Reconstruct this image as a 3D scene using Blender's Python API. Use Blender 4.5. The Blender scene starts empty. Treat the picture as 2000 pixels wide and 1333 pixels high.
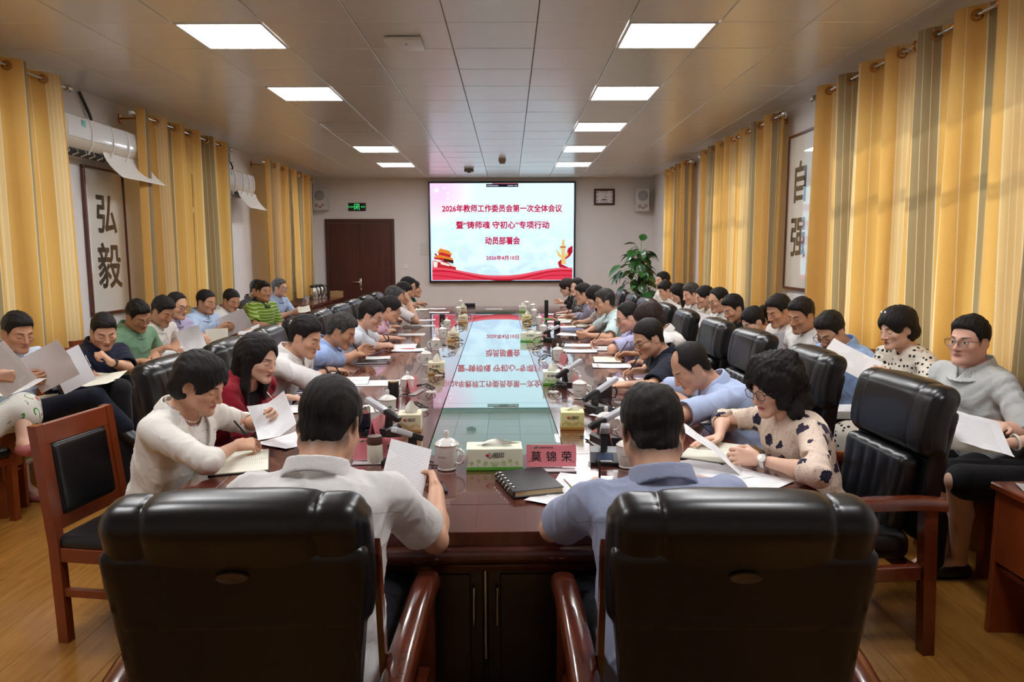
import bpy, bmesh, math, random
import numpy as np
from math import sin, cos, pi, radians, sqrt
from mathutils import Vector, Matrix, Quaternion
from concurrent.futures import ThreadPoolExecutor
SC = bpy.context.scene
COL = SC.collection
random.seed(7)
# ------------------------------------------------------------------ camera, light, exposure
EYE = 1.62                     # camera height
F_PX, PITCH, YAW, ROLL = 1403.0, -0.1199, 0.0035, -0.0025
FWD = Vector((sin(YAW)*cos(PITCH), cos(YAW)*cos(PITCH), sin(PITCH)))
_r = Vector((cos(YAW), -sin(YAW), 0)); _u = _r.cross(FWD)
RGT = _r*cos(ROLL) + _u*sin(ROLL); UPV = -_r*sin(ROLL) + _u*cos(ROLL)
CAMPOS = Vector((0, 0, EYE))
cam_d = bpy.data.cameras.new('camera'); cam = bpy.data.objects.new('camera', cam_d); COL.objects.link(cam)
cam_d.sensor_width = 36.0; cam_d.lens = F_PX/2000*36.0; cam_d.clip_start = 0.05; cam_d.clip_end = 200
_m = Matrix((RGT, UPV, -FWD)).transposed().to_4x4(); _m.translation = CAMPOS
cam.matrix_world = _m; SC.camera = cam
SC.view_settings.view_transform = 'Standard'; SC.view_settings.look = 'None'
SC.view_settings.exposure = 0.0; SC.view_settings.gamma = 1.0; SC.view_settings.use_curve_mapping = False
W = bpy.data.worlds.new('world'); SC.world = W; W.use_nodes = True
_wn = W.node_tree.nodes; _bg = _wn['Background']
_bg.inputs['Color'].default_value = (0.80, 0.90, 1.0, 1); _bg.inputs["Strength"].default_value = 3.2
sun_d = bpy.data.lights.new('sun', 'SUN'); sun_d.energy = 5.0; sun_d.angle = .03; sun_d.color = (1.0, .95, .87); sun = bpy.data.objects.new('sun', sun_d); COL.objects.link(sun)
sun.location = (12, 2, 9); sun.rotation_euler = Vector((-.78, .18, -.60)).to_track_quat('-Z', 'Y').to_euler()
SC.cycles.max_bounces = 8; SC.cycles.diffuse_bounces = 4; SC.cycles.glossy_bounces = 4
SC.cycles.transmission_bounces = 6; SC.cycles.transparent_max_bounces = 8
SC.cycles.sample_clamp_indirect = 6.0; SC.cycles.caustics_reflective = False; SC.cycles.caustics_refractive = False
CEIL_EMIT, SCREEN_EMIT = 32.0, 1.35

# ------------------------------------------------------------------ photo geometry: real points from sight lines
def sight(px, py):
    d = FWD*F_PX + RGT*(px-1000) + UPV*(666.5-py)
    return d/d.y
def at_y(px, py, Y): return CAMPOS + sight(px, py)*Y
def at_z(px, py, z):
    d = sight(px, py); return CAMPOS + d*((z-EYE)/d.z)
def at_x(px, py, X):
    d = sight(px, py); return CAMPOS + d*(X/d.x)
# ------------------------------------------------------------------ room constants
ZC = EYE + 1.5127              # ceiling
YB = 14.58                     # back wall
YF = -2.2                      # wall behind the camera
GX0, GY0, TILE = -0.412, 4.929, 0.6
XL, XR = GX0-6*TILE, GX0+6*TILE
ZT = 0.76                      # table top
# ------------------------------------------------------------------ object helpers
def link(o, parent=None):
    COL.objects.link(o)
    if parent is not None: o.parent = parent
    return o
def tag(o, label=None, cat=None, group=None, kind=None):
    if label: o['label'] = label
    if cat: o['category'] = cat
    if group: o['group'] = group
    if kind: o['kind'] = kind
    return o
def thing(name, label, cat, loc=(0, 0, 0), rz=0.0, group=None):
    o = bpy.data.objects.new(name, None); link(o); o.empty_display_size = 0.1
    o.location = loc; o.rotation_euler = (0, 0, rz)
    return tag(o, label, cat, group)
def copy_tree(o, loc, rz, label, group=None):
    r = o.copy(); COL.objects.link(r); r.location = loc; r.rotation_euler = (0, 0, rz); r['label'] = label
    if group: r['group'] = group
    for ch in list(o.children):
        c = ch.copy(); COL.objects.link(c); c.parent = r
        for g in ch.children:
            d = g.copy(); COL.objects.link(d); d.parent = c
    return r
class MB:
    """collects shapes of one mesh"""
    def __init__(s): s.v = []; s.f = []; s.m = []; s.mi = 0
    def add(s, vs, fs):
        n = len(s.v); s.v.extend([tuple(v) for v in vs]); s.f.extend([tuple(i+n for i in f) for f in fs]); s.m.extend([s.mi]*len(fs)); return s
    def box(s, c, size, bev=0.0, rot=None, seg=1):
        bm = bmesh.new(); bmesh.ops.create_cube(bm, size=1.0)
        for v in bm.verts: v.co = Vector((v.co.x*size[0], v.co.y*size[1], v.co.z*size[2]))
        if bev > 0: bmesh.ops.bevel(bm, geom=bm.edges[:], offset=min(bev, min(size)*.49), segments=seg, profile=.5, affect='EDGES')
        M = rot if rot is not None else Matrix.Identity(3)
        bm.verts.index_update()
        vs = [M @ v.co + Vector(c) for v in bm.verts]; fs = [[v.index for v in f.verts] for f in bm.faces]; bm.free()
        return s.add(vs, fs)
    def tube(s, pts, r, n=8, caps=True):
        pts = [Vector(p) for p in pts]; rr = r if hasattr(r, '__len__') else [r]*len(pts)
        vs, fs = [], []; prev = None
        for i, p in enumerate(pts):
            t = (pts[min(i+1, len(pts)-1)]-pts[max(i-1, 0)]).normalized()
            if prev is None:
                a = Vector((0, 0, 1)) if abs(t.z) < .9 else Vector((1, 0, 0)); x = t.cross(a).normalized()
            else: x = (prev - t*prev.dot(t)).normalized()
            prev = x; y = t.cross(x)
            for k in range(n):
                a = 2*pi*k/n; vs.append(p + (x*cos(a)+y*sin(a))*rr[i])
        for i in range(len(pts)-1):
            for k in range(n): fs.append((i*n+k, i*n+(k+1) % n, (i+1)*n+(k+1) % n, (i+1)*n+k))
        if caps: fs.append(tuple(range(n))[::-1]); fs.append(tuple(range((len(pts)-1)*n, len(pts)*n)))
        return s.add(vs, fs)
    def lathe(s, prof, n=24, c=(0, 0, 0), rot=None):
        vs, fs = [], []; M = rot if rot is not None else Matrix.Identity(3); c = Vector(c)
        for (r, z) in prof:
            for k in range(n): a = 2*pi*k/n; vs.append(M @ Vector((r*cos(a), r*sin(a), z)) + c)
        for i in range(len(prof)-1):
            for k in range(n): fs.append((i*n+k, i*n+(k+1) % n, (i+1)*n+(k+1) % n, (i+1)*n+k))
        if prof[0][0] > 1e-5: fs.append(tuple(range(n))[::-1])
        if prof[-1][0] > 1e-5: fs.append(tuple(range((len(prof)-1)*n, len(prof)*n)))
        return s.add(vs, fs)
    def prism(s, poly, d0, d1, fn):
        """poly of 2D points extruded between depths d0,d1; fn(u,v,d)->point"""
        n = len(poly); vs = [fn(u, v, d0) for u, v in poly]+[fn(u, v, d1) for u, v in poly]
        fs = [tuple(range(n))[::-1], tuple(range(n, 2*n))]+[(i, (i+1) % n, n+(i+1) % n, n+i) for i in range(n)]
        return s.add(vs, fs)
    def grid(s, fn, nu, nv):
        vs = [fn(i/nu, j/nv) for j in range(nv+1) for i in range(nu+1)]
        fs = [(j*(nu+1)+i, j*(nu+1)+i+1, (j+1)*(nu+1)+i+1, (j+1)*(nu+1)+i) for j in range(nv) for i in range(nu)]
        return s.add(vs, fs)
    def mesh(s, name, mats, smooth=None):
        me = bpy.data.meshes.new(name); me.from_pydata(s.v, [], s.f)
        bm = bmesh.new(); bm.from_mesh(me); bmesh.ops.recalc_face_normals(bm, faces=bm.faces[:]); bm.to_mesh(me); bm.free()
        for m in (mats if isinstance(mats, (list, tuple)) else [mats]): me.materials.append(m)
        if any(s.m): me.polygons.foreach_set('material_index', s.m)
        if smooth is not None:
            me.polygons.foreach_set('use_smooth', [True]*len(me.polygons))
            me.set_sharp_from_angle(angle=radians(smooth))
        me.update(); return me
    def build(s, name, mats, parent=None, smooth=None):
        return link(bpy.data.objects.new(name, s.mesh(name, mats, smooth)), parent)
def inst(name, me, parent=None, loc=(0, 0, 0), rz=0.0, rot=None):
    o = bpy.data.objects.new(name, me); link(o, parent); o.location = loc
    o.rotation_euler = rot if rot else (0, 0, rz); return o
def text_mesh(name, txt, size, mat, parent=None, sx=1.0, extrude=0.0, align='CENTER', bold=0.0, M=None):
    cu = bpy.data.curves.new(name, 'FONT'); cu.body = txt; cu.size = size; cu.align_x = align; cu.align_y = 'CENTER'
    cu.extrude = extrude; cu.resolution_u = 2
    o = bpy.data.objects.new(name, cu); COL.objects.link(o)
    dg = bpy.context.evaluated_depsgraph_get(); dg.update()
    me = bpy.data.meshes.new_from_object(o.evaluated_get(dg)); bpy.data.objects.remove(o); me.name = name
    if bold > 0:
        bm = bmesh.new(); k = bold*.75
        for i, (dx, dy) in enumerate(((-k, 0), (k, 0), (0, -k), (0, k), (k*.7, k*.7), (-k*.7, -k*.7), (k*.7, -k*.7), (-k*.7, k*.7))):
            m2 = me.copy(); m2.transform(Matrix.Translation((dx, dy, 1e-5*(i+1)))); bm.from_mesh(m2); bpy.data.meshes.remove(m2)
        bm.to_mesh(me); bm.free()
    if sx != 1.0: me.transform(Matrix.Diagonal((sx, 1, 1, 1)))
    if M is not None: me.transform(M)
    me.materials.clear(); me.materials.append(mat)
    return link(bpy.data.objects.new(name, me), parent)
# ------------------------------------------------------------------ materials
def srgb(r, g, b):
    f = lambda c: (c/255/12.92) if c/255 <= .04045 else ((c/255+.055)/1.055)**2.4
    return (f(r), f(g), f(b), 1.0)
class NT:
    def __init__(s, name):
        s.mat = bpy.data.materials.new(name); s.mat.use_nodes = True; s.t = s.mat.node_tree
        s.n = s.t.nodes; s.p = s.n['Principled BSDF']; s.out = s.n['Material Output']
    def node(s, kind, **kw):
        n = s.n.new(kind)
        for k, v in kw.items(): setattr(n, k, v)
        return n
    def put(s, sock, v):
        if hasattr(v, 'is_output'): s.t.links.new(v, sock)
        elif v is not None: sock.default_value = v
    def math(s, op, a, b=None, c=None, clamp=False):
        n = s.node('ShaderNodeMath', operation=op, use_clamp=clamp)
        for i, v in enumerate((a, b, c)):
            if v is not None: s.put(n.inputs[i], v)
        return n.outputs[0]
    def mix(s, f, a, b, mode='MIX'):
        n = s.node('ShaderNodeMix', data_type='RGBA', blend_type=mode)
        s.put(n.inputs[0], f); s.put(n.inputs[6], a); s.put(n.inputs[7], b); return n.outputs[2]
    def ramp(s, f, stops, interp='LINEAR'):
        n = s.node('ShaderNodeValToRGB'); r = n.color_ramp; r.interpolation = interp
        while len(r.elements) < len(stops): r.elements.new(.5)
        for e, (p, c) in zip(r.elements, stops): e.position = p; e.color = c if len(c) == 4 else (*c, 1)
        s.put(n.inputs[0], f); return n.outputs[0]
    def coord(s, which='Object', scale=(1, 1, 1), rot=(0, 0, 0), loc=(0, 0, 0)):
        tc = s.node('ShaderNodeTexCoord'); mp = s.node('ShaderNodeMapping')
        mp.inputs['Scale'].default_value = scale; mp.inputs['Rotation'].default_value = rot; mp.inputs['Location'].default_value = loc
        s.t.links.new(tc.outputs[which], mp.inputs[0]); return mp.outputs[0]
    def attr(s, name): return s.node('ShaderNodeAttribute', attribute_name=name)
    def sep(s, v):
        n = s.node('ShaderNodeSeparateXYZ'); s.put(n.inputs[0], v); return n.outputs
    def noise(s, vec, scale, detail=3, rough=.5, dist=0):
        n = s.node('ShaderNodeTexNoise'); s.put(n.inputs['Vector'], vec); n.inputs['Scale'].default_value = scale
        n.inputs['Detail'].default_value = detail; n.inputs['Roughness'].default_value = rough; n.inputs['Distortion'].default_value = dist
        return n.outputs[0]
    def voro(s, vec, scale, rnd=1.0, feat='F1', out=0):
        n = s.node('ShaderNodeTexVoronoi', feature=feat); s.put(n.inputs['Vector'], vec); n.inputs['Scale'].default_value = scale
        n.inputs['Randomness'].default_value = rnd; return n.outputs[out]
    def bump(s, h, strength=.3, dist=.01):
        n = s.node('ShaderNodeBump'); s.put(n.inputs['Height'], h); n.inputs['Strength'].default_value = strength
        n.inputs['Distance'].default_value = dist; s.t.links.new(n.outputs[0], s.p.inputs['Normal']); return n
    def set(s, color=None, rough=None, metal=None, spec=None, coat=None, coatr=None, emit=None, estr=None, ior=None, trans=None, sheen=None, sss=None, alpha=None):
        for k, v in (('Base Color', color), ('Roughness', rough), ('Metallic', metal), ('Specular IOR Level', spec), ('Coat Weight', coat),
                     ('Coat Roughness', coatr), ('Emission Color', emit), ('Emission Strength', estr), ('IOR', ior), ('Transmission Weight', trans),
                     ('Sheen Weight', sheen), ('Subsurface Weight', sss), ('Alpha', alpha)):
            if v is not None: s.put(s.p.inputs[k], v)
        return s.mat
def plain(name, rgb, rough=.5, metal=0.0, spec=.5, coat=0.0, grain=0.0, gscale=40, bump=0.0, **kw):
    """plain surface with a faint procedural mottling"""
    t = NT(name); c = srgb(*rgb)
    if grain > 0 or bump > 0:
        nz = t.noise(t.coord('Object'), gscale, 3)
        if bump > 0: t.bump(nz, bump, .004)
        if grain > 0:
            d = tuple(max(0, x*(1-grain)) for x in c[:3])+(1,); l = tuple(min(1, x*(1+grain)) for x in c[:3])+(1,)
            c = t.mix(nz, d, l)
    return t.set(color=c, rough=rough, metal=metal, spec=spec, coat=coat, **kw)
def wood(name, dark, light, scale=(1, 8, 8), rough=.3, coat=.4, rot=(0, 0, 0), coatr=.08):
    t = NT(name); v = t.coord('Object', scale, rot)
    a = t.noise(v, 3.0, 5, .6, .6); b = t.noise(v, 14.0, 3, .6)
    f = t.math('ADD', t.math('MULTIPLY', a, .7), t.math('MULTIPLY', b, .3))
    c = t.ramp(f, [(.3, srgb(*dark)), (.7, srgb(*light))])
    t.bump(b, .04, .002)
    return t.set(color=c, rough=rough, coat=coat, coatr=coatr)
# ------------------------------------------------------------------ people: distance fields polygonised by surface nets
f32 = np.float32
def nrm(v): v = np.asarray(v, float); return v/(np.linalg.norm(v)+1e-9)
class Field:
    def __init__(s, lo, hi, h):
        s.h = h; s.o = np.floor(np.asarray(lo, float)/h)*h - 2*h
        s.n = np.ceil((np.asarray(hi, float)-s.o)/h).astype(int)+3
        s.F = np.full(s.n, .15, f32)
        s.ax = [(s.o[i]+h*np.arange(s.n[i])).astype(f32) for i in range(3)]
    def reg(s, lo, hi):
        a = np.clip(np.floor((np.asarray(lo)-s.o)/s.h).astype(int), 0, s.n); b = np.clip(np.ceil((np.asarray(hi)-s.o)/s.h).astype(int)+1, 0, s.n)
        return tuple(slice(i, max(i, j)) for i, j in zip(a, b))
    def pts(s, sl):
        x, y, z = (s.ax[i][sl[i]] for i in range(3))
        return x[:, None, None], y[None, :, None], z[None, None, :]
    def op(s, fn, lo, hi, k=0.0, mode='u'):
        pad = k+2.5*s.h; sl = s.reg(np.asarray(lo)-pad, np.asarray(hi)+pad)
        if min(q.stop-q.start for q in sl) <= 0: return
        d = fn(*s.pts(sl)).astype(f32); A = s.F[sl]
        if mode == 's': d = -d
        if mode == 'u':
            r = np.minimum(A, d)
            if k > 0: hh = np.maximum(k-np.abs(A-d), 0)/k; r -= hh*hh*k*.25
        else:
            r = np.maximum(A, d)
            if k > 0: hh = np.maximum(k-np.abs(A-d), 0)/k; r += hh*hh*k*.25
        s.F[sl] = r
    def cone(s, a, b, ra, rb, k=.02, mode='u'):
        a = np.asarray(a, float); b = np.asarray(b, float); ab = b-a; L = max(ab@ab, 1e-9); R = max(ra, rb)
        def fn(x, y, z):
            px, py, pz = x-f32(a[0]), y-f32(a[1]), z-f32(a[2])
            t = np.clip((px*f32(ab[0])+py*f32(ab[1])+pz*f32(ab[2]))/f32(L), 0, 1)
            return np.sqrt((px-t*f32(ab[0]))**2+(py-t*f32(ab[1]))**2+(pz-t*f32(ab[2]))**2)-(f32(ra)+t*f32(rb-ra))
        s.op(fn, np.minimum(a, b)-R, np.maximum(a, b)+R, k, mode)
    def frame(s, c, M, fn, ext, k=.01, mode='u'):
        """fn(u,v,w) in the local frame with rows of M, origin c; ext = half sizes"""
        M = np.asarray(M, float); e = np.abs(M.T)@np.asarray(ext, float); c = np.asarray(c, float)
        def g(x, y, z):
            px, py, pz = x-f32(c[0]), y-f32(c[1]), z-f32(c[2])
            return fn(*[px*f32(M[i, 0])+py*f32(M[i, 1])+pz*f32(M[i, 2]) for i in range(3)])
        s.op(g, c-e, c+e, k, mode)
    def extract(s):
        F = s.F; S = F < 0; n = s.n
        c = np.zeros(n-1, np.uint8)
        for i in (0, 1):
            for j in (0, 1):
                for k in (0, 1): c += S[i:n[0]-1+i, j:n[1]-1+j, k:n[2]-1+k]
        idx = np.flatnonzero((c > 0) & (c < 8)); I, J, K = np.unravel_index(idx, c.shape)
        V = np.zeros((len(idx), 8), f32)
        off = [(i, j, k) for i in (0, 1) for j in (0, 1) for k in (0, 1)]
        for q, (i, j, k) in enumerate(off): V[:, q] = F[I+i, J+j, K+k]
        P = np.zeros((len(idx), 3), f32); cnt = np.zeros(len(idx), f32)
        for a in range(8):
            for b in range(a+1, 8):
                d = [off[b][q]-off[a][q] for q in range(3)]
                if sum(abs(x) for x in d) != 1: continue
                va, vb = V[:, a], V[:, b]; m = (va < 0) != (vb < 0); t = np.where(m, va/np.where(m, va-vb, 1), 0)
                for q in range(3): P[:, q] += np.where(m, off[a][q]+t*d[q], 0)
                cnt += m
        P /= cnt[:, None]; P += np.stack([I, J, K], 1); P = P*s.h+s.o
        quads = []
        for axx in range(3):
            sa = [slice(1, -1)]*3; sb = [slice(1, -1)]*3; sa[axx] = slice(0, -1); sb[axx] = slice(1, None)
            A = S[tuple(sa)]; B = S[tuple(sb)]; X = np.argwhere(A != B)
            if not len(X): continue
            fl = A[tuple(X.T)]
            X = X+np.array([0 if q == axx else 1 for q in range(3)])
            u, v = (axx+1) % 3, (axx+2) % 3
            cs = []
            for du, dv in ((-1, -1), (0, -1), (0, 0), (-1, 0)):
                Y = X.copy(); Y[:, u] += du; Y[:, v] += dv
                cs.append(np.searchsorted(idx, np.ravel_multi_index(Y.T, c.shape)))
            Q = np.stack(cs, 1); Q[~fl] = Q[~fl][:, ::-1]; quads.append(Q)
        return P.astype(f32), (np.concatenate(quads) if quads else np.zeros((0, 4), int))
def np_mesh(name, V, Q, mat, attrs=None):
    me = bpy.data.meshes.new(name); me.vertices.add(len(V)); me.vertices.foreach_set('co', np.ascontiguousarray(V, f32).ravel())
    T = (attrs or {}).get('_tris', np.zeros((0, 3), int)); nl = Q.size+T.size
    me.loops.add(nl); me.loops.foreach_set('vertex_index', np.concatenate([Q.ravel(), T.ravel()]).astype(np.int32))
    me.polygons.add(len(Q)+len(T)); me.polygons.foreach_set('loop_start', np.concatenate([np.arange(0, Q.size, 4), Q.size+np.arange(0, T.size, 3)]).astype(np.int32))
    me.polygons.foreach_set('use_smooth', np.ones(len(Q)+len(T), bool)); me.materials.append(mat)
    for k, a in (attrs or {}).items():
        if k[0] == '_': continue
        if a.ndim == 2: at = me.attributes.new(k, 'FLOAT_VECTOR', 'POINT'); at.data.foreach_set('vector', np.ascontiguousarray(a, f32).ravel())
        else: at = me.attributes.new(k, 'FLOAT', 'POINT'); at.data.foreach_set('value', np.ascontiguousarray(a, f32))
    me.update(); me.validate(); return me
def thin_hidden(V, Q, A, G, depth=.010, cell=.035):
    T0 = A.get('_tris'); A = {k: a for k, a in A.items() if k[0] != '_'}
    """the skin under the cloth keeps its form with far fewer faces"""
    I = np.rint((V-G.o)/G.h).astype(int); ok = np.all((I >= 0) & (I < G.n), 1); s = np.full(len(V), 1.0); J = I[ok]; s[ok] = G.F[J[:, 0], J[:, 1], J[:, 2]]
    hid = s < -depth; key = np.floor(V/cell).astype(int); key = key-key.min(0); dm = key.max(0)+1; kk = np.ravel_multi_index(key.T, dm)+1
    kk = np.where(hid, kk, -np.arange(len(V))-1); u, inv = np.unique(kk, return_inverse=True); inv = inv.ravel(); cnt = np.bincount(inv).astype(float)
    avg = lambda a: (np.stack([np.bincount(inv, a[:, i]) for i in range(a.shape[1])], 1)/cnt[:, None]) if a.ndim == 2 else np.bincount(inv, a)/cnt
    q = inv[Q]; e = np.stack([q[:, i] == q[:, (i+1) % 4] for i in range(4)], 1); n = e.sum(1); bad = (q[:, 0] == q[:, 2]) | (q[:, 1] == q[:, 3])
    Q2 = q[(n == 0) & ~bad]; t = q[(n == 1) & ~bad]; te = e[(n == 1) & ~bad]
    T = np.concatenate([t[te[:, i]][:, [j for j in range(4) if j != i]] for i in range(4)]) if len(t) else np.zeros((0, 3), int)
    if T0 is not None and len(T0):
        t0 = inv[T0]; T = np.concatenate([T, t0[(t0[:, 0] != t0[:, 1]) & (t0[:, 1] != t0[:, 2]) & (t0[:, 2] != t0[:, 0])]])
    A2 = {k: avg(a) for k, a in A.items()}; A2['_tris'] = T
    return avg(V).astype(f32), Q2, A2
def relax(V, Q, it=1, lam=.5):
    for _ in range(it):
        A = np.zeros_like(V); C = np.zeros(len(V), f32)
        for a, b in ((0, 1), (1, 2), (2, 3), (3, 0)):
            for d in range(3):
                A[:, d] += np.bincount(Q[:, a], V[Q[:, b], d], len(V)); A[:, d] += np.bincount(Q[:, b], V[Q[:, a], d], len(V))
            C += np.bincount(Q[:, a], minlength=len(V)); C += np.bincount(Q[:, b], minlength=len(V))
        V = V+(A/np.maximum(C, 1)[:, None]-V)*lam
    return V.astype(f32)
def ell(c, r):
    def fn(x, y, z):
        X, Y, Z = (x-f32(c[0]))/f32(r[0]), (y-f32(c[1]))/f32(r[1]), (z-f32(c[2]))/f32(r[2])
        q = np.sqrt(X*X+Y*Y+Z*Z); return (q-1)*f32(min(r))*(1+.0*q)
    return fn
def vnoise(P, f, seed=0):
    """cheap smooth pseudo-noise, -1..1"""
    r = np.random.RandomState(seed & 0x7fffffff); o = np.zeros(len(P))
    for i in range(5):
        d = r.normal(size=3); d /= np.linalg.norm(d); o += np.sin(P@d*f*(0.7+.3*i)+r.uniform(0, 6.28))
    return o/5**.5/1.3
def head_field(G, C, M, sc, fem, fat):
    """skull, face, ears around C (rows of M = right, forward, up)"""
    def E(c, r, k=.02, mode='u'):
        c = np.asarray(c, float)*sc; r = np.asarray(r, float)*sc
        G.frame(C+M.T@c, M, ell((0, 0, 0), r), r, k*sc, mode)
    def K(a, b, ra, rb, k=.012, mode='u'): G.cone(C+M.T@(np.asarray(a, float)*sc), C+M.T@(np.asarray(b, float)*sc), ra*sc, rb*sc, k*sc, mode)
    w = (.96 if fem else 1.0)
    E((0, -.014, .036), (.077, .097, .086), 0)
    E((0, .022, -.030), (.066*w*(1+.5*fat), .068, .080), .03)
    jw = (.046 if fem else .052)*(1+fat)
    for q in (-1, 1):
        K((q*jw, -.012, -.052), (q*.014, .070, -.096), .022+.02*fat, .017, .03)
        E((q*.043*w, .056, -.024), (.022, .022, .018), .02)
        K((q*.012, .083, .022), (q*.040, .071, .021), .009, .008, .012)
    E((0, .079, -.099), (.019 if fem else .023, .017, .017), .02)
    for q in (-1, 1): E((q*.032, .099, .0), (.021, .017, .013), .014, 's')
    for q in (-1, 1): E((q*.031, .0735, -.001), (.0155, .0135, .0115), .005)
    K((0, .088, .012), (0, .108, -.030), .0075, .0105, .010)
    E((0, .1085, -.034), (.0105, .0105, .0095), .008)
    for q in (-1, 1): E((q*.0125, .097, -.037), (.0085, .0105, .0075), .006)
    K((-.017, .084, -.060), (.017, .084, -.060), .0075, .0075, .008)
    K((0, .0905, -.0595), (0, .0905, -.0595), .008, .008, .007)
    K((-.013, .085, -.072), (.013, .085, -.072), .0085, .0085, .006)
    E((0, .098, -.0655), (.020, .006, .0016), .003, 's')
    for q in (-1, 1):
        t = .25
        ce = np.array((q*.0785, -.014, -.006))*sc
        L = np.array([[cos(t), q*sin(t), 0], [-q*sin(t), cos(t), 0], [0, 0, 1]])@M
        G.frame(C+M.T@ce, L, ell((0, 0, 0), np.array((.0085, .019, .031))*sc), np.array((.0085, .019, .031))*sc, .006*sc)
        G.frame(C+M.T@(ce+np.array((q*.008, .003, .003))*sc), L, ell((0, 0, 0), np.array((.006, .010, .018))*sc), np.array((.006, .01, .018))*sc, .006*sc, 's')
def hand_field(G, Wp, d, n, side, sc, curl, k=.01, thumb=.5, spread=1.0):
    """Wp wrist, d finger direction, n palm normal (out of the palm), side = +1 when thumb is on d x n side"""
    d = nrm(d); n = nrm(n-d*(n@d)); s = np.cross(d, n)*side
    sc = sc*1.0
    offs = (.030, .0095, -.0105, -.029); leng = (.92, 1.0, .94, .76); kn = (.083, .086, .082, .073)
    for i in range(4):
        kp = Wp+(d*kn[i]+s*offs[i]*spread-n*(-.002 if i in (1, 2) else .0))*sc
        G.cone(Wp+(d*.012+s*offs[i]*.62)*sc, kp, .0145*sc, .0112*sc, .013*sc)
    for i in range(4):
        p = Wp+(d*kn[i]+s*offs[i]*spread)*sc; a = 0.0
        cc = curl[i] if hasattr(curl[0], '__len__') else curl
        for j, L in enumerate((.043, .027, .021)):
            a += cc[j]; dr = d*cos(a)+n*sin(a)+s*(.07*(1.5-i))*spread*cos(a); dr = nrm(dr)
            q = p+dr*L*leng[i]*sc; r0 = (.0095, .0086, .0078)[j]*(.9 if i == 3 else 1)*sc
            G.cone(p, q, r0, r0*.92, .0025); p = q
    p = Wp+(d*.018+s*.022+n*.004)*sc
    d1 = nrm(d*.75+s*.75+n*.35*thumb); q = p+d1*.042*sc; G.cone(p, q, .0165*sc, .0115*sc, .014*sc)
    d2 = nrm(d*1.0+s*(.35-.5*thumb)+n*.5*thumb); p2 = q+d2*.032*sc; G.cone(q, p2, .0105*sc, .0098*sc, .004)
    d3 = nrm(d*1.0-s*.5*thumb+n*.4*thumb); G.cone(p2, p2+d3*.025*sc, .0096*sc, .008*sc, .003)
CURL = {'flat': (.12, .15, .1), 'rest': (.35, .45, .3), 'hold': (.75, .75, .4), 'fist': (1.35, 1.5, .9), 'write': ((.55, .75, .35), (.7, .85, .4), (1.0, 1.1, .6), (1.15, 1.2, .7)), 'lap': (.3, .4, .25)}
def loft_fn(L, tab, bend, p=2.4):
    T0 = np.array([list(r)+[0]*(4-len(r)) for r in tab]); tt = np.linspace(0, 1, 41); cols = [np.interp(tt, T0[:, 0], T0[:, i]) for i in (1, 2, 3)]
    for _ in range(3): cols = [np.concatenate([c[:1], (c[:-2]+2*c[1:-1]+c[2:])/4, c[-1:]]) for c in cols]
    tab = [(tt[i], cols[0][i], cols[1][i], cols[2][i]) for i in range(41)]
    ts = np.array([r[0] for r in tab], f32); rx = np.array([r[1] for r in tab], f32); ry = np.array([r[2] for r in tab], f32); oy = np.array([r[3] if len(r) > 3 else 0 for r in tab], f32)
    def fn(u, v, w):
        t = w/f32(L); tc = np.clip(t, 0, 1); a = np.interp(tc, ts, rx).astype(f32); b = np.interp(tc, ts, ry).astype(f32)
        v = v-np.interp(tc, ts, oy).astype(f32)-f32(bend)*4*tc*(1-tc)
        q = (np.abs(u/a)**p+np.abs(v/b)**p)**(1/p)
        d = (q-1)*np.minimum(a, b)
        e = np.abs(t-tc)*f32(L); return np.where(e > 0, np.sqrt(np.maximum(d, 0)**2+e*e)+np.minimum(d, 0), d)
    return fn
def rot_from(yaw, pitch, roll):
    """rows right, forward, up for a head looking along yaw (0 = +Y, positive to the left), pitch down positive"""
    R = Matrix.Rotation(yaw, 3, 'Z') @ Matrix.Rotation(-pitch, 3, 'X') @ Matrix.Rotation(roll, 3, 'Y')
    return np.array(R.transposed())
def solve_arm(S, T, l1, l2, pole, floor=None):
    v = T-S; D = np.linalg.norm(v)
    if D > (l1+l2)*.985: T = S+v/D*(l1+l2)*.985; v = T-S; D = np.linalg.norm(v)
    D = max(D, abs(l1-l2)+.06)
    e = v/np.linalg.norm(v); a = (l1*l1-l2*l2+D*D)/(2*D); hh = sqrt(max(l1*l1-a*a, 1e-6))
    p0 = nrm(pole-e*(pole@e)); q0 = np.cross(e, p0); best = None
    for ang in np.linspace(-1.9, 1.9, 39):
        el = S+e*a+(p0*cos(ang)+q0*sin(ang))*hh; cost = ang*ang*.2
        if floor is not None: cost += floor(el)+.5*floor((el+T)/2)
        if best is None or cost < best[0]: best = (cost, el)
    return best[1], T
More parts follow.
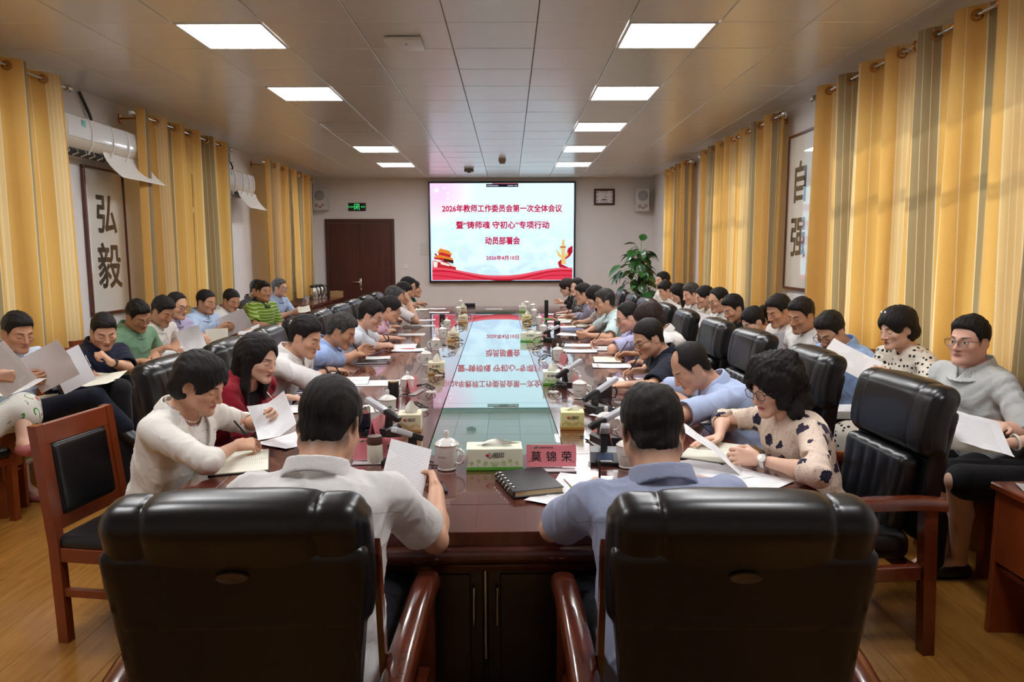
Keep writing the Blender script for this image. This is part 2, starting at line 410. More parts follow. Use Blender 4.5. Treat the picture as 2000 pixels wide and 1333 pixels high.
def hair_field(G, C, M, sc, style, seed, crown=False):
    rs = np.random.RandomState(seed)
    def loc(fn, ext, k=.01, mode='u', c=(0, 0, 0)): G.frame(C+M.T@(np.asarray(c, float)*sc), M, fn, np.asarray(ext)*sc, k*sc, mode)
    def E(c, r, k=.015, mode='u'): loc(ell((0, 0, 0), np.asarray(r)*sc), r, k, mode, c)
    def K(a, b, ra, rb, k=.015, mode='u'): G.cone(C+M.T@(np.asarray(a, float)*sc), C+M.T@(np.asarray(b, float)*sc), ra*sc, rb*sc, k*sc, mode)
    if style in ('short', 'side', 'spiky', 'bald', 'buzz', 'thin'):
        th = {'short': .014, 'side': .018, 'spiky': .017, 'bald': .010, 'buzz': .006, 'thin': .009}[style]
        E((0, -.014, .036+th*.35), (.077+.006, .097+.008, .086+th), 0)
        if style in ('side', 'spiky', 'short'): E((.012 if style == 'side' else 0, .032, .088), (.055, .052, .030+th*.35), .02)
        E((0, -.048, -.040), (.056, .050, .050), .02)
        ys = np.array([-.2, -.06, -.035, -.022, .012, .020, .034, .05, .062, .085, .2], f32)
        zs = np.array([-.078, -.072, -.045, .012, .020, -.014, .0, .05, .064, .073, .073], f32)
        if style in ('thin', 'bald'): zs = zs+np.array([0, 0, 0, 0, 0, 0, .02, .022, .030, .030, .030], f32)
        loc(lambda u, v, w: np.interp(v/f32(sc), ys, zs).astype(f32)*f32(sc)-w+0*u, (.2, .2, .2), .012, 'i')
        if crown: E((.008, -.055, .142), (.026, .034, .030), .02, 's')
        if style == 'bald': E((0, .085, .105), (.058, .075, .055), .012, 's')
    else:
        vol = {'bob': .022, 'long': .016, 'pony': .010, 'curly': .034, 'bun': .010}[style]
        E((0, -.016, .040), (.077+vol, .099+vol*.9, .086+vol*.8), 0)
        if style == 'bob':
            for q in (-1, 1): K((q*.066, -.03, .02), (q*.066, -.022, -.050), .030, .020, .03)
            K((-.045, -.072, -.03), (.045, -.072, -.03), .042, .042, .03); E((0, -.062, -.062), (.068, .042, .042), .03)
        if style == 'curly':
            for i in range(46):
                a = rs.uniform(0, 2*pi); z = rs.uniform(-.11, .12); rr = .088 if z > .05 else .098
                f = sqrt(max(0.05, 1-(max(z-.04, 0)/.12)**2)); p = (cos(a)*rr*f*.9, sin(a)*rr*f-.025, z)
                if p[1] > .045 and z < .075: continue
                E(p, (.030, .030, .030), .018)
            E((0, -.07, -.07), (.085, .06, .07), .03)
        if style == 'long':
            for q in (-1, 1): K((q*.070, -.015, .0), (q*.078, .012, -.15), .030, .026, .03); K((q*.078, .012, -.15), (q*.072, .035, -.235), .026, .014, .02)
            K((0, -.075, .0), (0, -.075, -.16), .075, .062, .03); K((0, -.075, -.16), (0, -.08, -.25), .062, .03, .03)
        if style in ('pony', 'bun'):
            E((0, -.06, -.02), (.066, .05, .06), .02)
            if style == 'pony':
                K((0, -.105, .05), (0, -.150, .035), .022, .03, .012); K((0, -.150, .035), (.0, -.165, -.11), .032, .024, .02); K((0, -.165, -.11), (.0, -.15, -.21), .024, .008, .02)
            else: E((0, -.118, .03), (.04, .034, .04), .01)
        # open face
        b = .03 if style in ('bob', 'long', 'curly') else .0
        E((0, .098, -.052+b*.3), (.060-b*.25, .085, .112-b*.55), .012, 's')
        if style == 'long': E((.012, .10, -.012), (.046, .06, .092), .012, 's')
        if style in ('pony', 'bun'):
            E((.006, .108, .0), (.050, .05, .076), .014, 's')
            E((0, .075, -.09), (.2, .10, .10), .012, 's'); E((.085, .0, -.02), (.03, .026, .042), .008, 's'); E((-.085, .0, -.02), (.03, .026, .042), .008, 's')
        if style == 'bob':
            E((.09, .006, -.012), (.035, .028, .034), .01, 's'); E((-.09, .006, -.012), (.035, .028, .034), .01, 's')
    # never fill the face itself
def hair_fade(hp, style):
    x, y, z = hp.T
    ys = [-.2, -.06, -.035, -.022, .012, .020, .034, .05, .062, .085, .2]; zs = [-.098, -.095, -.075, .002, .014, -.034, -.012, .046, .062, .075, .075]
    f = np.clip((z-np.interp(y, ys, zs))/.035, 0, 1)*.92
    if style in ('bob', 'long', 'curly', 'pony', 'bun'): f = np.clip((z-np.interp(y, ys, np.array(zs)+.01))/.01, 0, 1)
    if style in ('bald', 'thin'): f = f*np.clip(1-(1-((x/.06)**2+((y-.07)/.075)**2))*3*(z > .05), .12 if style == 'bald' else .4, 1)
    return f
def build_person_np(p):
    """all numpy work for one person; returns dict of part -> (V, Q, attrs)"""
    C = np.array(p['head'], float); yaw = p['yaw']; sc = p.get('sc', 1.0); fem = p.get('fem', False); fat = p.get('fat', 0.0)
    h = p['res']; out = {}; rs = np.random.RandomState(p['seed'])
    f = np.array([-sin(yaw), cos(yaw), 0]); r = np.array([cos(yaw), sin(yaw), 0]); up = np.array([0, 0, 1.0])
    HM = rot_from(yaw+p.get('hy', 0), p.get('hp', .35), p.get('hr', 0))
    hs = sc*(.97 if fem else 1.0)
    hpitch = p.get('hp', .35)
    # neck base below and behind the head
    N = C - HM[2]*.088*hs - HM[1]*.030*hs - up*.036*sc - f*(.030+.03*max(hpitch, 0))*sc
    Lt = p.get('L', .50)*sc; Hz = p.get('seat', .47)+.095
    dz = N[2]-Hz; lean = min(sqrt(max(Lt*Lt-dz*dz, .0016)), .24) if 'lean' not in p else p['lean']
    H = np.array([N[0], N[1], Hz])-f*lean+r*p.get('lat', 0)
    a = N-H; Lt = np.linalg.norm(a); a = a/Lt; s = nrm(r-a*(r@a)); fr = np.cross(a, s)*1.0
    if fr@f < 0: fr = -fr
    TM = np.array([s, fr, a])
    shw = (.160 if fem else .180)*sc*(1+.3*fat)
    fw = p.get('fw', .03)
    Sh = {}
    for q in (-1, 1): Sh[q] = N-a*.060*sc+s*q*shw+f*fw-up*.008
    l1, l2 = .285*sc, .250*sc
    hands = {}
    for q, key in ((-1, 'lh'), (1, 'rh')):
        T = np.array(p[key], float)
        pole = -up*.8+r*q*.8-f*.35
        if p.get('pole') is not None: pole = np.array(p['pole'][0 if q < 0 else 1], float)
        E_, T = solve_arm(Sh[q], T, l1, l2, pole, p.get('floor'))
        hands[q] = (E_, T)
    g = (1.0+fat*1.2)
    tors = [(0, .165, .125, -.01), (.22, .160, .118, 0), (.5, .155, .112, 0), (.76, .164, .110, .0), (.87, .168, .094, 0), (.94, .122, .074, 0), (1.0, .062, .058, 0)]
    if fem: tors = [(0, .165, .118, -.01), (.25, .138, .100, 0), (.5, .142, .104, .004), (.68, .148, .112, .012), (.87, .146, .084, 0), (.94, .106, .066, 0), (1.0, .052, .050, 0)]
    tors = [(t, x*sc*g, y*sc*g*(1.0+fat*1.0), o+fat*.12*max(0, 1-abs(t-.3)*2)) for t, x, y, o in tors]
    bend = -.025 if lean > .12 else -.01
    # ---- skin
    allp = [C-.2, C+.2, H-.2, H+.2]
    for q in (-1, 1): allp += [Sh[q]-.08, Sh[q]+.08, hands[q][0]-.06, hands[q][0]+.06, hands[q][1]-.2, hands[q][1]+.2]
    lo = np.min(allp, 0); hi = np.max(allp, 0); lo[2] = max(lo[2], Hz-.02)
    bare = p.get('legs')
    G = Field(lo, hi, h)
    slim = [(t, x*.80, y*.78, o) for t, x, y, o in tors]
    G.frame(H, TM, loft_fn(Lt, slim, bend), (.26, .26, Lt+.1), .0)
    for q in (-1, 1):
        e_, t_ = hands[q]
        G.cone(N-a*.025, Sh[q]-a*.01, .034*sc, .036*sc, .04)
        am = (.84 if fem else 1.0)*(1+.4*fat)*sc
        G.cone(Sh[q]-a*.01, e_, .039*am, .036*am, .02); G.cone(e_, e_+(t_-e_)*.35, .0365*am, .037*am, .015); G.cone(e_+(t_-e_)*.3, t_, .037*am, .0235*am, .02)
    nk = (.047 if fem else .055)*sc*(1+.5*fat)
    G.cone(N-a*.03, C-HM[2]*.045*hs-HM[1]*.030*hs, nk*1.08, nk, .03)
    head_field(G, C, HM, hs, fem, fat)
    hd = p.get('hands', {})
    hinfo = {}
    for q, key in ((-1, 'l'), (1, 'r')):
        e_, t_ = hands[q]; o = hd.get(key, {}); fd = nrm(t_-e_)
        d = np.array(o.get('d', fd), float); d = nrm(d); n = np.array(o.get('n', -up+r*(-q)*.5), float)
        n = nrm(n-d*(n@d)); sd = np.sign(np.cross(d, n)@(-r*q)+1e-6)
        pose = o.get('pose', 'rest'); hsz = sc*(.90 if fem else 1.0)
        if 'n' in o: sd = o.get('sd', q*1.0)
        else: sd = q*1.0 if True else sd
        hand_field(G, t_, d, n, sd, hsz, CURL[pose], thumb=.9 if pose in ('hold', 'write', 'fist') else .35)
        hinfo[q] = (t_, d, n, np.cross(d, n)*sd, hsz)
    V, Q = G.extract(); V = relax(V, Q, 1, .35)
    hp = (V-C)@HM.T/hs; far = np.linalg.norm(hp, axis=1) > .19; fade = np.where(far, 0, hair_fade(hp, p['hair'][0])); fade = fade*(1-.55*np.exp(-(((hp[:, 0]-.008)/.02)**2+((hp[:, 1]+.05)/.028)**2))*(hp[:, 2] > .08)) if p.get('thin') else fade; hp[far] = (0, 0, -1)
    out['body'] = (V, Q, {'hp': hp, 'fade': fade})
    # ---- hair
    hb = max(.0046, h*1.28)
    if p['hair'][0] != 'none':
        Gh = Field(C-np.array((.27, .27, .34)), C+np.array((.27, .27, .26)), hb)
        hair_field(Gh, C, HM, hs, p['hair'][0], p['seed'], p.get('thin', False))
        # carve the face out so the hair never lies over the eyes
        def face(u, v, w): return np.maximum(ell((0, .075, -.035), (.058, .05, .085))(u/f32(hs), v/f32(hs), w/f32(hs)), -1)
        Gh.frame(C, HM, face, (.16, .16, .16), .006, 's')
        Vh, Qh = Gh.extract()
        if len(Vh):
            Vh = relax(Vh, Qh, 1, .4); l = (Vh-C)@HM.T; dirn = nrm_rows(l*np.array([1, 1, 1.1]))
            amp = {'curly': .006, 'spiky': .006, 'short': .003, 'side': .0035, 'thin': .002, 'bald': .001, 'buzz': .001}.get(p['hair'][0], .003)
            st = l.copy(); st[:, 2] *= .35; st[:, 1] *= .6
            amp = amp*.8; Vh = Vh+(dirn@HM)*(amp*(vnoise(st, 260 if amp < .005 else 130, p['seed'])+.6*vnoise(st, 120, p['seed']+1)))[:, None]
            out['hair'] = (Vh, Qh, {'hp': l})
    if 'hair' in out:
        for w_ in ('fade',): pass
        out['body'] = thin_hidden(*out['body'], Gh, .009, .022)
    # ---- shirt
    top = p['top']; kind = top[0]; hsx = max(h*1.55, .0066)
    slv = {'short': .88, 'elbow': 1.25, 'long': 1.93, 'none': 0.12}[top[2]]
    slv = p.get('slv', slv)
    infl = .016 if kind != 'jacket' else .022
    if kind == 'tee': infl = .013
    cloth = [(t, x+infl, y+infl, o) for t, x, y, o in tors]
    cloth[-1] = (1.0, tors[-1][1]+.004, tors[-1][2]+.004, 0)
    lo = np.min([H-.24, N-.12, Sh[-1]-.12, Sh[1]-.12], 0); hi = np.max([H+.24, N+.12, Sh[-1]+.12, Sh[1]+.12], 0)
    for q in (-1, 1):
        lo = np.minimum(lo, hands[q][0]-.11); hi = np.maximum(hi, hands[q][0]+.11)
        if slv > 1: lo = np.minimum(lo, hands[q][1]-.08); hi = np.maximum(hi, hands[q][1]+.08)
    lo[2] = max(lo[2], Hz-.13)
    hi[2] = min(hi[2], max(N[2]+.09, max(hands[1][0][2], hands[-1][0][2])+.09))
    G = Field(lo, hi, hsx)
    V2 = p.get('vneck', 0)
    G.frame(H-a*.10, TM, loft_fn(Lt+.10, [((t*Lt+.10)/(Lt+.10) if i else 0, x, y, o) for i, (t, x, y, o) in enumerate(cloth)], bend*.8), (.27, .27, Lt+.12), 0)
    am = (.84 if fem else 1.0)*(1+.4*fat)*sc
    cuffs = []
    for q in (-1, 1):
        e_, t_ = hands[q]; S_ = Sh[q]
        G.cone(N-a*.028, S_, .046*sc, .054*sc, .05)
        ev = .012 if kind != 'jacket' else .02
        wide = .025 if slv < 1 and kind != 'jacket' else .012
        if slv < 1:
            end = S_+(e_-S_)*slv; G.cone(S_, end, .046*am+ev, .043*am+wide, .03); cuffs.append((end, nrm(e_-S_), .044*am+wide))
        else:
            G.cone(S_, e_, .052*am+ev, .042*am+.012, .025)
            end = e_+(t_-e_)*(slv-1); G.cone(e_, end, .043*am+.012, (.030 if slv > 1.5 else .042)*am+.013, .02); cuffs.append((end, nrm(t_-e_), (.03 if slv > 1.5 else .042)*am+.013))
    for c_, d_, rr in cuffs:
        # square cuff: cut everything past the cuff plane near the arm, then hollow it
        b1 = nrm(np.cross(d_, (0.3, .2, .9))); B = np.array([b1, np.cross(d_, b1), d_])
        G.frame(c_+d_*.09, B, lambda u, v, w: np.maximum(np.sqrt(u*u+v*v)-f32(rr+.03), np.abs(w)-f32(.088)), (rr+.03, rr+.03, .09), .004, 's')
        G.frame(c_, B, lambda u, v, w: np.maximum(np.sqrt(u*u+v*v)-f32(max(rr-.013, .01)), np.abs(w)-f32(.025)), (rr, rr, .03), .003, 's')
    # neck opening and collar
    nd = nrm(C-HM[2]*.045*hs-HM[1]*.03*hs-N)
    ca = nrm(a*.7+nd*.5); cs = nrm(s-ca*(s@ca)); cf = np.cross(ca, cs); cf = cf if cf@f > 0 else -cf
    CM = np.array([cs, cf, ca])
    opn = p.get('open', .0)
    if kind in ('shirt', 'polo'):
        R0 = nk*1.12+.006
        def collar(u, v, w):
            t = np.clip((w+f32(.035))/f32(.075), 0, 1); vv = v+f32(.004)+w*f32(.12); rad = np.sqrt(u*u+(vv*f32(.95))**2)
            dd = np.abs(rad-(f32(R0+.026)-t*f32(.022)+np.where(v > 0, np.maximum(-w, 0)*f32(.72), 0)))-np.where(v > 0, f32(max(.0062, h*.8)), f32(max(.0046, h*.6))); zt = np.where(v > 0, f32(.036)-v*f32(.28), f32(.036)+v*f32(.05))
            dd = np.maximum(dd, np.maximum(w-zt, np.where(v > 0, f32(-.044), f32(-.034)-v*f32(.2))-w)); gap = np.abs(u)-np.maximum(w+f32(.030+opn), 0)*f32(.75)
            return np.where((v > 0), np.maximum(dd, -gap), dd)
        Gc = Field(N-.17, N+.17, max(.0052, h*.95)); Gc.frame(N, CM, collar, (R0+.05, R0+.05, .065), 0)
        Vc, Qc = Gc.extract(); Vc = relax(Vc, Qc, 1, .3); out['collar'] = (Vc, Qc, {'tp': (Vc-H)@TM.T-[0, 0, Lt]})
        G.frame(N+ca*.052, CM, lambda u, v, w: np.maximum(np.sqrt(u*u+v*v)-f32(R0-.004), np.abs(w)-f32(.055)), (R0, R0, .06), .002, 's')
    else:
        dp = {'tee': .015, 'jacket': .26, 'blouse': .03}.get(kind, .02)
        def neck(u, v, w):
            lim = f32(nk+.010)
            dd = np.sqrt(u*u+(v-f32(.005))**2)-lim
            vv = np.abs(u)-(w+f32(dp))*f32(.30 if kind == 'jacket' else .65)
            return np.where(v > .02, np.minimum(np.maximum(dd, -w-f32(.02)), np.maximum(vv, -w-f32(dp))), np.maximum(dd, -w-.02))
        G.frame(N, CM, neck, (.12, .16, .34), .006, 's')
        if kind == 'jacket':
            R0 = nk*1.1+.012; DP = f32(dp)
            base = loft_fn(Lt+.10, [((t*Lt+.10)/(Lt+.10) if i else 0, x+.007, y+.007, o) for i, (t, x, y, o) in enumerate(cloth)], bend*.8)
            O = H-a*.10; nu, nv, nw = TM@(N-O)
            Gl = Field(N-.36, N+.2, max(.0045, h*.85))
            def lapel(u, v, w):
                wt = w-f32(nw); au = np.abs(u); inner = np.minimum((wt+DP)*f32(.30), f32(nk+.012)); wd = f32(.058)*np.clip((wt+DP)/f32(.17), 0, 1)
                notch = np.abs(wt+f32(.075)+au*f32(.25))-f32(.006)
                band = np.maximum(np.maximum(inner-f32(.002)-au, au-inner-wd), np.maximum(-wt-DP, wt-f32(.0)))
                band = np.maximum(band, -np.maximum(notch, inner+f32(.028)-au))
                return np.maximum(np.maximum(np.abs(base(u, v, w))-f32(max(.004, h*.6)), band), -v)
            Gl.frame(O, TM, lapel, (.25, .27, Lt+.2), 0)
            Gl.frame(N, CM, lambda u, v, w: np.maximum(np.abs(np.sqrt(u*u+(v*f32(.95))**2)-f32(R0+.016)+w*f32(.35))-f32(max(.004, h*.6)), np.maximum(np.maximum(w-f32(.016), -w-f32(.035)), v-f32(.05))), (R0+.05, R0+.05, .06), .006)
            Vc, Qc = Gl.extract(); Vc = relax(Vc, Qc, 1, .3); out['lapel'] = (Vc, Qc, {'tp': (Vc-H)@TM.T-[0, 0, Lt]})
    V, Q = G.extract(); V = relax(V, Q, 1, .3)
    out['body'] = thin_hidden(*out['body'], G)
    tp = (V-H)@TM.T-[0, 0, Lt]
    # folds: ridges running across elbows and down the torso
    Nn = vert_normals(V, Q); fold = np.zeros(len(V))
    for q in (-1, 1):
        e_ = hands[q][0]; S_ = Sh[q]; dS = np.linalg.norm(V-(S_-a*.07), axis=1); dE = np.linalg.norm(V-e_, axis=1)
        ax_ = nrm(e_-S_); w = (V-S_)@ax_
        fold += np.exp(-(dS/.13)**2)*np.sin(w*85+6*vnoise(V, 9, p['seed']+q)+rs.uniform(0, 6))*.0042
        if slv > .9: fold += np.exp(-(dE/.12)**2)*np.sin(w*110+5*vnoise(V, 11, p['seed']+q+5))*.0045
    fold += .0035*np.sin(tp[:, 2]*38+tp[:, 0]*22+4.5*vnoise(V, 7, p['seed']+9))*np.clip(-.1-tp[:, 2]/Lt*1.2, 0, 1)
    wv = tp*np.array([1, 1, .75])+.03*np.stack([vnoise(V, 8, p['seed']+21), vnoise(V, 8, p['seed']+22), vnoise(V, 8, p['seed']+23)], 1)
    rg = (1-np.abs(vnoise(wv, 26, p['seed']+31)))**5*.0055+(1-np.abs(vnoise(wv, 52, p['seed']+32)))**5*.0028
    cw = np.min([np.linalg.norm(V-c_, axis=1)-rr for c_, d_, rr in cuffs], 0) if cuffs else np.ones(len(V)); cw = np.clip((cw-.004)/.05, .12, 1)
    V = V+Nn*(cw*(fold+.0022*vnoise(V, 30, p['seed']+3)+rg-.003))[:, None]
    out['shirt'] = (V, Q, {'tp': tp})
    if kind == 'jacket':
        G = Field(lo, hi, hsx)
        inn = [(t, x+.012, y+.013, o) for t, x, y, o in tors]; inn[-1] = (1.0, tors[-1][1]*.8, tors[-1][2]*.8, 0)
        G.frame(H, TM, loft_fn(Lt, inn, bend*.9), (.26, .26, Lt), 0)
        def nk2(u, v, w): return np.maximum(np.sqrt(u*u+(v-f32(.03))**2)-f32(nk+.022)-np.maximum(w, 0)*.5, -w-f32(.055))
        G.frame(N, CM, nk2, (.13, .15, .13), .004, 's')
        V, Q = G.extract(); V = relax(V, Q, 1, .4); out['blouse'] = (V, Q, {'tp': (V-H)@TM.T-[0, 0, Lt]})
    # ---- lower body
    hl = max(h*2.2, .018) if p.get('skirt') is None and p.get('knee') is None else .011
    kz = p.get('seat', .47)+.06
    kn = {}; an = {}
    for q in (-1, 1):
        kk = p.get('knee', {}).get(q); kn[q] = np.array(kk, float) if kk is not None else H*[1, 1, 0]+up*kz+f*.43*sc+r*q*(.10 if fem else .14)
        aa = p.get('ankle', {}).get(q); an[q] = np.array(aa, float) if aa is not None else kn[q]*[1, 1, 0]+up*.09+f*p.get('foot', .02)+r*q*.01
    pts = [H-.24, H+.24]+[kn[q]+e for q in (-1, 1) for e in (-.1, .1)]+[an[q]+e for q in (-1, 1) for e in (-.09, .09)]
    lo = np.min(pts, 0); hi = np.max(pts, 0); lo[2] = max(lo[2], .03)
    skirt = p.get('skirt')
    G = Field(lo, hi, hl)
    hpz = H-up*.015
    G.frame(hpz, TM, ell((0, .0, 0), (.160*g*sc, .118*g*sc, .10)), (.2, .16, .13), 0)
    for q in (-1, 1):
        hip = hpz+r*q*.085*sc+f*.03
        if skirt is None:
            G.cone(hip, kn[q], .084*sc*g, .066*sc, .03); G.cone(kn[q], an[q], .065*sc, .058*sc, .02)
        else: G.cone(hip, kn[q]+(hip-kn[q])*.05, .100*sc, .085*sc, .08)
    if skirt == 'wide':
        for q in (-1, 1): G.cone(kn[q], kn[q]*(.72 if p.get('shoes') == 'pink' and q > 0 else .5)+an[q]*(.28 if p.get('shoes') == 'pink' and q > 0 else .5), .085, .10, .06)
    V, Q = G.extract(); V = relax(V, Q, 1, .5)
    Nn = vert_normals(V, Q); V = V+Nn*(.004*vnoise(V, 24, p['seed']+4))[:, None]
    out['trousers' if skirt is None else 'skirt'] = (V, Q, {'tp': V-H})
    if skirt is not None:
        G = Field(np.min([kn[q]-.1 for q in (-1, 1)]+[an[q]-.12 for q in (-1, 1)], 0), np.max([kn[q]+.1 for q in (-1, 1)]+[an[q]+.22 for q in (-1, 1)], 0), .006)
        for q in (-1, 1):
            ft = an[q]+nrm(np.array(p.get('toe', {}).get(q, f), float))*.13-up*.05
            G.cone(kn[q]+(hpz-kn[q])*.25, kn[q], .062*sc, .054*sc, .02); md = kn[q]*.62+an[q]*.38-f*.012
            G.cone(kn[q], md, .053*sc, .052*sc, .02); G.cone(md, an[q], .052*sc, .034*sc, .02)
            G.cone(an[q]+up*.0, ft, .036*sc, .026*sc, .02)
        V, Q = G.extract(); V = relax(V, Q, 1, .5); out['bare_legs'] = (V, Q, {'hp': np.tile(np.array([[0, 0, -1.0]]), (len(V), 1)), 'fade': np.zeros(len(V))})
    shoes = []
    for q in (-1, 1):
        to = nrm(np.array(p.get('toe', {}).get(q, f), float)); A_ = an[q]
        G = Field(A_-.3, A_+.3, .013 if p.get('shoes') != 'pink' and p.get('knee') is None else .007)
        heel = A_-to*.03-up*.055; tip = A_+to*.17-up*.062
        if p.get('toe', {}).get(q) is not None and abs(to[2]) > .1: heel = A_-to*.03-up*.04; tip = heel+to*.22
        G.cone(heel, tip, .036, .030, .01); G.cone(A_-up*.03, A_+to*.07-up*.045, .042 if skirt is None else .0385, .036, .03)
        if abs(to[2]) <= .1: G.op(lambda x, y, z: f32(A_[2]-.09)-z+0*x+0*y, A_-.3, A_+.3, .004, 'i')
        if skirt is not None: G.cone(A_+up*.03, A_+to*.05-up*.01, .036, .03, .004, 's')
        Vs, Qs = G.extract(); shoes.append((Vs, Qs, {}))
    out['_shoes'] = shoes
    out['_info'] = dict(C=C, HM=HM, hs=hs, hands=hinfo, H=H, N=N, TM=TM, Sh=Sh, arms=hands, f=f, r=r, nk=nk, CM=CM, Lt=Lt)
    return out
def nrm_rows(a): return a/(np.linalg.norm(a, axis=1)[:, None]+1e-9)
def vert_normals(V, Q):
    a, b, c, d = (V[Q[:, i]] for i in range(4)); fn = np.cross(c-a, d-b); N = np.zeros_like(V)
    for i in range(4):
        for k in range(3): N[:, k] += np.bincount(Q[:, i], fn[:, k], len(V))
    return nrm_rows(N)
# ---- people materials
_skin = {}
def skin_mat(rgb, lips=(165, 95, 88), openeye=False, hairc=(22, 19, 18)):
    key = (rgb, lips, openeye, hairc)
    if key in _skin: return _skin[key]
    t = NT('skin'); at = t.attr('hp'); x, y, z = t.sep(at.outputs['Vector']); ax = t.math('ABSOLUTE', x)
    base = srgb(*rgb); nz = t.noise(t.coord('Object'), 55, 3); nz2 = t.noise(t.coord('Object'), 14, 2)
    c = t.mix(t.math('MULTIPLY', nz, .35), base, srgb(*[max(0, q-k) for q, k in zip(rgb, (22, 34, 36))]))
    def gauss(px, pz, sx, sz, xx=None):
        u = t.math('DIVIDE', t.math('SUBTRACT', xx if xx is not None else ax, px), sx); v = t.math('DIVIDE', t.math('SUBTRACT', z, pz), sz)
        return t.math('ADD', t.math('MULTIPLY', u, u), t.math('MULTIPLY', v, v))
    def inside(q, soft=.35):
        n = t.node('ShaderNodeMapRange'); n.inputs[1].default_value = 1+soft; n.inputs[2].default_value = 1-soft; t.put(n.inputs[0], q); return n.outputs[0]
    front = t.math('GREATER_THAN', y, .045)
    red = srgb(*[max(0, q-k) for q, k in zip(rgb, (10, 42, 44))])
    c = t.mix(t.math('MULTIPLY', t.math('MULTIPLY', inside(gauss(.042, -.03, .026, .022), .8), .2), front), c, red)
    c = t.mix(t.math('MULTIPLY', t.math('MULTIPLY', inside(gauss(0, -.034, .016, .014), .7), .3), front), c, red)
    lip = t.math('MULTIPLY', inside(gauss(0, -.0655, .022, .0105), .25), front); c = t.mix(t.math('MULTIPLY', lip, .8), c, srgb(*lips))
    ml = t.math('MULTIPLY', inside(gauss(0, -.0655, .023, .0016), .5), front); c = t.mix(t.math('MULTIPLY', ml, .8), c, srgb(70, 32, 30))
    nos = t.math('MULTIPLY', inside(gauss(.0075, -.0435, .0045, .0028), .5), front); c = t.mix(t.math('MULTIPLY', nos, .8), c, srgb(60, 30, 26))
    # brows, arched
    zz = t.math('SUBTRACT', z, t.math('MULTIPLY', t.math('SUBTRACT', ax, .014), .12))
    u = t.math('DIVIDE', t.math('SUBTRACT', ax, .031), .019); v = t.math('DIVIDE', t.math('SUBTRACT', zz, .0225), .0042)
    br = inside(t.math('ADD', t.math('MULTIPLY', u, u), t.math('MULTIPLY', v, v)), .4); c = t.mix(t.math('MULTIPLY', t.math('MULTIPLY', br, .85), front), c, srgb(36, 27, 24))
    if openeye:
        e = t.math('MULTIPLY', inside(gauss(.031, -.001, .0135, .0055), .15), front); c = t.mix(e, c, srgb(225, 218, 212))
        ir = t.math('MULTIPLY', inside(gauss(.031, -.0005, .0058, .0055), .15), front); c = t.mix(t.math('MULTIPLY', ir, e), c, srgb(28, 18, 14))
        lz = .0045
    else: lz = -.0062
    zz = t.math('ADD', z, t.math('MULTIPLY', t.math('POWER', t.math('ABSOLUTE', t.math('SUBTRACT', ax, .031)), 2.0), -18.0 if not openeye else 12.0))
    u = t.math('DIVIDE', t.math('SUBTRACT', ax, .031), .0155); v = t.math('DIVIDE', t.math('SUBTRACT', zz, lz), .0019)
    la = inside(t.math('ADD', t.math('MULTIPLY', u, u), t.math('MULTIPLY', v, v)), .4); c = t.mix(t.math('MULTIPLY', t.math('MULTIPLY', la, .9), front), c, srgb(28, 20, 18))
    fd = t.attr('fade').outputs['Fac']
    c = t.mix(t.math('MULTIPLY', fd, t.math('ADD', .72, t.math('MULTIPLY', nz, .35)), clamp=True), c, srgb(*hairc))
    t.bump(t.noise(t.coord('Object'), 240, 2), .05, .002)
    m = t.set(color=c, rough=.48, spec=.4, sss=.0)
    _skin[key] = m; return m
_hair = {}
def hair_mat(rgb=(16, 14, 14), grey=0.0):
    key = (rgb, grey)
    if key in _hair: return _hair[key]
    t = NT('hair'); v = t.attr('hp').outputs['Vector']; mp = t.node('ShaderNodeMapping'); mp.inputs['Scale'].default_value = (1, .55, .22); t.t.links.new(v, mp.inputs[0])
    a = t.noise(mp.outputs[0], 330, 3, .6, .4); b = t.noise(mp.outputs[0], 90, 2)
    lo = srgb(*[q*.6 for q in rgb]); hi = srgb(*[min(255, q*1.7+4) for q in rgb])
    c = t.mix(a, lo, hi)
    if grey: c = t.mix(t.math('MULTIPLY', t.ramp(t.math('ADD', t.math('MULTIPLY', a, .45), t.math('MULTIPLY', b, .55)), [(.38, (0, 0, 0)), (.66, (1, 1, 1))]), grey), c, srgb(150, 148, 146))
    t.bump(t.math('ADD', a, t.math('MULTIPLY', b, .8)), .8, .006)
    m = t.set(color=c, rough=.5, spec=.22); _hair[key] = m; return m
_cloth = {}
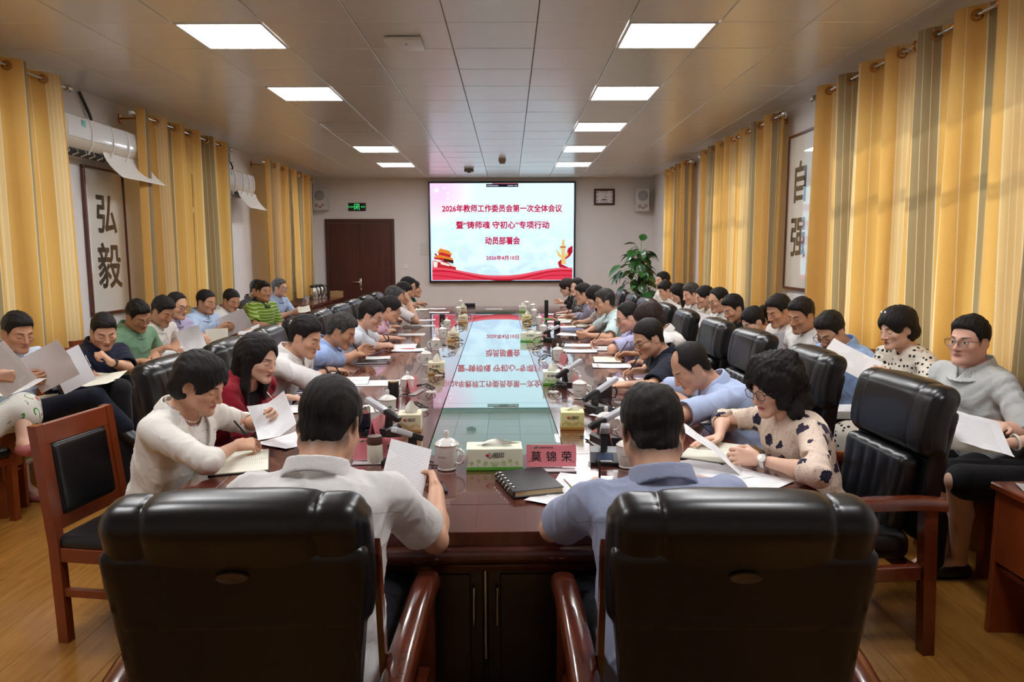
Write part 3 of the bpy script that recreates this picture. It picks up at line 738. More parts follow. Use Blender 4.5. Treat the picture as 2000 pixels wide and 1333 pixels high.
def cloth_mat(key):
    """key = (pattern, rgb, rgb2)"""
    if key in _cloth: return _cloth[key]
    pat, rgb = key[0], key[1]; t = NT('cloth_'+pat); tp = t.attr('tp').outputs['Vector']; x, y, z = t.sep(tp)
    base = srgb(*rgb); fold = t.noise(tp, 9, 3, .5, .8); weave = t.noise(tp, 420, 2)
    c = t.mix(t.math('MULTIPLY', weave, .25), base, tuple(q*.82 for q in base[:3])+(1,))
    if pat == 'plain' and len(key) > 2 and key[2] == 'shirt':
        dk = tuple(q*.62 for q in base[:3])+(1,); yk = t.math('MULTIPLY', t.math('LESS_THAN', t.math('ABSOLUTE', t.math('ADD', z, .105)), .0016), t.math('LESS_THAN', y, 0.0)); c = t.mix(t.math('MULTIPLY', yk, .8), c, dk)
        pl = t.math('MULTIPLY', t.math('LESS_THAN', t.math('ABSOLUTE', t.math('SUBTRACT', x, .014)), .0012), t.math('GREATER_THAN', y, .02)); c = t.mix(t.math('MULTIPLY', pl, .6), c, dk)
    if pat == 'stripe':
        s = t.math('GREATER_THAN', t.math('FRACT', t.math('MULTIPLY', z, 27.0)), .78); c = t.mix(s, c, srgb(*key[2]))
        s2 = t.math('GREATER_THAN', t.math('FRACT', t.math('MULTIPLY', z, 82.0)), .6); c = t.mix(t.math('MULTIPLY', s2, .18), c, srgb(*[q*.7 for q in rgb]))
    if pat == 'dots':
        d = t.voro(tp, key[3] if len(key) > 3 else 34, .35); c = t.mix(t.math('LESS_THAN', d, .30), c, srgb(*key[2]))
    if pat == 'pin':
        d = t.voro(tp, 70, .2); c = t.mix(t.math('LESS_THAN', d, .17), c, srgb(*key[2]))
    if pat == 'check':
        n1 = t.noise(tp, 150, 2); c = t.mix(t.math('GREATER_THAN', n1, .55), c, srgb(*key[2]))
    if pat == 'floral':
        w = t.node('ShaderNodeMix', data_type='VECTOR'); nn = t.node('ShaderNodeTexNoise'); nn.inputs['Scale'].default_value = 26; t.put(nn.inputs['Vector'], tp)
        vm = t.node('ShaderNodeVectorMath', operation='MULTIPLY_ADD'); t.put(vm.inputs[0], nn.outputs['Color']); vm.inputs[1].default_value = (.045, .045, .045); t.put(vm.inputs[2], tp)
        d = t.voro(vm.outputs[0], 11, .8); pet = t.noise(tp, 60, 2)
        c = t.mix(t.math('LESS_THAN', t.math('ADD', d, t.math('MULTIPLY', pet, .25)), .43), c, srgb(*key[2]))
        d2 = t.voro(tp, 75, 1.0); c = t.mix(t.math('LESS_THAN', d2, .16), c, srgb(150, 95, 50))
    if pat == 'print':
        d = t.voro(tp, 9, 1.0); n1 = t.noise(tp, 5, 1, .5, .6)
        l = t.math('LESS_THAN', t.math('ABSOLUTE', t.math('SUBTRACT', t.math('FRACT', t.math('MULTIPLY', n1, 7.0)), .5)), .07); l = t.math('MULTIPLY', l, t.math('GREATER_THAN', t.noise(tp, 7, 1), .44)); c = t.mix(l, c, srgb(85, 150, 80))
        c = t.mix(t.math('LESS_THAN', d, .16), c, srgb(205, 90, 80))
    t.bump(t.math('ADD', t.math('MULTIPLY', fold, 1.0), t.math('MULTIPLY', weave, .04)), .28, .03)
    m = t.set(color=c, rough=.8, spec=.2, sheen=.08); _cloth[key] = m; return m
# ------------------------------------------------------------------ setting: room shell
WXL, WXR = -3.95, 2.88
m_wall = plain('wall_paint', (222, 218, 217), .75, grain=.03, gscale=6, bump=.05)
m_frame_white = plain('white_plastic', (228, 226, 222), .35, grain=.03)
m_dark_metal = plain('dark_metal', (40, 40, 44), .35, .6, grain=.05)
m_black = plain('black_plastic', (16, 16, 17), .42, grain=.1)
m_steel = plain('polished_steel', (205, 203, 200), .16, 1.0, grain=.04)
m_brass = plain('antique_brass', (190, 125, 60), .22, 1.0, grain=.06)
m_mahog = wood('mahogany', (52, 17, 10), (92, 34, 20), (1, 1, .16), .32, .5)
m_red_wood = wood('red_brown_wood', (104, 42, 15), (140, 62, 26), (1, 1, .2), .34, .4)
def struct(name, mb, m, parent=None, smooth=None):
    o = mb.build(name, m, parent, smooth)
    if parent is None: o['kind'] = 'structure'
    return o
WIN = [(5.0, 1.3), (9.05, 1.1), (12.6, .7)]      # window centres and half widths along the side walls
WZ0, WZ1 = .95, 2.72
def side_wall(name, x, sgn):
    mb = MB(); t = .24; cx = x+sgn*t/2; y = YF
    for c, hw in WIN:
        mb.box((cx, (y+c-hw)/2, ZC/2), (t, c-hw-y, ZC+.2)); mb.box((cx, c, WZ0/2), (t, 2*hw, WZ0)); mb.box((cx, c, (WZ1+ZC+.1)/2), (t, 2*hw, ZC+.1-WZ1)); y = c+hw
    mb.box((cx, (y+YB)/2, ZC/2), (t, YB-y, ZC+.2)); return struct(name, mb, m_wall)
side_wall('wall_left', WXL, -1); side_wall('wall_right', WXR, 1)
struct('wall_back', MB().box(((WXL+WXR)/2, YB+.1, ZC/2), (WXR-WXL+.5, .2, ZC+.2)), m_wall)
struct('wall_front', MB().box(((WXL+WXR)/2, YF-.1, ZC/2), (WXR-WXL+.5, .2, ZC+.2)), m_wall)
struct('baseboard_back', MB().box(((-2.29+WXR)/2, YB-.008, .05), (WXR+2.29, .016, .1), .004), plain('baseboard', (120, 70, 45), .4, grain=.1))
# glass panes let the daylight through and keep a mirror sheen
t = NT('window_glass'); tr = t.node('ShaderNodeBsdfTransparent'); gl = t.node('ShaderNodeBsdfGlossy'); gl.inputs['Roughness'].default_value = .02
tr.inputs['Color'].default_value = (.93, .96, .95, 1); fr = t.node('ShaderNodeFresnel'); mx = t.node('ShaderNodeMixShader')
t.put(mx.inputs[0], fr.outputs[0]); t.put(mx.inputs[1], tr.outputs[0]); t.put(mx.inputs[2], gl.outputs[0]); t.t.links.new(mx.outputs[0], t.out.inputs['Surface']); m_glass = t.mat
k = 0
for x, sg in ((WXL-.12, -1), (WXR+.12, 1)):
    for c, hw in WIN:
        k += 1; e = MB()
        for yy in (c-hw+.03, c, c+hw-.03): e.box((x, yy, (WZ0+WZ1)/2), (.06, .06, WZ1-WZ0))
        for zz in (WZ0+.03, WZ1-.03, 2.2): e.box((x, c, zz), (.05, 2*hw-.01, .06))
        o = struct('window_%d' % k, e, m_frame_white)
        for q in (-1, 1): MB().box((x, c+q*hw/2, (WZ0+WZ1)/2), (.008, hw-.06, WZ1-WZ0-.1)).build('pane', m_glass, o)
# floor planks
m_floor_base = plain('floor_base', (96, 64, 28), .6, grain=.1)
fl = struct('floor', MB().box(((WXL+WXR)/2, (YF+YB)/2, -.05), (WXR-WXL+.4, YB-YF+.4, .08)), m_floor_base)
def plank_mat(name, d, l):
    t = NT(name); oi = t.node('ShaderNodeObjectInfo'); va = t.node('ShaderNodeVectorMath', operation='ADD'); t.put(va.inputs[0], t.coord('Object', (9, .9, 1)))
    cv = t.node('ShaderNodeCombineXYZ'); t.put(cv.inputs[0], t.math('MULTIPLY', oi.outputs['Random'], 37.0)); t.put(cv.inputs[1], t.math('MULTIPLY', oi.outputs['Random'], 91.0)); t.put(va.inputs[1], cv.outputs[0])
    a = t.noise(va.outputs[0], 2.2, 5, .6, .9); b = t.noise(va.outputs[0], 12, 3)
    c = t.ramp(t.math('ADD', t.math('MULTIPLY', a, .75), t.math('MULTIPLY', b, .25)), [(.32, srgb(*d)), (.68, srgb(*l))])
    c = t.mix(t.math('MULTIPLY', oi.outputs['Random'], .22), c, srgb(150, 98, 38))
    t.bump(b, .03, .001); return t.set(color=c, rough=.26, spec=.5, coat=.35, coatr=.12)
m_plank = plank_mat('oak_laminate', (138, 90, 34), (172, 122, 56))
PW, PL = .195, 1.22
def plank_mesh(L): return MB().box((0, 0, 0), (PW-.0010, L-.0010, .012), .0006).mesh('plank', m_plank)
_pm = {}
rest = MB(); npl = 0; NX = int(math.ceil((WXR-WXL)/PW))
for i in range(NX):
    x0 = WXL+i*PW; y = 1.1-((i*.437) % 1.0)*PL
    while y < YB:
        L = min(PL, YB-y); x = x0+PW/2; near = 1.0 < y+L/2 < 7.6 and (abs(x) > .75) and npl < 296
        if near and L > 1:
            L = round(L, 3)
            if L not in _pm: _pm[L] = plank_mesh(L)
            inst('plank', _pm[L], fl, (x, y+L/2, -.006)); npl += 1
        else: rest.box((x, y+L/2, -.006), (PW-.001, L-.001, .012))
        y += PL
for i in range(NX): rest.box((WXL+i*PW+PW/2, (YF+1.1)/2-.6, -.007), (PW-.002, 1.1-YF-1.2, .012))
tag(rest.build('plank_floor', m_plank, fl), kind='stuff')
# ceiling: clip-in metal panels with open joints
t = NT('ceiling_panel'); nz = t.noise(t.coord('Object'), 5, 2)
c = t.mix(nz, srgb(214, 210, 203), srgb(222, 218, 211)); t.bump(t.noise(t.coord('Object', (1, 1, 1)), 2.2, 2), .05, .02)
m_ceil = t.set(color=c, rough=.24, metal=.0, spec=.9, ior=2.1)
m_joint = plain('ceiling_grid', (120, 116, 110), .5, .5, grain=.05)
ce = struct('ceiling', MB().box(((WXL+WXR)/2, (YF+YB)/2, ZC+.055), (WXR-WXL+.4, YB-YF+.4, .05)), m_joint)
LIGHTS = [(2, r) for r in (-6, -3, 0, 3, 6, 9, 12)]+[(-3, r) for r in (-6, -3, 0, 3, 9, 12)]
_cm = {}
def panel(w, l):
    if (w, l) not in _cm:
        bm = MB().box((0, 0, .012), (w-.005, l-.005, .024), .004); _cm[(w, l)] = bm.mesh('ceiling_panel', m_ceil)
    return _cm[(w, l)]
rest = MB(); rc = random.Random(3)
for i in range(-6, 6):
    xa, xb = max(GX0+i*TILE, WXL), min(GX0+(i+1)*TILE, WXR)
    if xb-xa < .02: continue
    for j in range(-12, 17):
        ya, yb = max(GY0+j*TILE, YF), min(GY0+(j+1)*TILE, YB)
        if yb-ya < .02 or (i, j) in LIGHTS: continue
        if j >= -1:
            o = inst('ceiling_panel', panel(round(xb-xa, 3), round(yb-ya, 3)), ce, ((xa+xb)/2, (ya+yb)/2, ZC+rc.uniform(0, .0015)))
            o.rotation_euler = (rc.gauss(0, .0022), rc.gauss(0, .0016), 0)
        else: rest.box(((xa+xb)/2, (ya+yb)/2, ZC+.012), (xb-xa-.005, yb-ya-.005, .024))
tag(rest.build('ceiling_panel', m_ceil, ce), kind='stuff')
# recessed light panels
t = NT('light_diffuser'); t.set(color=(1, 1, 1, 1), emit=(.98, .985, 1.0, 1), estr=CEIL_EMIT); m_emit = t.mat
m_alu = plain('white_aluminium', (215, 215, 212), .3, .5, grain=.03)
LN = {(2, -9): 'in the right row, behind the camera', (-3, -9): 'in the left row, behind the camera', (2, -6): 'in the right row, overhead', (-3, -6): 'in the left row, overhead', (2, -3): 'in the right row above the front chairs', (-3, -3): 'in the left row above the front chairs', (2, 0): 'in the right row, nearest in view', (2, 3): 'in the right row, second in view', (2, 6): 'in the right row, third in view', (2, 9): 'in the right row, fourth in view', (2, 12): 'in the right row, closest to the screen',
      (-3, 0): 'in the left row, nearest in view', (-3, 3): 'in the left row, second in view', (-3, 9): 'in the left row, just past the dark panel', (-3, 12): 'in the left row, closest to the door'}
_f = MB(); a = TILE/2-.004; b = TILE/2-.024
for sx, sy, wx, wy in ((0, 1, 2*a, .02), (0, -1, 2*a, .02), (1, 0, .02, 2*b), (-1, 0, .02, 2*b)): _f.box((sx*(a-.01), sy*(a-.01), .004), (wx, wy, .018), .002)
_fm = _f.mesh('frame', m_alu); _dm = MB().box((0, 0, .010), (2*b, 2*b, .006)).mesh('diffuser', m_emit)
for (i, j) in LIGHTS:
    th = thing('ceiling_light', 'square white ceiling light panel '+LN[(i, j)], 'ceiling light', (GX0+(i+.5)*TILE, GY0+(j+.5)*TILE, ZC), 0, 'square ceiling light panels')
    inst('frame', _fm, th); inst('diffuser', _dm, th)
th = thing('ceiling_light', 'unlit pale ceiling light panel in the left row between two lit ones', 'ceiling light', (GX0-2.5*TILE, GY0+6.5*TILE, ZC-.002), 0, 'square ceiling light panels')
inst('frame', _fm, th); MB().box((0, 0, .010), (2*b, 2*b, .006)).build('diffuser', plain('off_diffuser', (215, 208, 200), .4, grain=.02), th)
# devices on the ceiling
p = at_z(790, 80, ZC); th = thing('access_point', 'white square box mounted on the ceiling near the front light panels', 'access point', (p.x, p.y, ZC-.002))
mb = MB(); mb.box((0, 0, -.018), (.26, .26, .032), .012, None, 2); mb.build('housing', m_frame_white, th, 40); MB().box((.02, -.05, -.036), (.012, .012, .004)).build('indicator', plain('blue_led', (60, 80, 220), .3, grain=.05), th)
p = at_z(916, 330, ZC); th = thing('ceiling_camera', 'small grey box hanging from the ceiling in front of the screen', 'sensor', (p.x, p.y, ZC))
MB().box((0, 0, -.03), (.17, .10, .05), .01).build('housing', plain('grey_plastic', (120, 110, 105), .4, grain=.05), th); MB().lathe([(.03, -.07), (.035, -.055)], 16).build('lens', m_black, th)
p = at_z(981, 311, ZC); th = thing('smoke_detector', 'round beige smoke detector on the ceiling near the screen', 'smoke detector', (p.x, p.y, ZC))
MB().lathe([(.03, -.075), (.045, -.07), (.05, -.045), (.058, -.04), (.06, 0)], 20).build('housing', plain('beige_plastic', (150, 135, 120), .45, grain=.05), th, 40)
# ------------------------------------------------------------------ curtains
t = NT('curtain_cloth'); uv = t.attr('cu').outputs['Vector']; u, v, _w = t.sep(uv)
def band(uu, per, a, b):
    f = t.math('FRACT', t.math('DIVIDE', uu, per)); return t.math('MULTIPLY', t.math('GREATER_THAN', f, a), t.math('LESS_THAN', f, b))
cv = t.node('ShaderNodeMapping'); t.put(cv.inputs[0], uv); cv.inputs['Scale'].default_value = (1, .35, 1)
wv = t.noise(cv.outputs[0], 300, 2); gold = t.mix(wv, srgb(212, 158, 76), srgb(232, 184, 104))
pale = srgb(238, 212, 160); grey = srgb(150, 132, 96)
c = t.mix(t.math('MULTIPLY', band(u, .62, .20, .36), .55), gold, pale)
c = t.mix(t.math('MULTIPLY', band(u, .62, .62, .88), .9), c, grey)
for a_, b_ in ((.20, .212), (.25, .258), (.30, .308), (.36, .372), (.62, .632), (.70, .706), (.78, .786), (.88, .892), (.04, .048)): c = t.mix(t.math('MULTIPLY', band(u, .62, a_, b_), .7), c, srgb(240, 222, 186))
t.set(color=c, rough=.62, spec=.3, sheen=.15); t.bump(wv, .25, .002)
tl = t.node('ShaderNodeBsdfTranslucent'); t.put(tl.inputs['Color'], c); mx = t.node('ShaderNodeMixShader'); mx.inputs[0].default_value = .38
t.t.links.new(t.p.outputs[0], mx.inputs[1]); t.t.links.new(tl.outputs[0], mx.inputs[2]); t.t.links.new(mx.outputs[0], t.out.inputs['Surface']); m_curtain = t.mat
ZROD = 3.0
def curtain(label, x, ya, yb, side, zb=.06, seed=0, pull=0.0):
    """a panel hung in folds on a rod along the wall; side = +1 on the left wall (room is towards +x)"""
    rnd = random.Random(seed); n = max(3, int(round(abs(yb-ya)/.20))); amp = .062
    th = thing('curtain', label, 'curtain', (x, (ya+yb)/2, zb), 0, 'gold striped curtains')
    NU, NV = n*14, 14; ph = [rnd.uniform(-.3, .3) for _ in range(n+2)]; vs = []; us = []; acc = 0; prev = None
    ztop = ZROD+.055
    for j in range(NV+1):
        vv = j/NV; z = zb+(ztop-zb)*vv; acc = 0; prev = None
        for i in range(NU+1):
            uu = i/NU; k = uu*n; b = int(k); loose = (1-vv)**.8
            y = ya+(yb-ya)*uu+ .035*loose*sin(k*2.1+ph[min(b, n)])*3*.4
            y += pull*loose*(uu-.5)
            w = sin(2*pi*k*.5+loose*ph[min(b, n)]*.6); w = math.copysign(abs(w)**.75, w)
            xx = amp*w*(1.0+.35*loose*sin(k*1.7+seed))+.02*loose*sin(k*.9+seed*1.3)
            P = (xx, y-(ya+yb)/2, z-zb); vs.append(P)
            if prev is not None: acc += math.dist(prev, P)
            prev = P; us.append((acc*.9+seed*.31, z, 0))
    fs = [(j*(NU+1)+i, j*(NU+1)+i+1, (j+1)*(NU+1)+i+1, (j+1)*(NU+1)+i) for j in range(NV) for i in range(NU)]
    me = bpy.data.meshes.new('cloth'); me.from_pydata(vs, [], fs); me.polygons.foreach_set('use_smooth', [True]*len(fs)); me.materials.append(m_curtain)
    at = me.attributes.new('cu', 'FLOAT_VECTOR', 'POINT'); at.data.foreach_set('vector', [q for r in us for q in r]); me.update()
    link(bpy.data.objects.new('cloth', me), th)
    # grommets: a ring in every fold near the top, threaded by the rod
    ring = MB(); seg = 14
    vsr = []; fsr = []
    for a in range(seg):
        for b in range(6):
            A, B = 2*pi*a/seg, 2*pi*b/6; r = .030+.007*cos(B); vsr.append((r*cos(A), .007*sin(B), r*sin(A)))
    for a in range(seg):
        for b in range(6): fsr.append((a*6+b, a*6+(b+1) % 6, ((a+1) % seg)*6+(b+1) % 6, ((a+1) % seg)*6+b))
    rm = MB().add(vsr, fsr).mesh('grommet', m_brass, 60)
    for i in range(n+1):
        y = ya+(yb-ya)*min(max(i/n, .015), .985); s = 1 if i % 2 == 0 else -1
        inst('grommet', rm, th, (0, y-(ya+yb)/2, ZROD-zb), rot=(0, 0, s*radians(28)))
    return th
def rod(label, x, ya, yb, side):
    th = thing('curtain_rod', label, 'curtain rod', (x, (ya+yb)/2, ZROD)); L = yb-ya; c = (ya+yb)/2
    MB().tube([(0, -L/2, 0), (0, L/2, 0)], .012, 10).build('rod', m_steel, th, 50)
    for q in (-1, 1):
        MB().lathe([(.012, 0), (.026, .004), (.030, .02), (.024, .036), (.032, .048), (.018, .07), (.001, .078)], 14, (0, q*L/2, 0), Matrix.Rotation(-q*pi/2, 3, 'X')).build('finial', m_steel, th, 40)
        wl = abs((WXL if side > 0 else WXR)-x)-.006; MB().tube([(0, q*(L/2-.3), 0), (-side*wl, q*(L/2-.3), 0)], .009, 8).box((-side*wl, q*(L/2-.3), 0), (.010, .05, .09), .003).build('bracket', m_brass, th, 40)
XCL, XCR = -3.66, 2.73
rod('steel curtain rod over the near left window', XCL, 2.76, 6.15, 1); rod('steel curtain rod over the middle left window', XCL, 7.22, 9.63, 1); rod('steel curtain rod over the far left window', XCL, 10.96, 13.64, 1)
rod('steel curtain rod over the near right window', XCR, 2.84, 6.59, -1); rod('steel curtain rod over the middle right window', XCR, 7.35, 10.42, -1); rod('steel curtain rod over the far right window', XCR, 11.02, 12.74, -1)
curtain('gold striped curtain at the near left window, nearest the camera', XCL, 2.91, 4.60, 1, .06, 1); curtain('gold striped curtain at the near left window, beside the black calligraphy', XCL, 4.62, 6.07, 1, .06, 2)
curtain('gold striped curtain half at the middle left window, under the near air conditioner', XCL, 7.28, 8.48, 1, .06, 3); curtain('gold striped curtain half at the middle left window, towards the far air conditioner', XCL, 8.50, 9.55, 1, .06, 4)
curtain('gold striped curtain half at the far left window, by the far air conditioner', XCL, 11.02, 12.28, 1, .86, 5); curtain('gold striped curtain half at the far left window, beside the white loudspeaker', XCL, 12.30, 13.57, 1, .88, 6)
curtain('wide gold striped curtain at the near right window, nearest the camera', XCR, 2.99, 4.96, -1, .06, 7); curtain('gold striped curtain at the near right window, beside the right calligraphy', XCR, 4.98, 6.51, -1, .06, 8)
curtain('gold striped curtain half at the middle right window, by the right calligraphy', XCR, 7.41, 8.82, -1, .06, 9); curtain('gold striped curtain half at the middle right window, away from the calligraphy', XCR, 8.84, 10.34, -1, .06, 10)
curtain('gold striped curtain half at the far right window, nearer the seated rows', XCR, 11.1, 11.86, -1, .06, 11); curtain('gold striped curtain half at the far right window, behind the potted plant', XCR, 11.88, 12.66, -1, .06, 12)
# ------------------------------------------------------------------ back wall
m_door = wood('door_veneer', (58, 22, 14), (84, 36, 24), (7, 7, .5), .42, .15)
YD = YB-.012
dx0, dxs, dx1, dz = -3.683, -3.0, -2.301, 2.333
mb = MB(); mb.box((dx0+.035, YD-.01, dz/2), (.07, .06, dz), .004).box((dx1-.035, YD-.01, dz/2), (.07, .06, dz), .004).box(((dx0+dx1)/2, YD-.01, dz-.035), (dx1-dx0-.14, .06, .07), .004)
d = struct('door_1', mb, m_door)
for a, b in ((dx0+.073, dxs-.002), (dxs+.002, dx1-.073)): MB().box(((a+b)/2, YD-.005, dz/2-.04), (b-a, .04, dz-.09), .003).build('leaf', m_door, d)
h = MB(); h.box((dxs+.0-.0, YD-.032, 1.03), (.05, .012, .24), .01, None, 2)
hd = h.build('door_handle', m_steel, d, 40); MB().tube([(dxs, YD-.035, 1.08), (dxs, YD-.07, 1.08), (dxs-.02, YD-.078, 1.08), (dxs-.15, YD-.078, 1.08)], .010, 8).build('lever', m_steel, hd, 50)
MB().tube([(dxs, YD-.035, .98), (dxs, YD-.041, .98)], .012, 10).build('keyhole', m_black, hd, 50)
# exit sign
th = thing('exit_sign', 'green lit running man exit sign above the double door', 'exit sign', (-3.036, YB-.001, 2.57))
MB().box((0, -.012, 0), (.35, .022, .16), .004).build('housing', m_black, th)
t = NT('exit_green'); t.set(color=srgb(30, 120, 60), emit=srgb(70, 235, 130), estr=1.0); m_exit = t.mat
RX = Matrix.Rotation(pi/2, 4, 'X')
text_mesh('lettering', '安全出口', .038, m_exit, th, 1.0, .0005, M=Matrix.Translation((-.115, -.026, 0)) @ RX)
text_mesh('lettering', 'EXIT', .045, m_exit, th, .9, .0005, M=Matrix.Translation((.125, -.026, 0)) @ RX)
g = MB()
for s0, s1 in (((-.045, .055), (.045, .055)), ((-.045, .055), (-.045, -.06)), ((.045, .055), (.045, -.06))): g.tube([(s0[0], -.026, s0[1]), (s1[0], -.026, s1[1])], .006, 6)
g.lathe([(.001, -.002), (.010, -.002), (.010, .002), (.001, .002)], 10, (.012, -.026, .036), Matrix.Rotation(pi/2, 3, 'X'))
for pts in ([(.006, .022), (-.006, -.005)], [(-.006, -.005), (.016, -.022), (.008, -.046)], [(-.006, -.005), (-.014, -.028), (-.034, -.034)], [(.004, .018), (.024, .004), (.034, .012)], [(.004, .018), (-.018, .014), (-.024, -.004)]): g.tube([(x, -.026, z) for x, z in pts], .0055, 6)
g.build('running_figure', m_exit, th)
# loudspeakers
m_spk = plain('white_cabinet', (196, 192, 188), .45, grain=.03); m_grille = plain('speaker_grille', (150, 148, 148), .6, .2, grain=.25, gscale=300)
def speaker(label, x0, x1, z0, z1, cable):
    cx = (x0+x1)/2; w = x1-x0; hh = z1-z0; th = thing('wall_speaker', label, 'loudspeaker', (cx, YB-.2, (z0+z1)/2), 0, 'white wall loudspeakers')
    MB().box((0, .02, 0), (w, .24, hh), .012, None, 2).build('cabinet', m_spk, th, 40); r = w*.38
    def disc(r, x, z, nm, m): MB().lathe([(.001, .012), (r*.5, .010), (r*.9, .006), (r, 0), (r, -.006)], 28, (x, -.104, z), Matrix.Rotation(pi/2, 3, 'X')).build(nm, m, th, 40)
    disc(r, 0, hh*.18, 'woofer', m_grille); disc(w*.14, -w*.24, -hh*.29, 'tweeter', m_grille); disc(w*.12, w*.24, -hh*.27, 'port', m_grille)
    MB().box((.01, -.104, -hh*.36), (.035, .006, .035)).build('logo', plain('red_badge', (175, 40, 40), .4, grain=.05), th)
    MB().box((0, .165, 0), (.08, .07, .12), .005).build('bracket', m_dark_metal, th)
    MB().tube([(cable*w*.3, .14, -hh*.3), (cable*w*.75, .17, -hh*.2), (cable*w*.8, .18, hh*.3), (cable*w*.75, .19, hh*.8)], .006, 6).build('cable', m_spk, th, 50)
speaker('white wall loudspeaker beside the left curtain, above the door side', -3.835, -3.575, 2.497, 2.905, -1); speaker('white wall loudspeaker between the clock and the right curtain', 2.49, 2.75, 2.46, 2.9, 1)
# clock
th = thing('wall_clock', 'square wall clock in a dark wooden frame reading five past three', 'clock', (1.899, YB-.002, 2.757))
fw, fh = .414, .322; mb = MB()
for x, z, w, h_ in ((0, fh/2-.02, fw, .04), (0, -fh/2+.02, fw, .04), (-fw/2+.022, 0, .044, fh-.08), (fw/2-.022, 0, .044, fh-.08)): mb.box((x, -.02, z), (w, .04, h_), .008)
mb.build('frame', wood('clock_frame', (45, 18, 10), (75, 32, 18), (6, 6, 6), .35, .3), th)
MB().box((0, -.012, 0), (fw-.07, .012, fh-.07)).build('dial', plain('dial_white', (228, 226, 228), .4, grain=.02), th)
for i in range(1, 13):
    a = radians(90-30*i); k = min(.138/max(abs(cos(a)), 1e-3), .098/max(abs(sin(a)), 1e-3)); text_mesh('numeral', str(i), .052, m_black, th, 1, .0005, bold=.0008, M=Matrix.Translation((cos(a)*k, -.0195, sin(a)*k+.004)) @ RX)
for a, L, w in ((radians(90-92.5), .075, .006), (radians(90-30), .10, .004), (radians(90-210), .11, .002)): MB().box((0, 0, 0), (L, .003, w), 0, Matrix.Rotation(-a, 3, 'Y')).build('hand', m_black, th).location = (cos(a)*L/2, -.023, sin(a)*L/2)
MB().box((0, -.020, -.055), (.10, .004, .026)).build('date_window', plain('lcd', (95, 105, 80), .3, grain=.05), th)
# switch and cover plate
th = thing('light_switch', 'white square light switch on the back wall right of the door', 'light switch', (-2.095, YB-.001, 1.378)); MB().box((0, -.006, 0), (.09, .012, .09), .003).build('plate', m_frame_white, th); MB().box((0, -.014, 0), (.06, .008, .06), .002).build('rocker', m_frame_white, th)
th = thing('cover_plate', 'pale square cover plate on the wall beside the screen', 'cover plate', (-1.70, YB-.001, 1.737)); MB().box((0, -.006, 0), (.18, .012, .235), .003).build('plate', plain('plate', (205, 205, 200), .4, grain=.03), th); MB().tube([(-.03, -.012, 0), (-.03, -.016, 0)], .006, 8).build('screw', m_steel, th)
# ------------------------------------------------------------------ the screen
SX0, SX1, SZ0, SZ1 = -1.605, 1.325, 1.065, 3.06
scx, scz, sw, sh = (SX0+SX1)/2, (SZ0+SZ1)/2, SX1-SX0, SZ1-SZ0
SCR = thing('display_screen', 'large lit display screen with red Chinese title on the back wall', 'screen', (scx, YB-.002, scz))
mb = MB(); bw = .035
for x, z, w, h_ in ((0, sh/2-bw/2, sw, bw), (0, -sh/2+bw/2, sw, bw), (-sw/2+bw/2, 0, bw, sh-2*bw), (sw/2-bw/2, 0, bw, sh-2*bw)): mb.box((x, -.045, z), (w, .09, h_), .004)
mb.build('bezel', plain('bezel', (28, 28, 34), .3, .3, grain=.05), SCR)
dw, dh = sw/2-bw, sh/2-bw
def emat(name, rgb, k=1.0):
    t = NT(name); t.set(color=(0, 0, 0, 1), emit=srgb(*rgb), estr=k, spec=.1); return t.mat
t = NT('screen_picture'); x, y, z = t.sep(t.coord('Object')); nx = t.math('DIVIDE', x, dw); nz_ = t.math('DIVIDE', z, dh)
cl = t.noise(t.coord('Object', (1, 1, 1.5)), 2.6, 5, .55, .4)
low = t.math('SUBTRACT', 1.0, t.math('MULTIPLY', t.math('ADD', nz_, 1.0), .62), clamp=True)
c = t.mix(t.math('MULTIPLY', t.math('MULTIPLY', low, 1.0), t.ramp(cl, [(.38, (0, 0, 0)), (.62, (1, 1, 1))])), srgb(208, 236, 250), srgb(166, 192, 226))
c = t.mix(t.math('MULTIPLY', t.math('MULTIPLY', low, .7), t.ramp(cl, [(.55, (0, 0, 0)), (.75, (1, 1, 1))])), c, srgb(240, 246, 252))
dd = t.math('SQRT', t.math('ADD', t.math('POWER', t.math('ADD', nx, .95), 2.0), t.math('POWER', t.math('MULTIPLY', t.math('SUBTRACT', nz_, .88), .75), 2.0)))
c = t.mix(t.ramp(dd, [(.16, (.75, .75, .75)), (.62, (0, 0, 0))]), c, srgb(250, 178, 214))
t.set(color=(0, 0, 0, 1), emit=c, estr=SCREEN_EMIT, spec=.1); m_pic = t.mat
MB().box((0, -.06, 0), (2*dw, .02, 2*dh)).build('display', m_pic, SCR)
YS = -.0715
m_title = emat('title_red', (206, 26, 78), .9); m_rib = emat('ribbon_red', (236, 62, 88), .95); m_rib2 = emat('ribbon_deep', (196, 24, 44), .9); m_rib3 = emat('ribbon_light', (250, 110, 125), .95)
def TX(txt, size, X, Z, sx=1.0, m=m_title, bold=.0065): return text_mesh('title_line', txt, size, m, SCR, sx, .0004, bold=bold, M=Matrix.Translation((X, YS, Z)) @ RX)
def s_px(px, py):
    return ((px-981.0)/141.2*dw*1.0, -(py-453.0)/94.5*dh)
def fit(o, w, cx, h=None):
    xs = [v.co.x for v in o.data.vertices]; zs = [v.co.z for v in o.data.vertices]; a, b = min(xs), max(xs); c, d_ = min(zs), max(zs); zc = (c+d_)/2
    for v in o.data.vertices:
        v.co.x = cx+(v.co.x-(a+b)/2)*w/(b-a)
        if h: v.co.z = zc+(v.co.z-zc)*h/(d_-c)
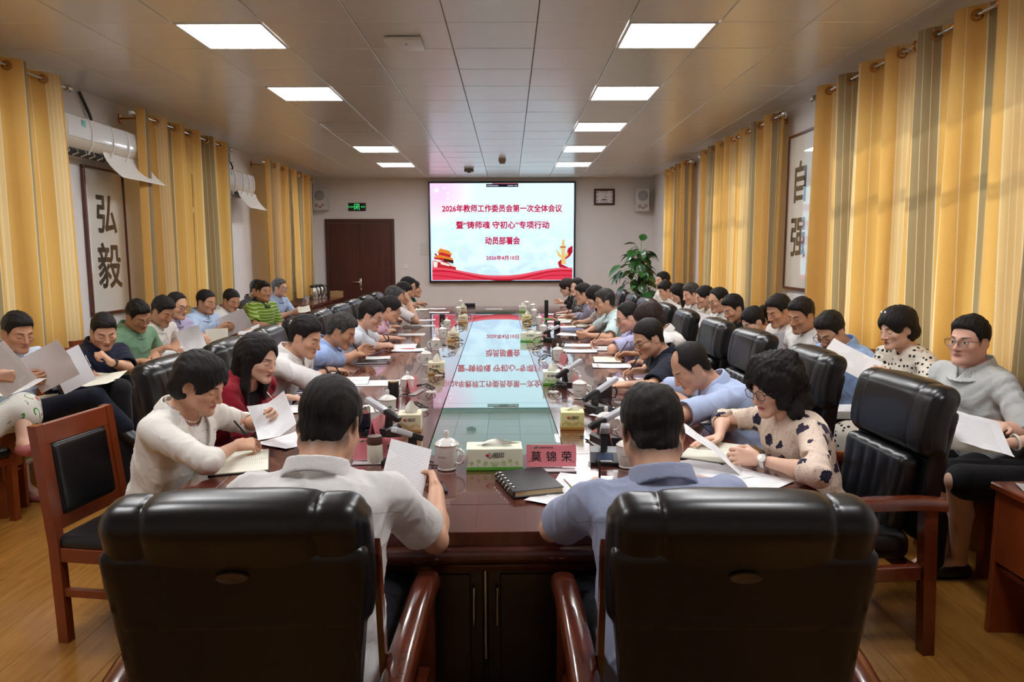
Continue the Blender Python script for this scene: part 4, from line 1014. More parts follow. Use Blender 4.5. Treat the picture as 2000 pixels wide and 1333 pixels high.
for txt, xa, xb, yc, hp in (('2026年教师工作委员会第一次全体会议', 863, 1099, 408, 15), ('暨“铸师魂 守初心”专项行动', 890, 1074, 440, 15), ('动员部署会', 947, 1016, 470.5, 15.5), ('2026年4月10日', 949, 1014, 504, 9.5)):
    xA, zc = s_px(xa, yc); xB, _q = s_px(xb, yc); fit(TX(txt, .15, 0, zc), xB-xA, (xA+xB)/2, hp/94.5*dh)
def flat(name, m, pts, off, pixels=True):
    pts = [s_px(*p) for p in pts] if pixels else pts
    return MB().prism(pts, YS-off, YS-off-.0006, lambda u, v, d: (u, d, v)).build(name, m, SCR)
# ribbon along the foot of the picture
def curve(f, xa, xb, n=30): return [(xa+(xb-xa)*i/n, f(xa+(xb-xa)*i/n)) for i in range(n+1)]
f1 = lambda x: 523+16*(1/(1+math.exp(-(x-900)/22)))-0.0*x if x < 985 else 539-14*(1/(1+math.exp(-(x-1040)/22)))
f1s = lambda x: 521+ (16.5*(0.5-0.5*cos(pi*min(1, max(0, (x-842)/125))))) - (15*(0.5-0.5*cos(pi*min(1, max(0, (x-985)/120)))))
flat('ribbon', m_rib, curve(f1s, 842, 1120)+[(1120, 546.5), (842, 546.5)], .0006)
flat('ribbon_fold', m_rib2, curve(lambda x: f1s(x)+6+1.5*sin(x/30), 842, 1120)+curve(lambda x: f1s(x)+8.5+2*sin(x/30), 1120, 842), .0013)
flat('ribbon_fold', m_rib3, curve(lambda x: f1s(x)+1.0, 842, 1120)+curve(lambda x: f1s(x)+3.0, 1120, 842), .0013)
flat('ribbon_fold', m_rib2, curve(lambda x: min(545.5, f1s(x)+14+1.5*sin(x/22)), 842, 1120)+curve(lambda x: min(546.2, f1s(x)+15.5+1.5*sin(x/22)), 1120, 842), .0013)
# gate tower at the left, marble column with a ribbon at the right
m_or = emat('roof_orange', (240, 140, 50), .95); m_gate = emat('gate_red', (205, 45, 50), .9); m_dk = emat('gate_dark', (70, 30, 30), .8); m_pw = emat('pale_stone', (250, 235, 225), 1.0); m_gold = emat('column_gold', (240, 205, 130), .98)
flat('gate_wall', m_gate, [(843, 508), (868, 509), (889, 521), (889, 526), (843, 522)], .0004); flat('gate_rail', m_pw, [(843, 504.5), (888, 519), (888, 521), (843, 507)], .0012)
flat('gate_hall', m_dk, [(850, 499), (884, 507), (884, 514), (850, 505)], .0012); flat('gate_columns', m_gate, [(846, 500), (866, 502), (866, 508), (846, 505)], .0016)
flat('gate_roof', m_or, [(845, 502), (852, 497.5), (858, 497), (882, 503), (885, 508), (862, 503)], .002); flat('gate_hall', m_gate, [(855, 490), (879, 495), (879, 502), (855, 498)], .0012); flat('gate_roof', m_or, [(852, 493), (858, 484), (876, 489), (883, 498), (862, 492)], .0022)
flat('gate_flag', m_gate, [(848, 493), (852, 496), (852, 500), (847, 497)], .0022); flat('gate_banner', m_pw, [(859, 512), (876, 516), (876, 519), (859, 515)], .0018); flat('gate_flags', m_pw, [(844, 509), (853, 511), (852, 521), (845, 521)], .0018)
flat('red_ribbon', m_rib2, [(1120, 479), (1111, 485), (1107, 500), (1099, 505), (1091, 512), (1094, 522), (1114, 523), (1099, 516), (1107, 506), (1115, 500), (1120, 492)], .0006)
flat('column', m_gold, [(1098, 487), (1105, 487), (1106, 505), (1107, 516), (1098, 516), (1098, 505)], .0014); flat('column_capital', m_gold, [(1095, 480), (1107, 480), (1106, 487), (1097, 487)], .0018); flat('column_band', m_rib2, [(1095.5, 481), (1106.5, 481), (1106.5, 483), (1095.5, 483)], .0022)
flat('column_beast', m_gold, [(1099, 480), (1099, 473), (1101, 467), (1104, 468), (1104, 474), (1105, 480)], .0018); flat('column_wing', m_gold, [(1098, 498), (1090, 489), (1087, 484), (1091, 499), (1098, 504)], .0018); flat('column_wing', m_gold, [(1106, 496), (1111, 492), (1112, 497), (1107, 503)], .0018)
m_star = emat('star_white', (255, 252, 255), 1.25)
def star(cx, cy, r):
    pts = []
    for i in range(10): a = pi/2+i*pi/5+.2; q = r if i % 2 == 0 else r*.42; pts.append((cx+q*cos(a), cy-q*sin(a)))
    return pts
for cx, cy, r in ((853, 372, 6.5), (868.5, 367.5, 3), (875, 377.5, 2.8), (875, 387.5, 2.6)): flat('star', m_star, star(cx, cy, r), .0006)
flat('toolbar', emat('toolbar_dark', (22, 26, 44), .9), [(950, 360), (1013, 360), (1013, 365.8), (950, 365.8)], .0006); flat('toolbar_line', m_rib2, [(962, 358.8), (1013, 358.8), (1013, 360), (962, 360)], .0012)
for a, b in ((951.5, 974), (992, 1003), (1005, 1011)): flat('toolbar_marks', emat('toolbar_marks', (190, 190, 205), .9), [(a, 362.2), (b, 362.2), (b, 363.9), (a, 363.9)], .0012)
# ------------------------------------------------------------------ framed calligraphy and air conditioners on the side walls
t = NT('scroll_paper'); nz = t.noise(t.coord('Object'), 8, 3); m_scroll = t.set(color=t.mix(nz, srgb(214, 212, 204), srgb(224, 222, 214)), rough=.7, coat=1.0, coatr=.015)
m_scroll.node_tree.nodes['Principled BSDF'].inputs['Coat IOR'].default_value = 2.5
t = NT('ink'); nz = t.noise(t.coord('Object'), 22, 3); m_ink = t.set(color=t.mix(nz, srgb(16, 16, 18), srgb(44, 44, 48)), rough=.7, coat=1.0, coatr=.015); m_ink.node_tree.nodes['Principled BSDF'].inputs['Coat IOR'].default_value = 2.5
m_pf = wood('picture_frame', (66, 22, 12), (96, 36, 22), (6, 6, .6), .3, .5)
def scroll(label, x, y0, y1, z0, z1, side, chars, m=m_pf):
    """side +1: on the left wall facing +x"""
    th = thing('framed_calligraphy', label, 'picture', (x, (y0+y1)/2, (z0+z1)/2), 0, None); w, h = y1-y0, z1-z0; f = .028; mb = MB()
    for yy, zz, ww, hh in ((0, h/2-f/2, w, f), (0, -h/2+f/2, w, f), (-w/2+f/2, 0, f, h-2*f), (w/2-f/2, 0, f, h-2*f)): mb.box((0, yy, zz), (.036, ww, hh), .006)
    mb.build('frame', m, th); MB().box((-side*.004, 0, 0), (.02, w-2*f, h-2*f)).build('paper', m_scroll, th)
    for ch, zz, sz, bd in chars:
        R = Matrix.Rotation(side*pi/2, 4, 'Z') @ RX
        text_mesh('brush_character', ch, sz, m_ink, th, .92, .0004, bold=.012, M=Matrix.Translation((side*.0072, 0, zz)) @ R)
    return th
scroll('tall framed black brush calligraphy under the near air conditioner', WXL+.02, 6.76, 7.46, 1.05, 2.455, 1, (('弘', .24, .40, 1), ('毅', -.27, .46, 1)))
scroll('tall framed brush calligraphy on the right wall between two curtains', WXR-.02, 6.84, 7.49, 1.26, 2.80, -1, (('自', .26, .42, 1), ('强', -.27, .42, 1)), m=m_pf)
m_ac = plain('ac_shell', (218, 208, 192), .32, coat=.3, grain=.02); m_acp = plain('ac_panel', (222, 222, 222), .12, coat=.8, grain=.02)
def aircon(label, y0, y1, z0, z1, dep, dz):
    th = thing('air_conditioner', label, 'air conditioner', (WXL, (y0+y1)/2, (z0+z1)/2), 0, 'wall mounted air conditioners'); L = y1-y0; h = z1-z0
    prof = [(0, -h/2), (dep*.35, -h/2), (dep*.75, -h*.36), (dep*.98, -h*.12), (dep, h*.15), (dep*.93, h*.42), (dep*.7, h/2), (0, h/2)]
    for a, b, nm, m in ((-L/2, -L/2+.05, 'end_cap', m_ac), (L/2-.05, L/2, 'end_cap', m_ac), (-L/2+.051, L/2-.051, 'body', m_ac)): MB().prism(prof, a, b, lambda u, v, d: (u, d, v)).build(nm, m, th, 50)
    pf = [(x+.006, z) for x, z in prof[3:7]]; pb = [(x-.004, z) for x, z in prof[3:7]][::-1]
    MB().prism(pf+pb, -L/2+.06, L/2-.06, lambda u, v, d: (u, d, v)).build('front_panel', m_acp, th, 50)
    MB().box((dep*.60, 0, -h*.43), (dep*.30, L*.82, .05), .004, Matrix.Rotation(-.35, 3, 'Y')).build('outlet', m_black, th)
    for i in range(9): MB().box((dep*.66, -L*.38+i*L*.095, -h*.455), (dep*.22, .006, .04), 0, Matrix.Rotation(-.35, 3, 'Y')).build('louver', m_ac, th)
    MB().box((dep+.002, -L*.28, h*.22), (.004, .05, .09)).build('energy_label', plain('label_teal', (120, 190, 190), .4, grain=.1), th)
    # clip-on wind deflector with its straps
    dg = thing_part = None
    def defl(u, v): return (dep*.84+.62*dep*v**1.5, 0, -h*.30-h*.78*v+.10*h*v*v)
    top = [defl(0, k/6) for k in range(7)]; pts = [(p_[0], p_[2]) for p_ in top]; pts2 = [(x, z-.006) for x, z in pts][::-1]
    D = MB().prism(pts+pts2, -L*.02, L*.60, lambda u, v, d: (u, d, v)).build('wind_deflector', m_frame_white, th, 50)
    for yy in (-L*.2, L*.06, L*.26, L*.42): MB().tube([(dep*.6, yy, h/2+.006), (dep*.96, yy, h*.42), (dep+.012, yy, h*.1), (dep+.008, yy, -h*.2), (dep*.86, yy, -h*.48)], .007, 6).build('strap', m_frame_white, D, 50)
    MB().tube([(.05, L*.12, h/2), (.04, L*.10, h/2+.10), (.02, L*.02, ZC-(z0+z1)/2-.02)], .014, 8).build('pipe', m_black, th, 50)
    return th
aircon('white wall air conditioner with a wind deflector above the left calligraphy', 6.12, 7.45, 2.50, 2.83, .27, 0); aircon('white wall air conditioner on the left between the middle and far curtains', 9.52, 10.66, 2.44, 2.78, .26, 0)
th = thing('junction_box', 'small grey junction box on the left wall above the far air conditioner', 'junction box', (WXL+.03, 10.35, 2.98)); MB().box((0, 0, 0), (.06, .14, .12), .006).build('box', m_alu, th); MB().tube([(.0, 0, -.06), (.02, .02, -.12), (.01, .03, -.2)], .01, 6).build('cable', m_black, th)
# ------------------------------------------------------------------ conference table
TROT = radians(1.05)
TORG = Vector((-.045, 2.153, 0))
TL, THW = 9.93, 1.18
def T2W(x, y, z=0.0): return TORG + Vector((x*cos(TROT)-y*sin(TROT), x*sin(TROT)+y*cos(TROT), z))
def W2T(P): d = Vector(P)-TORG; return d.x*cos(TROT)+d.y*sin(TROT), -d.x*sin(TROT)+d.y*cos(TROT)
t = NT('table_veneer'); v = t.coord('Object', (1, .10, 1)); a = t.noise(v, 9, 5, .6, .5); b = t.noise(v, 44, 3)
c = t.ramp(t.math('ADD', t.math('MULTIPLY', a, .7), t.math('MULTIPLY', b, .3)), [(.3, srgb(66, 26, 20)), (.7, srgb(98, 44, 34))])
m_top = t.set(color=c, rough=.22, spec=.5, coat=1.0, coatr=.035)
t = NT('table_edge'); a = t.noise(t.coord('Object', (.2, .2, 1)), 14, 4); m_edge = t.set(color=t.ramp(a, [(.3, srgb(56, 20, 16)), (.7, srgb(84, 34, 26))]), rough=.25, coat=.8, coatr=.05)
t = NT('green_glass'); nz = t.noise(t.coord('Object'), 2, 2); m_tglass = t.set(color=t.mix(nz, srgb(104, 138, 130), srgb(110, 144, 136)), rough=.012, spec=.5, ior=2.0, coat=.7, coatr=.01)
m_cab = wood('table_base_wood', (14, 7, 6), (25, 11, 8), (5, 5, .6), .3, .4)
TB = thing('conference_table', 'long dark red conference table with a green glass strip down the middle', 'table', TORG, TROT)
GL, GR = -.3, .302          # glass strip
g0, g1 = .875, 8.95
FI = .585                    # inner frame line
seams = [g0, 1.965, 3.93, 5.9, 7.86, g1]
def top_piece(x0, x1, y0, y1, nm='top_panel', m=None, z1=ZT, th=.045): return MB().box(((x0+x1)/2, (y0+y1)/2, z1-th/2), (x1-x0-.0025, y1-y0-.0025, th), .0015).build(nm, m or m_top, TB)
for a, b in zip(seams[:-1], seams[1:]):
    for s in (-1, 1):
        top_piece(*sorted((s*FI, s*(THW-.14))), a, b); top_piece(*sorted((s*(.301), s*FI)), a, b)
    top_piece(GL, GR, a, b, 'glass_panel', m_tglass, ZT-.001, .02)
top_piece(-(THW-.14), THW-.14, .25, g0); top_piece(-(THW-.14), THW-.14, g1, TL-.25)
for y0, y1 in ((0, .25), (TL-.25, TL)): top_piece(-THW, THW, y0, y1, 'border_panel')
for s in (-1, 1): top_piece(*sorted((s*(THW-.14), s*THW)), .25, TL-.25, 'border_panel')
mb = MB()
for s in (-1, 1):
    mb.box((s*(THW-.02), TL/2, ZT-.075), (.08, TL+.02, .06), .022, None, 3)
for yy in (.02, TL-.02): mb.box((0, yy, ZT-.075), (2*THW, .08, .06), .022, None, 3)
mb.build('edge_moulding', m_edge, TB, 40)
MB().box((0, TL/2, ZT-.06), (2*THW-.1, TL-.1, .03)).build('underside', m_cab, TB)
mb = MB(); BX = .90; mb.box((0, .16, .40), (2*BX, .04, .60), .004).box((0, TL-.16, .33), (2*BX, .04, .66), .004)
for s in (-1, 1): mb.box((s*(BX-.02), TL/2, .35), (.04, TL-.4, .68), .004)
mb.box((0, TL/2, .05), (2*BX-.1, TL-.45, .08)); mb.build('base', m_cab, TB)
MB().box((0, .125, .055), (2*BX+.02, .06, .11), .006).build('plinth', m_cab, TB)
MB().box((0, .11, ZT-.135), (2*BX+.06, .10, .05), .012, None, 2).build('apron', m_edge, TB, 40)
dxc = -.035
for k_, (a, b) in enumerate(((-.86, -.45), (-.445, dxc-.004), (dxc+.004, .375), (.38, .86))):
    dr = MB().box(((a+b)/2, .132, .365), (b-a-.006, .022, .50), .003).box(((a+b)/2, .120, .365), (b-a-.09, .008, .41), .003).build('door', m_cab, TB)
    hx = (b-.035) if k_ in (0, 1) else a+.035
    MB().tube([(hx, .118, .40), (hx, .100, .40), (hx, .100, .53), (hx, .118, .53)], .0055, 8).build('handle', m_steel, dr, 50)
MB().box((dxc, .128, .45), (.005, .024, .36)).build('door_strip', m_steel, TB)
# ------------------------------------------------------------------ chairs
t = NT('black_leather'); lv = t.voro(t.coord('Object'), 420, 1.0); wr = t.noise(t.coord('Object'), 7, 3, .5, 1.2)
t.bump(t.math('ADD', t.math('MULTIPLY', lv, .05), t.math('MULTIPLY', wr, .5)), .10, .012); m_leather = t.set(color=t.mix(wr, srgb(12, 12, 14), srgb(18, 18, 20)), rough=.31, spec=.55)
m_chairwood = wood('chair_wood', (70, 26, 12), (104, 44, 22), (2, 2, 2), .22, .7)
def sdf_mesh(name, fn, lo, hi, h, m, it=1):
    G = Field(np.array(lo, float), np.array(hi, float), h); G.op(fn, lo, hi, 0); V, Q = G.extract(); V = relax(V, Q, it, .4); return np_mesh(name, V, Q, m)
def rbox(u, v, w, c, e, r):
    x, y, z = np.abs(u-c[0])-(e[0]-r), np.abs(v-c[1])-(e[1]-r), np.abs(w-c[2])-(e[2]-r)
    return np.sqrt(np.maximum(x, 0)**2+np.maximum(y, 0)**2+np.maximum(z, 0)**2)+np.minimum(np.maximum(np.maximum(x, y), z), 0)-r
TB_A = radians(9); BZ, BY = .44, -.215        # backrest foot and tilt
def backframe(x, y, z):
    dy, dz = y-f32(BY), z-f32(BZ); return x, dy*f32(cos(TB_A))+dz*f32(sin(TB_A)), -dy*f32(sin(TB_A))+dz*f32(cos(TB_A))
def fn_head(x, y, z):
    u, v, w = backframe(x, y, z); wid = .296-.018*np.clip((.66-w)/.3, 0, 1)
    vv = v+(w-.5)**2*.9
    d = rbox(u, vv, w, (0, -.008, .505), (.298, .072, .155), .062)
    crown = .010*np.clip(1-(np.abs(u)/.19)**4, 0, 1)*np.clip((w-.5)/.1, 0, 1)
    d = d-crown+.007*np.exp(-((np.abs(u)-.185)/.0045)**2)+.004*np.exp(-((np.abs(u)-.283)/.005)**2)
    return d
def fn_shell(x, y, z):
    u, v, w = backframe(x, y, z); half = .238+.054*np.clip(w/.5, 0, 1)
    d = rbox(u/half*.29, v+(w-.5)**2*.25-.01, w, (0, -.050, .280), (.29, .044, .290), .022)
    return d+.006*np.exp(-((np.abs(u)-half+.022)/.006)**2)
def fn_pad(x, y, z):
    u, v, w = backframe(x, y, z); half = .205+.045*np.clip(w/.45, 0, 1)
    d = rbox(u/half*.24, v, w, (0, .032, .165), (.24, .050, .19), .042)
    rib = .0045*np.abs(np.sin(u*34+.3*np.sin(w*9)))**6
    return d+rib*np.clip(1-(w/.5)**6, 0, 1)
def fn_seat(x, y, z):
    d = rbox(x, y, z-.02*np.cos(y*5), (0, .035, .405), (.262, .275, .065), .05)
    return d+.006*np.exp(-((np.abs(x)-.20)/.006)**2)
CB = dict(head=sdf_mesh('headrest', fn_head, (-.34, -.52, .7), (.34, -.1, 1.2), .0075, m_leather, 1), shell=sdf_mesh('back_shell', fn_shell, (-.34, -.48, .38), (.34, 0, 1.06), .011, m_leather, 1),
          pad=sdf_mesh('lumbar_pad', fn_pad, (-.3, -.4, .36), (.3, .02, .92), .011, m_leather, 1), seat=sdf_mesh('seat', fn_seat, (-.3, -.28, .32), (.3, .35, .5), .012, m_leather, 1))
def arm_mesh(s):
    mb = MB(); xs = s*.335
    prof = []
    pts = [(-.30, .640), (-.20, .652), (0, .655), (.18, .650), (.27, .632), (.30, .60)]
    w = .038
    vs = []; fs = []
    for y, z in pts:
        for dx, dz in ((-w, -.034), (-w, -.006), (-w*.8, .006), (-w*.35, .012), (w*.35, .012), (w*.8, .006), (w, -.006), (w, -.034)): vs.append((xs+s*.035*(y+.3)/.6+dx, y, z+dz))
    for i in range(len(pts)-1):
        for k in range(8): fs.append((i*8+k, i*8+(k+1) % 8, (i+1)*8+(k+1) % 8, (i+1)*8+k))
    fs.append(tuple(range(8))); fs.append(tuple(range((len(pts)-1)*8, len(pts)*8))); mb.add(vs, fs); return mb.mesh('armrest', m_chairwood, 50)
AR = {s: arm_mesh(s) for s in (-1, 1)}
LG = {}
for s in (-1, 1):
    for q, (y, z1, lean) in (('r', (-.235, .63, -.03)), ('f', (.245, .63, .015))):
        LG[(s, q)] = MB().prism([(y-.028, z1), (y+.028, z1), (y+.024+lean, 0), (y-.024+lean, 0)], s*(.34 if q == 'r' else .365)-.024, s*(.34 if q == 'r' else .365)+.024, lambda u, v, d: (d, u, v)).mesh('leg', m_chairwood)
RL = {s: MB().box((s*.345, 0, .345), (.036, .44, .06), .004, Matrix.Rotation(-s*.05, 3, 'Z')).mesh('side_rail', m_chairwood) for s in (-1, 1)}
CR = {y: MB().box((0, y, .33), (.66, .03, .055), .004).mesh('cross_rail', m_chairwood) for y in (-.22, .23)}
UP_ = {s: MB().prism([(-.13, .40), (-.175, .40), (-.27, .93), (-.255, .96), (-.235, .93)], s*.296-.008, s*.296+.008, lambda u, v, d: (d, u, v)).mesh('back_upright', m_chairwood) for s in (-1, 1)}
_b = MB(); RB = Matrix.Rotation(-TB_A, 3, 'X'); R90 = Matrix.Rotation(pi/2, 3, 'X')
t_ = [(.001, .004), (.8, .004), (.92, .006), (1.0, .003), (1.0, 0)]
vs = []; fs = []; n_ = 24
for r, z in t_:
    for k in range(n_): a = 2*pi*k/n_; vs.append((r*.036*cos(a), -z, r*.013*sin(a)))
for i in range(len(t_)-1):
    for k in range(n_): fs.append((i*n_+k, i*n_+(k+1) % n_, (i+1)*n_+(k+1) % n_, (i+1)*n_+k))
_b.add(vs, fs); BADGE = _b.mesh('badge', plain('badge_metal', (96, 82, 66), .4, .6, grain=.15, gscale=200), 40)
def exec_chair(label, x, y, rz, badge=False, group='black leather armchairs around the table'):
    th = thing('executive_chair', label, 'chair', (x, y, 0), rz, group)
    for k in ('seat', 'pad', 'shell', 'head'): inst(CB[k].name.split('.')[0], CB[k], th)
    for s in (-1, 1): inst('armrest', AR[s], th); inst('side_rail', RL[s], th); inst('leg', LG[(s, 'r')], th); inst('leg', LG[(s, 'f')], th)
    for yy in CR: inst('cross_rail', CR[yy], th)
    if badge:
        for s in (-1, 1): inst('back_upright', UP_[s], th)
        w = .515; u0 = Vector((0, BY-sin(TB_A)*w-.086*cos(TB_A), BZ+cos(TB_A)*w-.086*sin(TB_A))); b = inst('badge', BADGE, th, u0, rot=(TB_A, 0, 0))
    return th
# ---- plain wooden side chairs with a leather back pad
m_pad = m_leather
WC = {}
for s in (-1, 1):
    WC[('back_post', s)] = MB().prism([(-.20, .0), (-.155, .0), (-.165, .42), (-.225, .93), (-.265, .93), (-.212, .42)], s*.205-.02, s*.205+.02, lambda u, v, d: (d, u, v)).mesh('back_post', m_red_wood)
    WC[('leg', s)] = MB().prism([(.195, 0), (.235, 0), (.24, .42), (.19, .42)], s*.205-.02, s*.205+.02, lambda u, v, d: (d, u, v)).mesh('leg', m_red_wood)
    WC[('side_rail', s)] = MB().box((s*.205, .015, .385), (.03, .36, .06), .003).mesh('side_rail', m_red_wood); WC[('stretcher', s)] = MB().box((s*.205, .015, .22), (.024, .36, .035), .003).mesh('stretcher', m_red_wood)
RT = Matrix.Rotation(radians(6.2), 3, 'X')
WC[('top_rail', 0)] = MB().box((0, -.236, .885), (.372, .028, .09), .004, RT).mesh('top_rail', m_red_wood); WC[('lower_rail', 0)] = MB().box((0, -.196, .51), (.372, .026, .06), .004, RT).mesh('lower_rail', m_red_wood)
for s in (-1, 1): WC[('back_stile', s)] = MB().box((s*.172, -.216, .69), (.030, .024, .31), .003, RT).mesh('back_stile', m_red_wood)
WC[('back_pad', 0)] = sdf_mesh('back_pad', lambda x, y, z: rbox(x, (y+f32(.214))+(z-f32(.69))*f32(.11), z, (0, 0, .69), (.160, .024, .155), .02), (-.2, -.27, .5), (.2, -.16, .88), .009, m_pad)
WC[('front_rail', 0)] = MB().box((0, .205, .385), (.38, .03, .06), .003).mesh('front_rail', m_red_wood)
WC[('rear_rail', 0)] = MB().box((0, -.185, .385), (.38, .03, .06), .003).mesh('rear_rail', m_red_wood)
WC[('seat', 0)] = sdf_mesh('seat', lambda x, y, z: rbox(x, y, z, (0, .02, .43), (.215, .215, .035), .03), (-.25, -.25, .38), (.25, .28, .48), .011, m_pad)
def side_chair(label, x, y, rz, group='wooden side chairs along the walls'):
    th = thing('side_chair', label, 'chair', (x, y, 0), rz, group)
    for (k, s), me in WC.items(): inst(k, me, th)
    return th
# the two big chairs in front
exec_chair('big black leather armchair seen from behind, under the man in the white shirt', -.585, 1.80, radians(2), True).scale = (.935, 1.03, 1.03); exec_chair('big black leather armchair seen from behind, under the man in the grey-blue shirt', .495, 1.79, radians(-2), True).scale = (.935, 1.03, 1.03)
LC = [(3.72, 'under the woman in the red blazer'), (4.55, 'under the white shirt beside the red blazer'), (5.35, 'under the man in the light blue polo'), (6.2, 'under the white polo and thin glasses'), (6.98, 'behind the woman in the pink polo'), (7.75, 'behind the grey patterned shirt'), (8.55, 'behind the man resting his forehead'), (9.4, 'behind the cream shirt'), (10.2, 'behind the person in dark green')]
for i, (y, s) in enumerate(LC): exec_chair('black leather armchair left of the table, '+s, -1.45-.018*(y-3.7), y, -pi/2+radians((-3, 2, 4, 0, 3, -2, 0, 2, 1)[i]))
RC = [(3.08, 'under the woman in the floral blouse'), (4.02, 'behind the balding man in pale blue'), (4.98, 'behind the cropped-haired man in navy'), (5.85, 'behind the brown-haired person in white'), (6.85, 'behind the lavender shirt'), (7.75, 'behind the pale aqua shirt'), (8.7, 'behind the woman with long black hair'), (9.6, 'behind the grey-lilac shirt'), (10.5, 'nearest the potted plant')]
for i, (y, s) in enumerate(RC): exec_chair('black leather armchair right of the table, '+s, 1.41-.018*(y-3.1)*.6, y, pi/2+radians((3, -2, 2, 0, -2, 1, 2, -1, 0)[i]))
# ------------------------------------------------------------------ side tables, sideboard, kettles, plant
def side_table(label, x0, x1, y0, y1, z, group='small red-brown side tables between the wall chairs'):
    cx, cy = (x0+x1)/2, (y0+y1)/2; th = thing('side_table', label, 'side table', (cx, cy, 0), 0, group); w, l = x1-x0, y1-y0
    MB().box((0, 0, z-.015), (w+.03, l+.03, .03), .005).build('table_top', m_red_wood, th)
    for s in (-1, 1): MB().box((0, s*(l/2-.012), z/2-.015), (w, .024, z-.03), .003).build('side_panel', m_red_wood, th)
    MB().box((-w/2+.012 if x0 < 0 else w/2-.012, 0, z/2), (.02, l-.05, z-.08), .003).build('back_panel', m_red_wood, th); MB().box((0, 0, z*.45), (w-.03, l-.05, .02), .003).build('shelf', m_red_wood, th); MB().box(((w/2-.012) if x0 < 0 else (-w/2+.012), 0, z*.72), (.02, l-.055, z*.46), .003).build('front_panel', m_red_wood, th)
    return th
side_table('red-brown side table at the left edge beside the printed skirt', -3.55, -3.12, 4.30, 4.52, .60)
side_table('red-brown side table between the lavender and light blue shirts', -3.4, -3.0, 7.36, 7.5, .62); side_table('red-brown side table at the bottom right edge', 2.05, 2.55, 2.1, 2.93, .66)
side_table('red-brown side table with a paper stack beside the polka dot skirt', 1.98, 2.42, 4.52, 4.70, .60)
m_sb = wood('sideboard_wood', (72, 24, 14), (104, 40, 24), (2, 2, 2), .26, .7)
SB = thing('sideboard', 'long low dark red sideboard in the back left corner below the curtain', 'sideboard', (-3.56, 13.0, 0)); sl = 2.5
MB().box((0, 0, .785), (.66, sl+.06, .035), .006).build('worktop', m_sb, SB); MB().box((0, 0, .42), (.58, sl, .69), .004).build('carcass', m_sb, SB); MB().box((0, 0, .04), (.52, sl-.06, .08)).build('plinth', m_black, SB)
for i in range(4):
    yy = -sl/2+sl/8+i*sl/4; dr = MB().box((.298, yy, .66), (.02, sl/4-.012, .17), .003).build('drawer', m_sb, SB); MB().box((.311, yy, .665), (.006, .05, .075), .001).build('label_card', m_frame_white, dr); MB().tube([(.308, yy-.05, .60), (.33, yy-.05, .60), (.33, yy+.05, .60), (.308, yy+.05, .60)], .005, 6).build('handle', m_steel, dr, 50)
    MB().box((.298, yy, .33), (.02, sl/4-.012, .46), .003).build('door', m_sb, SB)
for i, (px, lab) in enumerate(((613, 'steel vacuum kettle with a black handle, leftmost of three on the sideboard'), (620, 'steel vacuum kettle with a black handle, middle of three on the sideboard'), (627.5, 'steel vacuum kettle with a black handle, rightmost of three on the sideboard'))):
    p = at_y(px, 583, 13.25+.18*i); th = thing('vacuum_kettle', lab, 'kettle', (p.x, p.y, .8025), .5, 'steel vacuum kettles on the sideboard')
    MB().lathe([(.07, 0), (.078, .006), (.080, .03), (.080, .15), (.074, .19), (.060, .22)], 24).build('body', m_steel, th, 40); MB().lathe([(.060, .22), (.062, .235), (.05, .262), (.03, .27), (.001, .272)], 20).build('lid', m_black, th, 40)
    MB().tube([(.055, 0, .24), (.10, 0, .245), (.128, 0, .21), (.125, 0, .12), (.10, 0, .06), (.078, 0, .05)], .010, 8).build('handle', m_black, th, 50); MB().tube([(-.05, 0, .235), (-.085, 0, .255)], [.022, .014], 8).build('spout', m_black, th, 50)
p = at_z(569.5, 588, .803); th = thing('paper_cup', 'white paper cup on the near end of the sideboard', 'cup', (-3.42, 12.1, .8025)); MB().lathe([(.024, 0), (.026, .002), (.034, .088), (.036, .09), (.036, .093), (.033, .092), (.024, .006), (.001, .006)], 20).build('cup', m_frame_white, th, 40); MB().box((0, -.0305, .05), (.03, .002, .03)).build('print', plain('cup_print', (200, 110, 110), .5, grain=.1), th)
th = thing('carton', 'small tan carton on the sideboard behind the kettles', 'box', (-3.36, 14.0, .8025)); MB().box((0, 0, .06), (.22, .16, .12), .003).build('carton', plain('tan_card', (176, 140, 96), .7, grain=.1), th); MB().box((0, 0, .121), (.03, .16, .002)).build('tape', plain('tape', (205, 190, 150), .3, grain=.05), th)
# potted plant
PL_ = thing('potted_plant', 'tall potted climbing plant with big dark green leaves in the back right corner', 'plant', (2.27, 12.5, 0))
MB().lathe([(.15, 0), (.17, .02), (.21, .34), (.225, .36), (.225, .39), (.20, .39), (.195, .35), (.001, .34)], 28).build('pot', plain('pot_glaze', (110, 66, 48), .25, grain=.1, coat=.5), PL_, 40)
MB().tube([(0, 0, .33), (.01, 0, 1.0), (.02, 0, 1.62)], .05, 12).build('moss_pole', plain('moss_pole', (28, 26, 24), .9, grain=.4, gscale=60, bump=.5), PL_, 50)
t = NT('leaf_green'); nz = t.noise(t.coord('Object'), 30, 3); oi = t.node('ShaderNodeObjectInfo')
c = t.mix(nz, srgb(22, 62, 26), srgb(44, 98, 44)); c = t.mix(t.math('MULTIPLY', oi.outputs['Random'], .4), c, srgb(70, 120, 52)); m_leaf = t.set(color=c, rough=.28, spec=.5, coat=.2); m_stem = plain('stem_green', (80, 120, 60), .5, grain=.1)
def leaf_mesh(L, Wd, droop):
    mb = MB()
    def fn(u, v):
        s = (u-.5)*2; wv = Wd*(sin(pi*min(1, v*.93+.05))**.75)*(1-.35*v); hb = .10*Wd*abs(s) if v < .1 else 0
        return (s*wv, v*L-hb-.06*L*(abs(s)**1.5)*(1-v)*1.4, -droop*(v**1.6)*L+.22*abs(s)*wv-.04*L*sin(v*7)*.3)
    mb.grid(fn, 6, 9); return mb.mesh('leaf', m_leaf, 60)
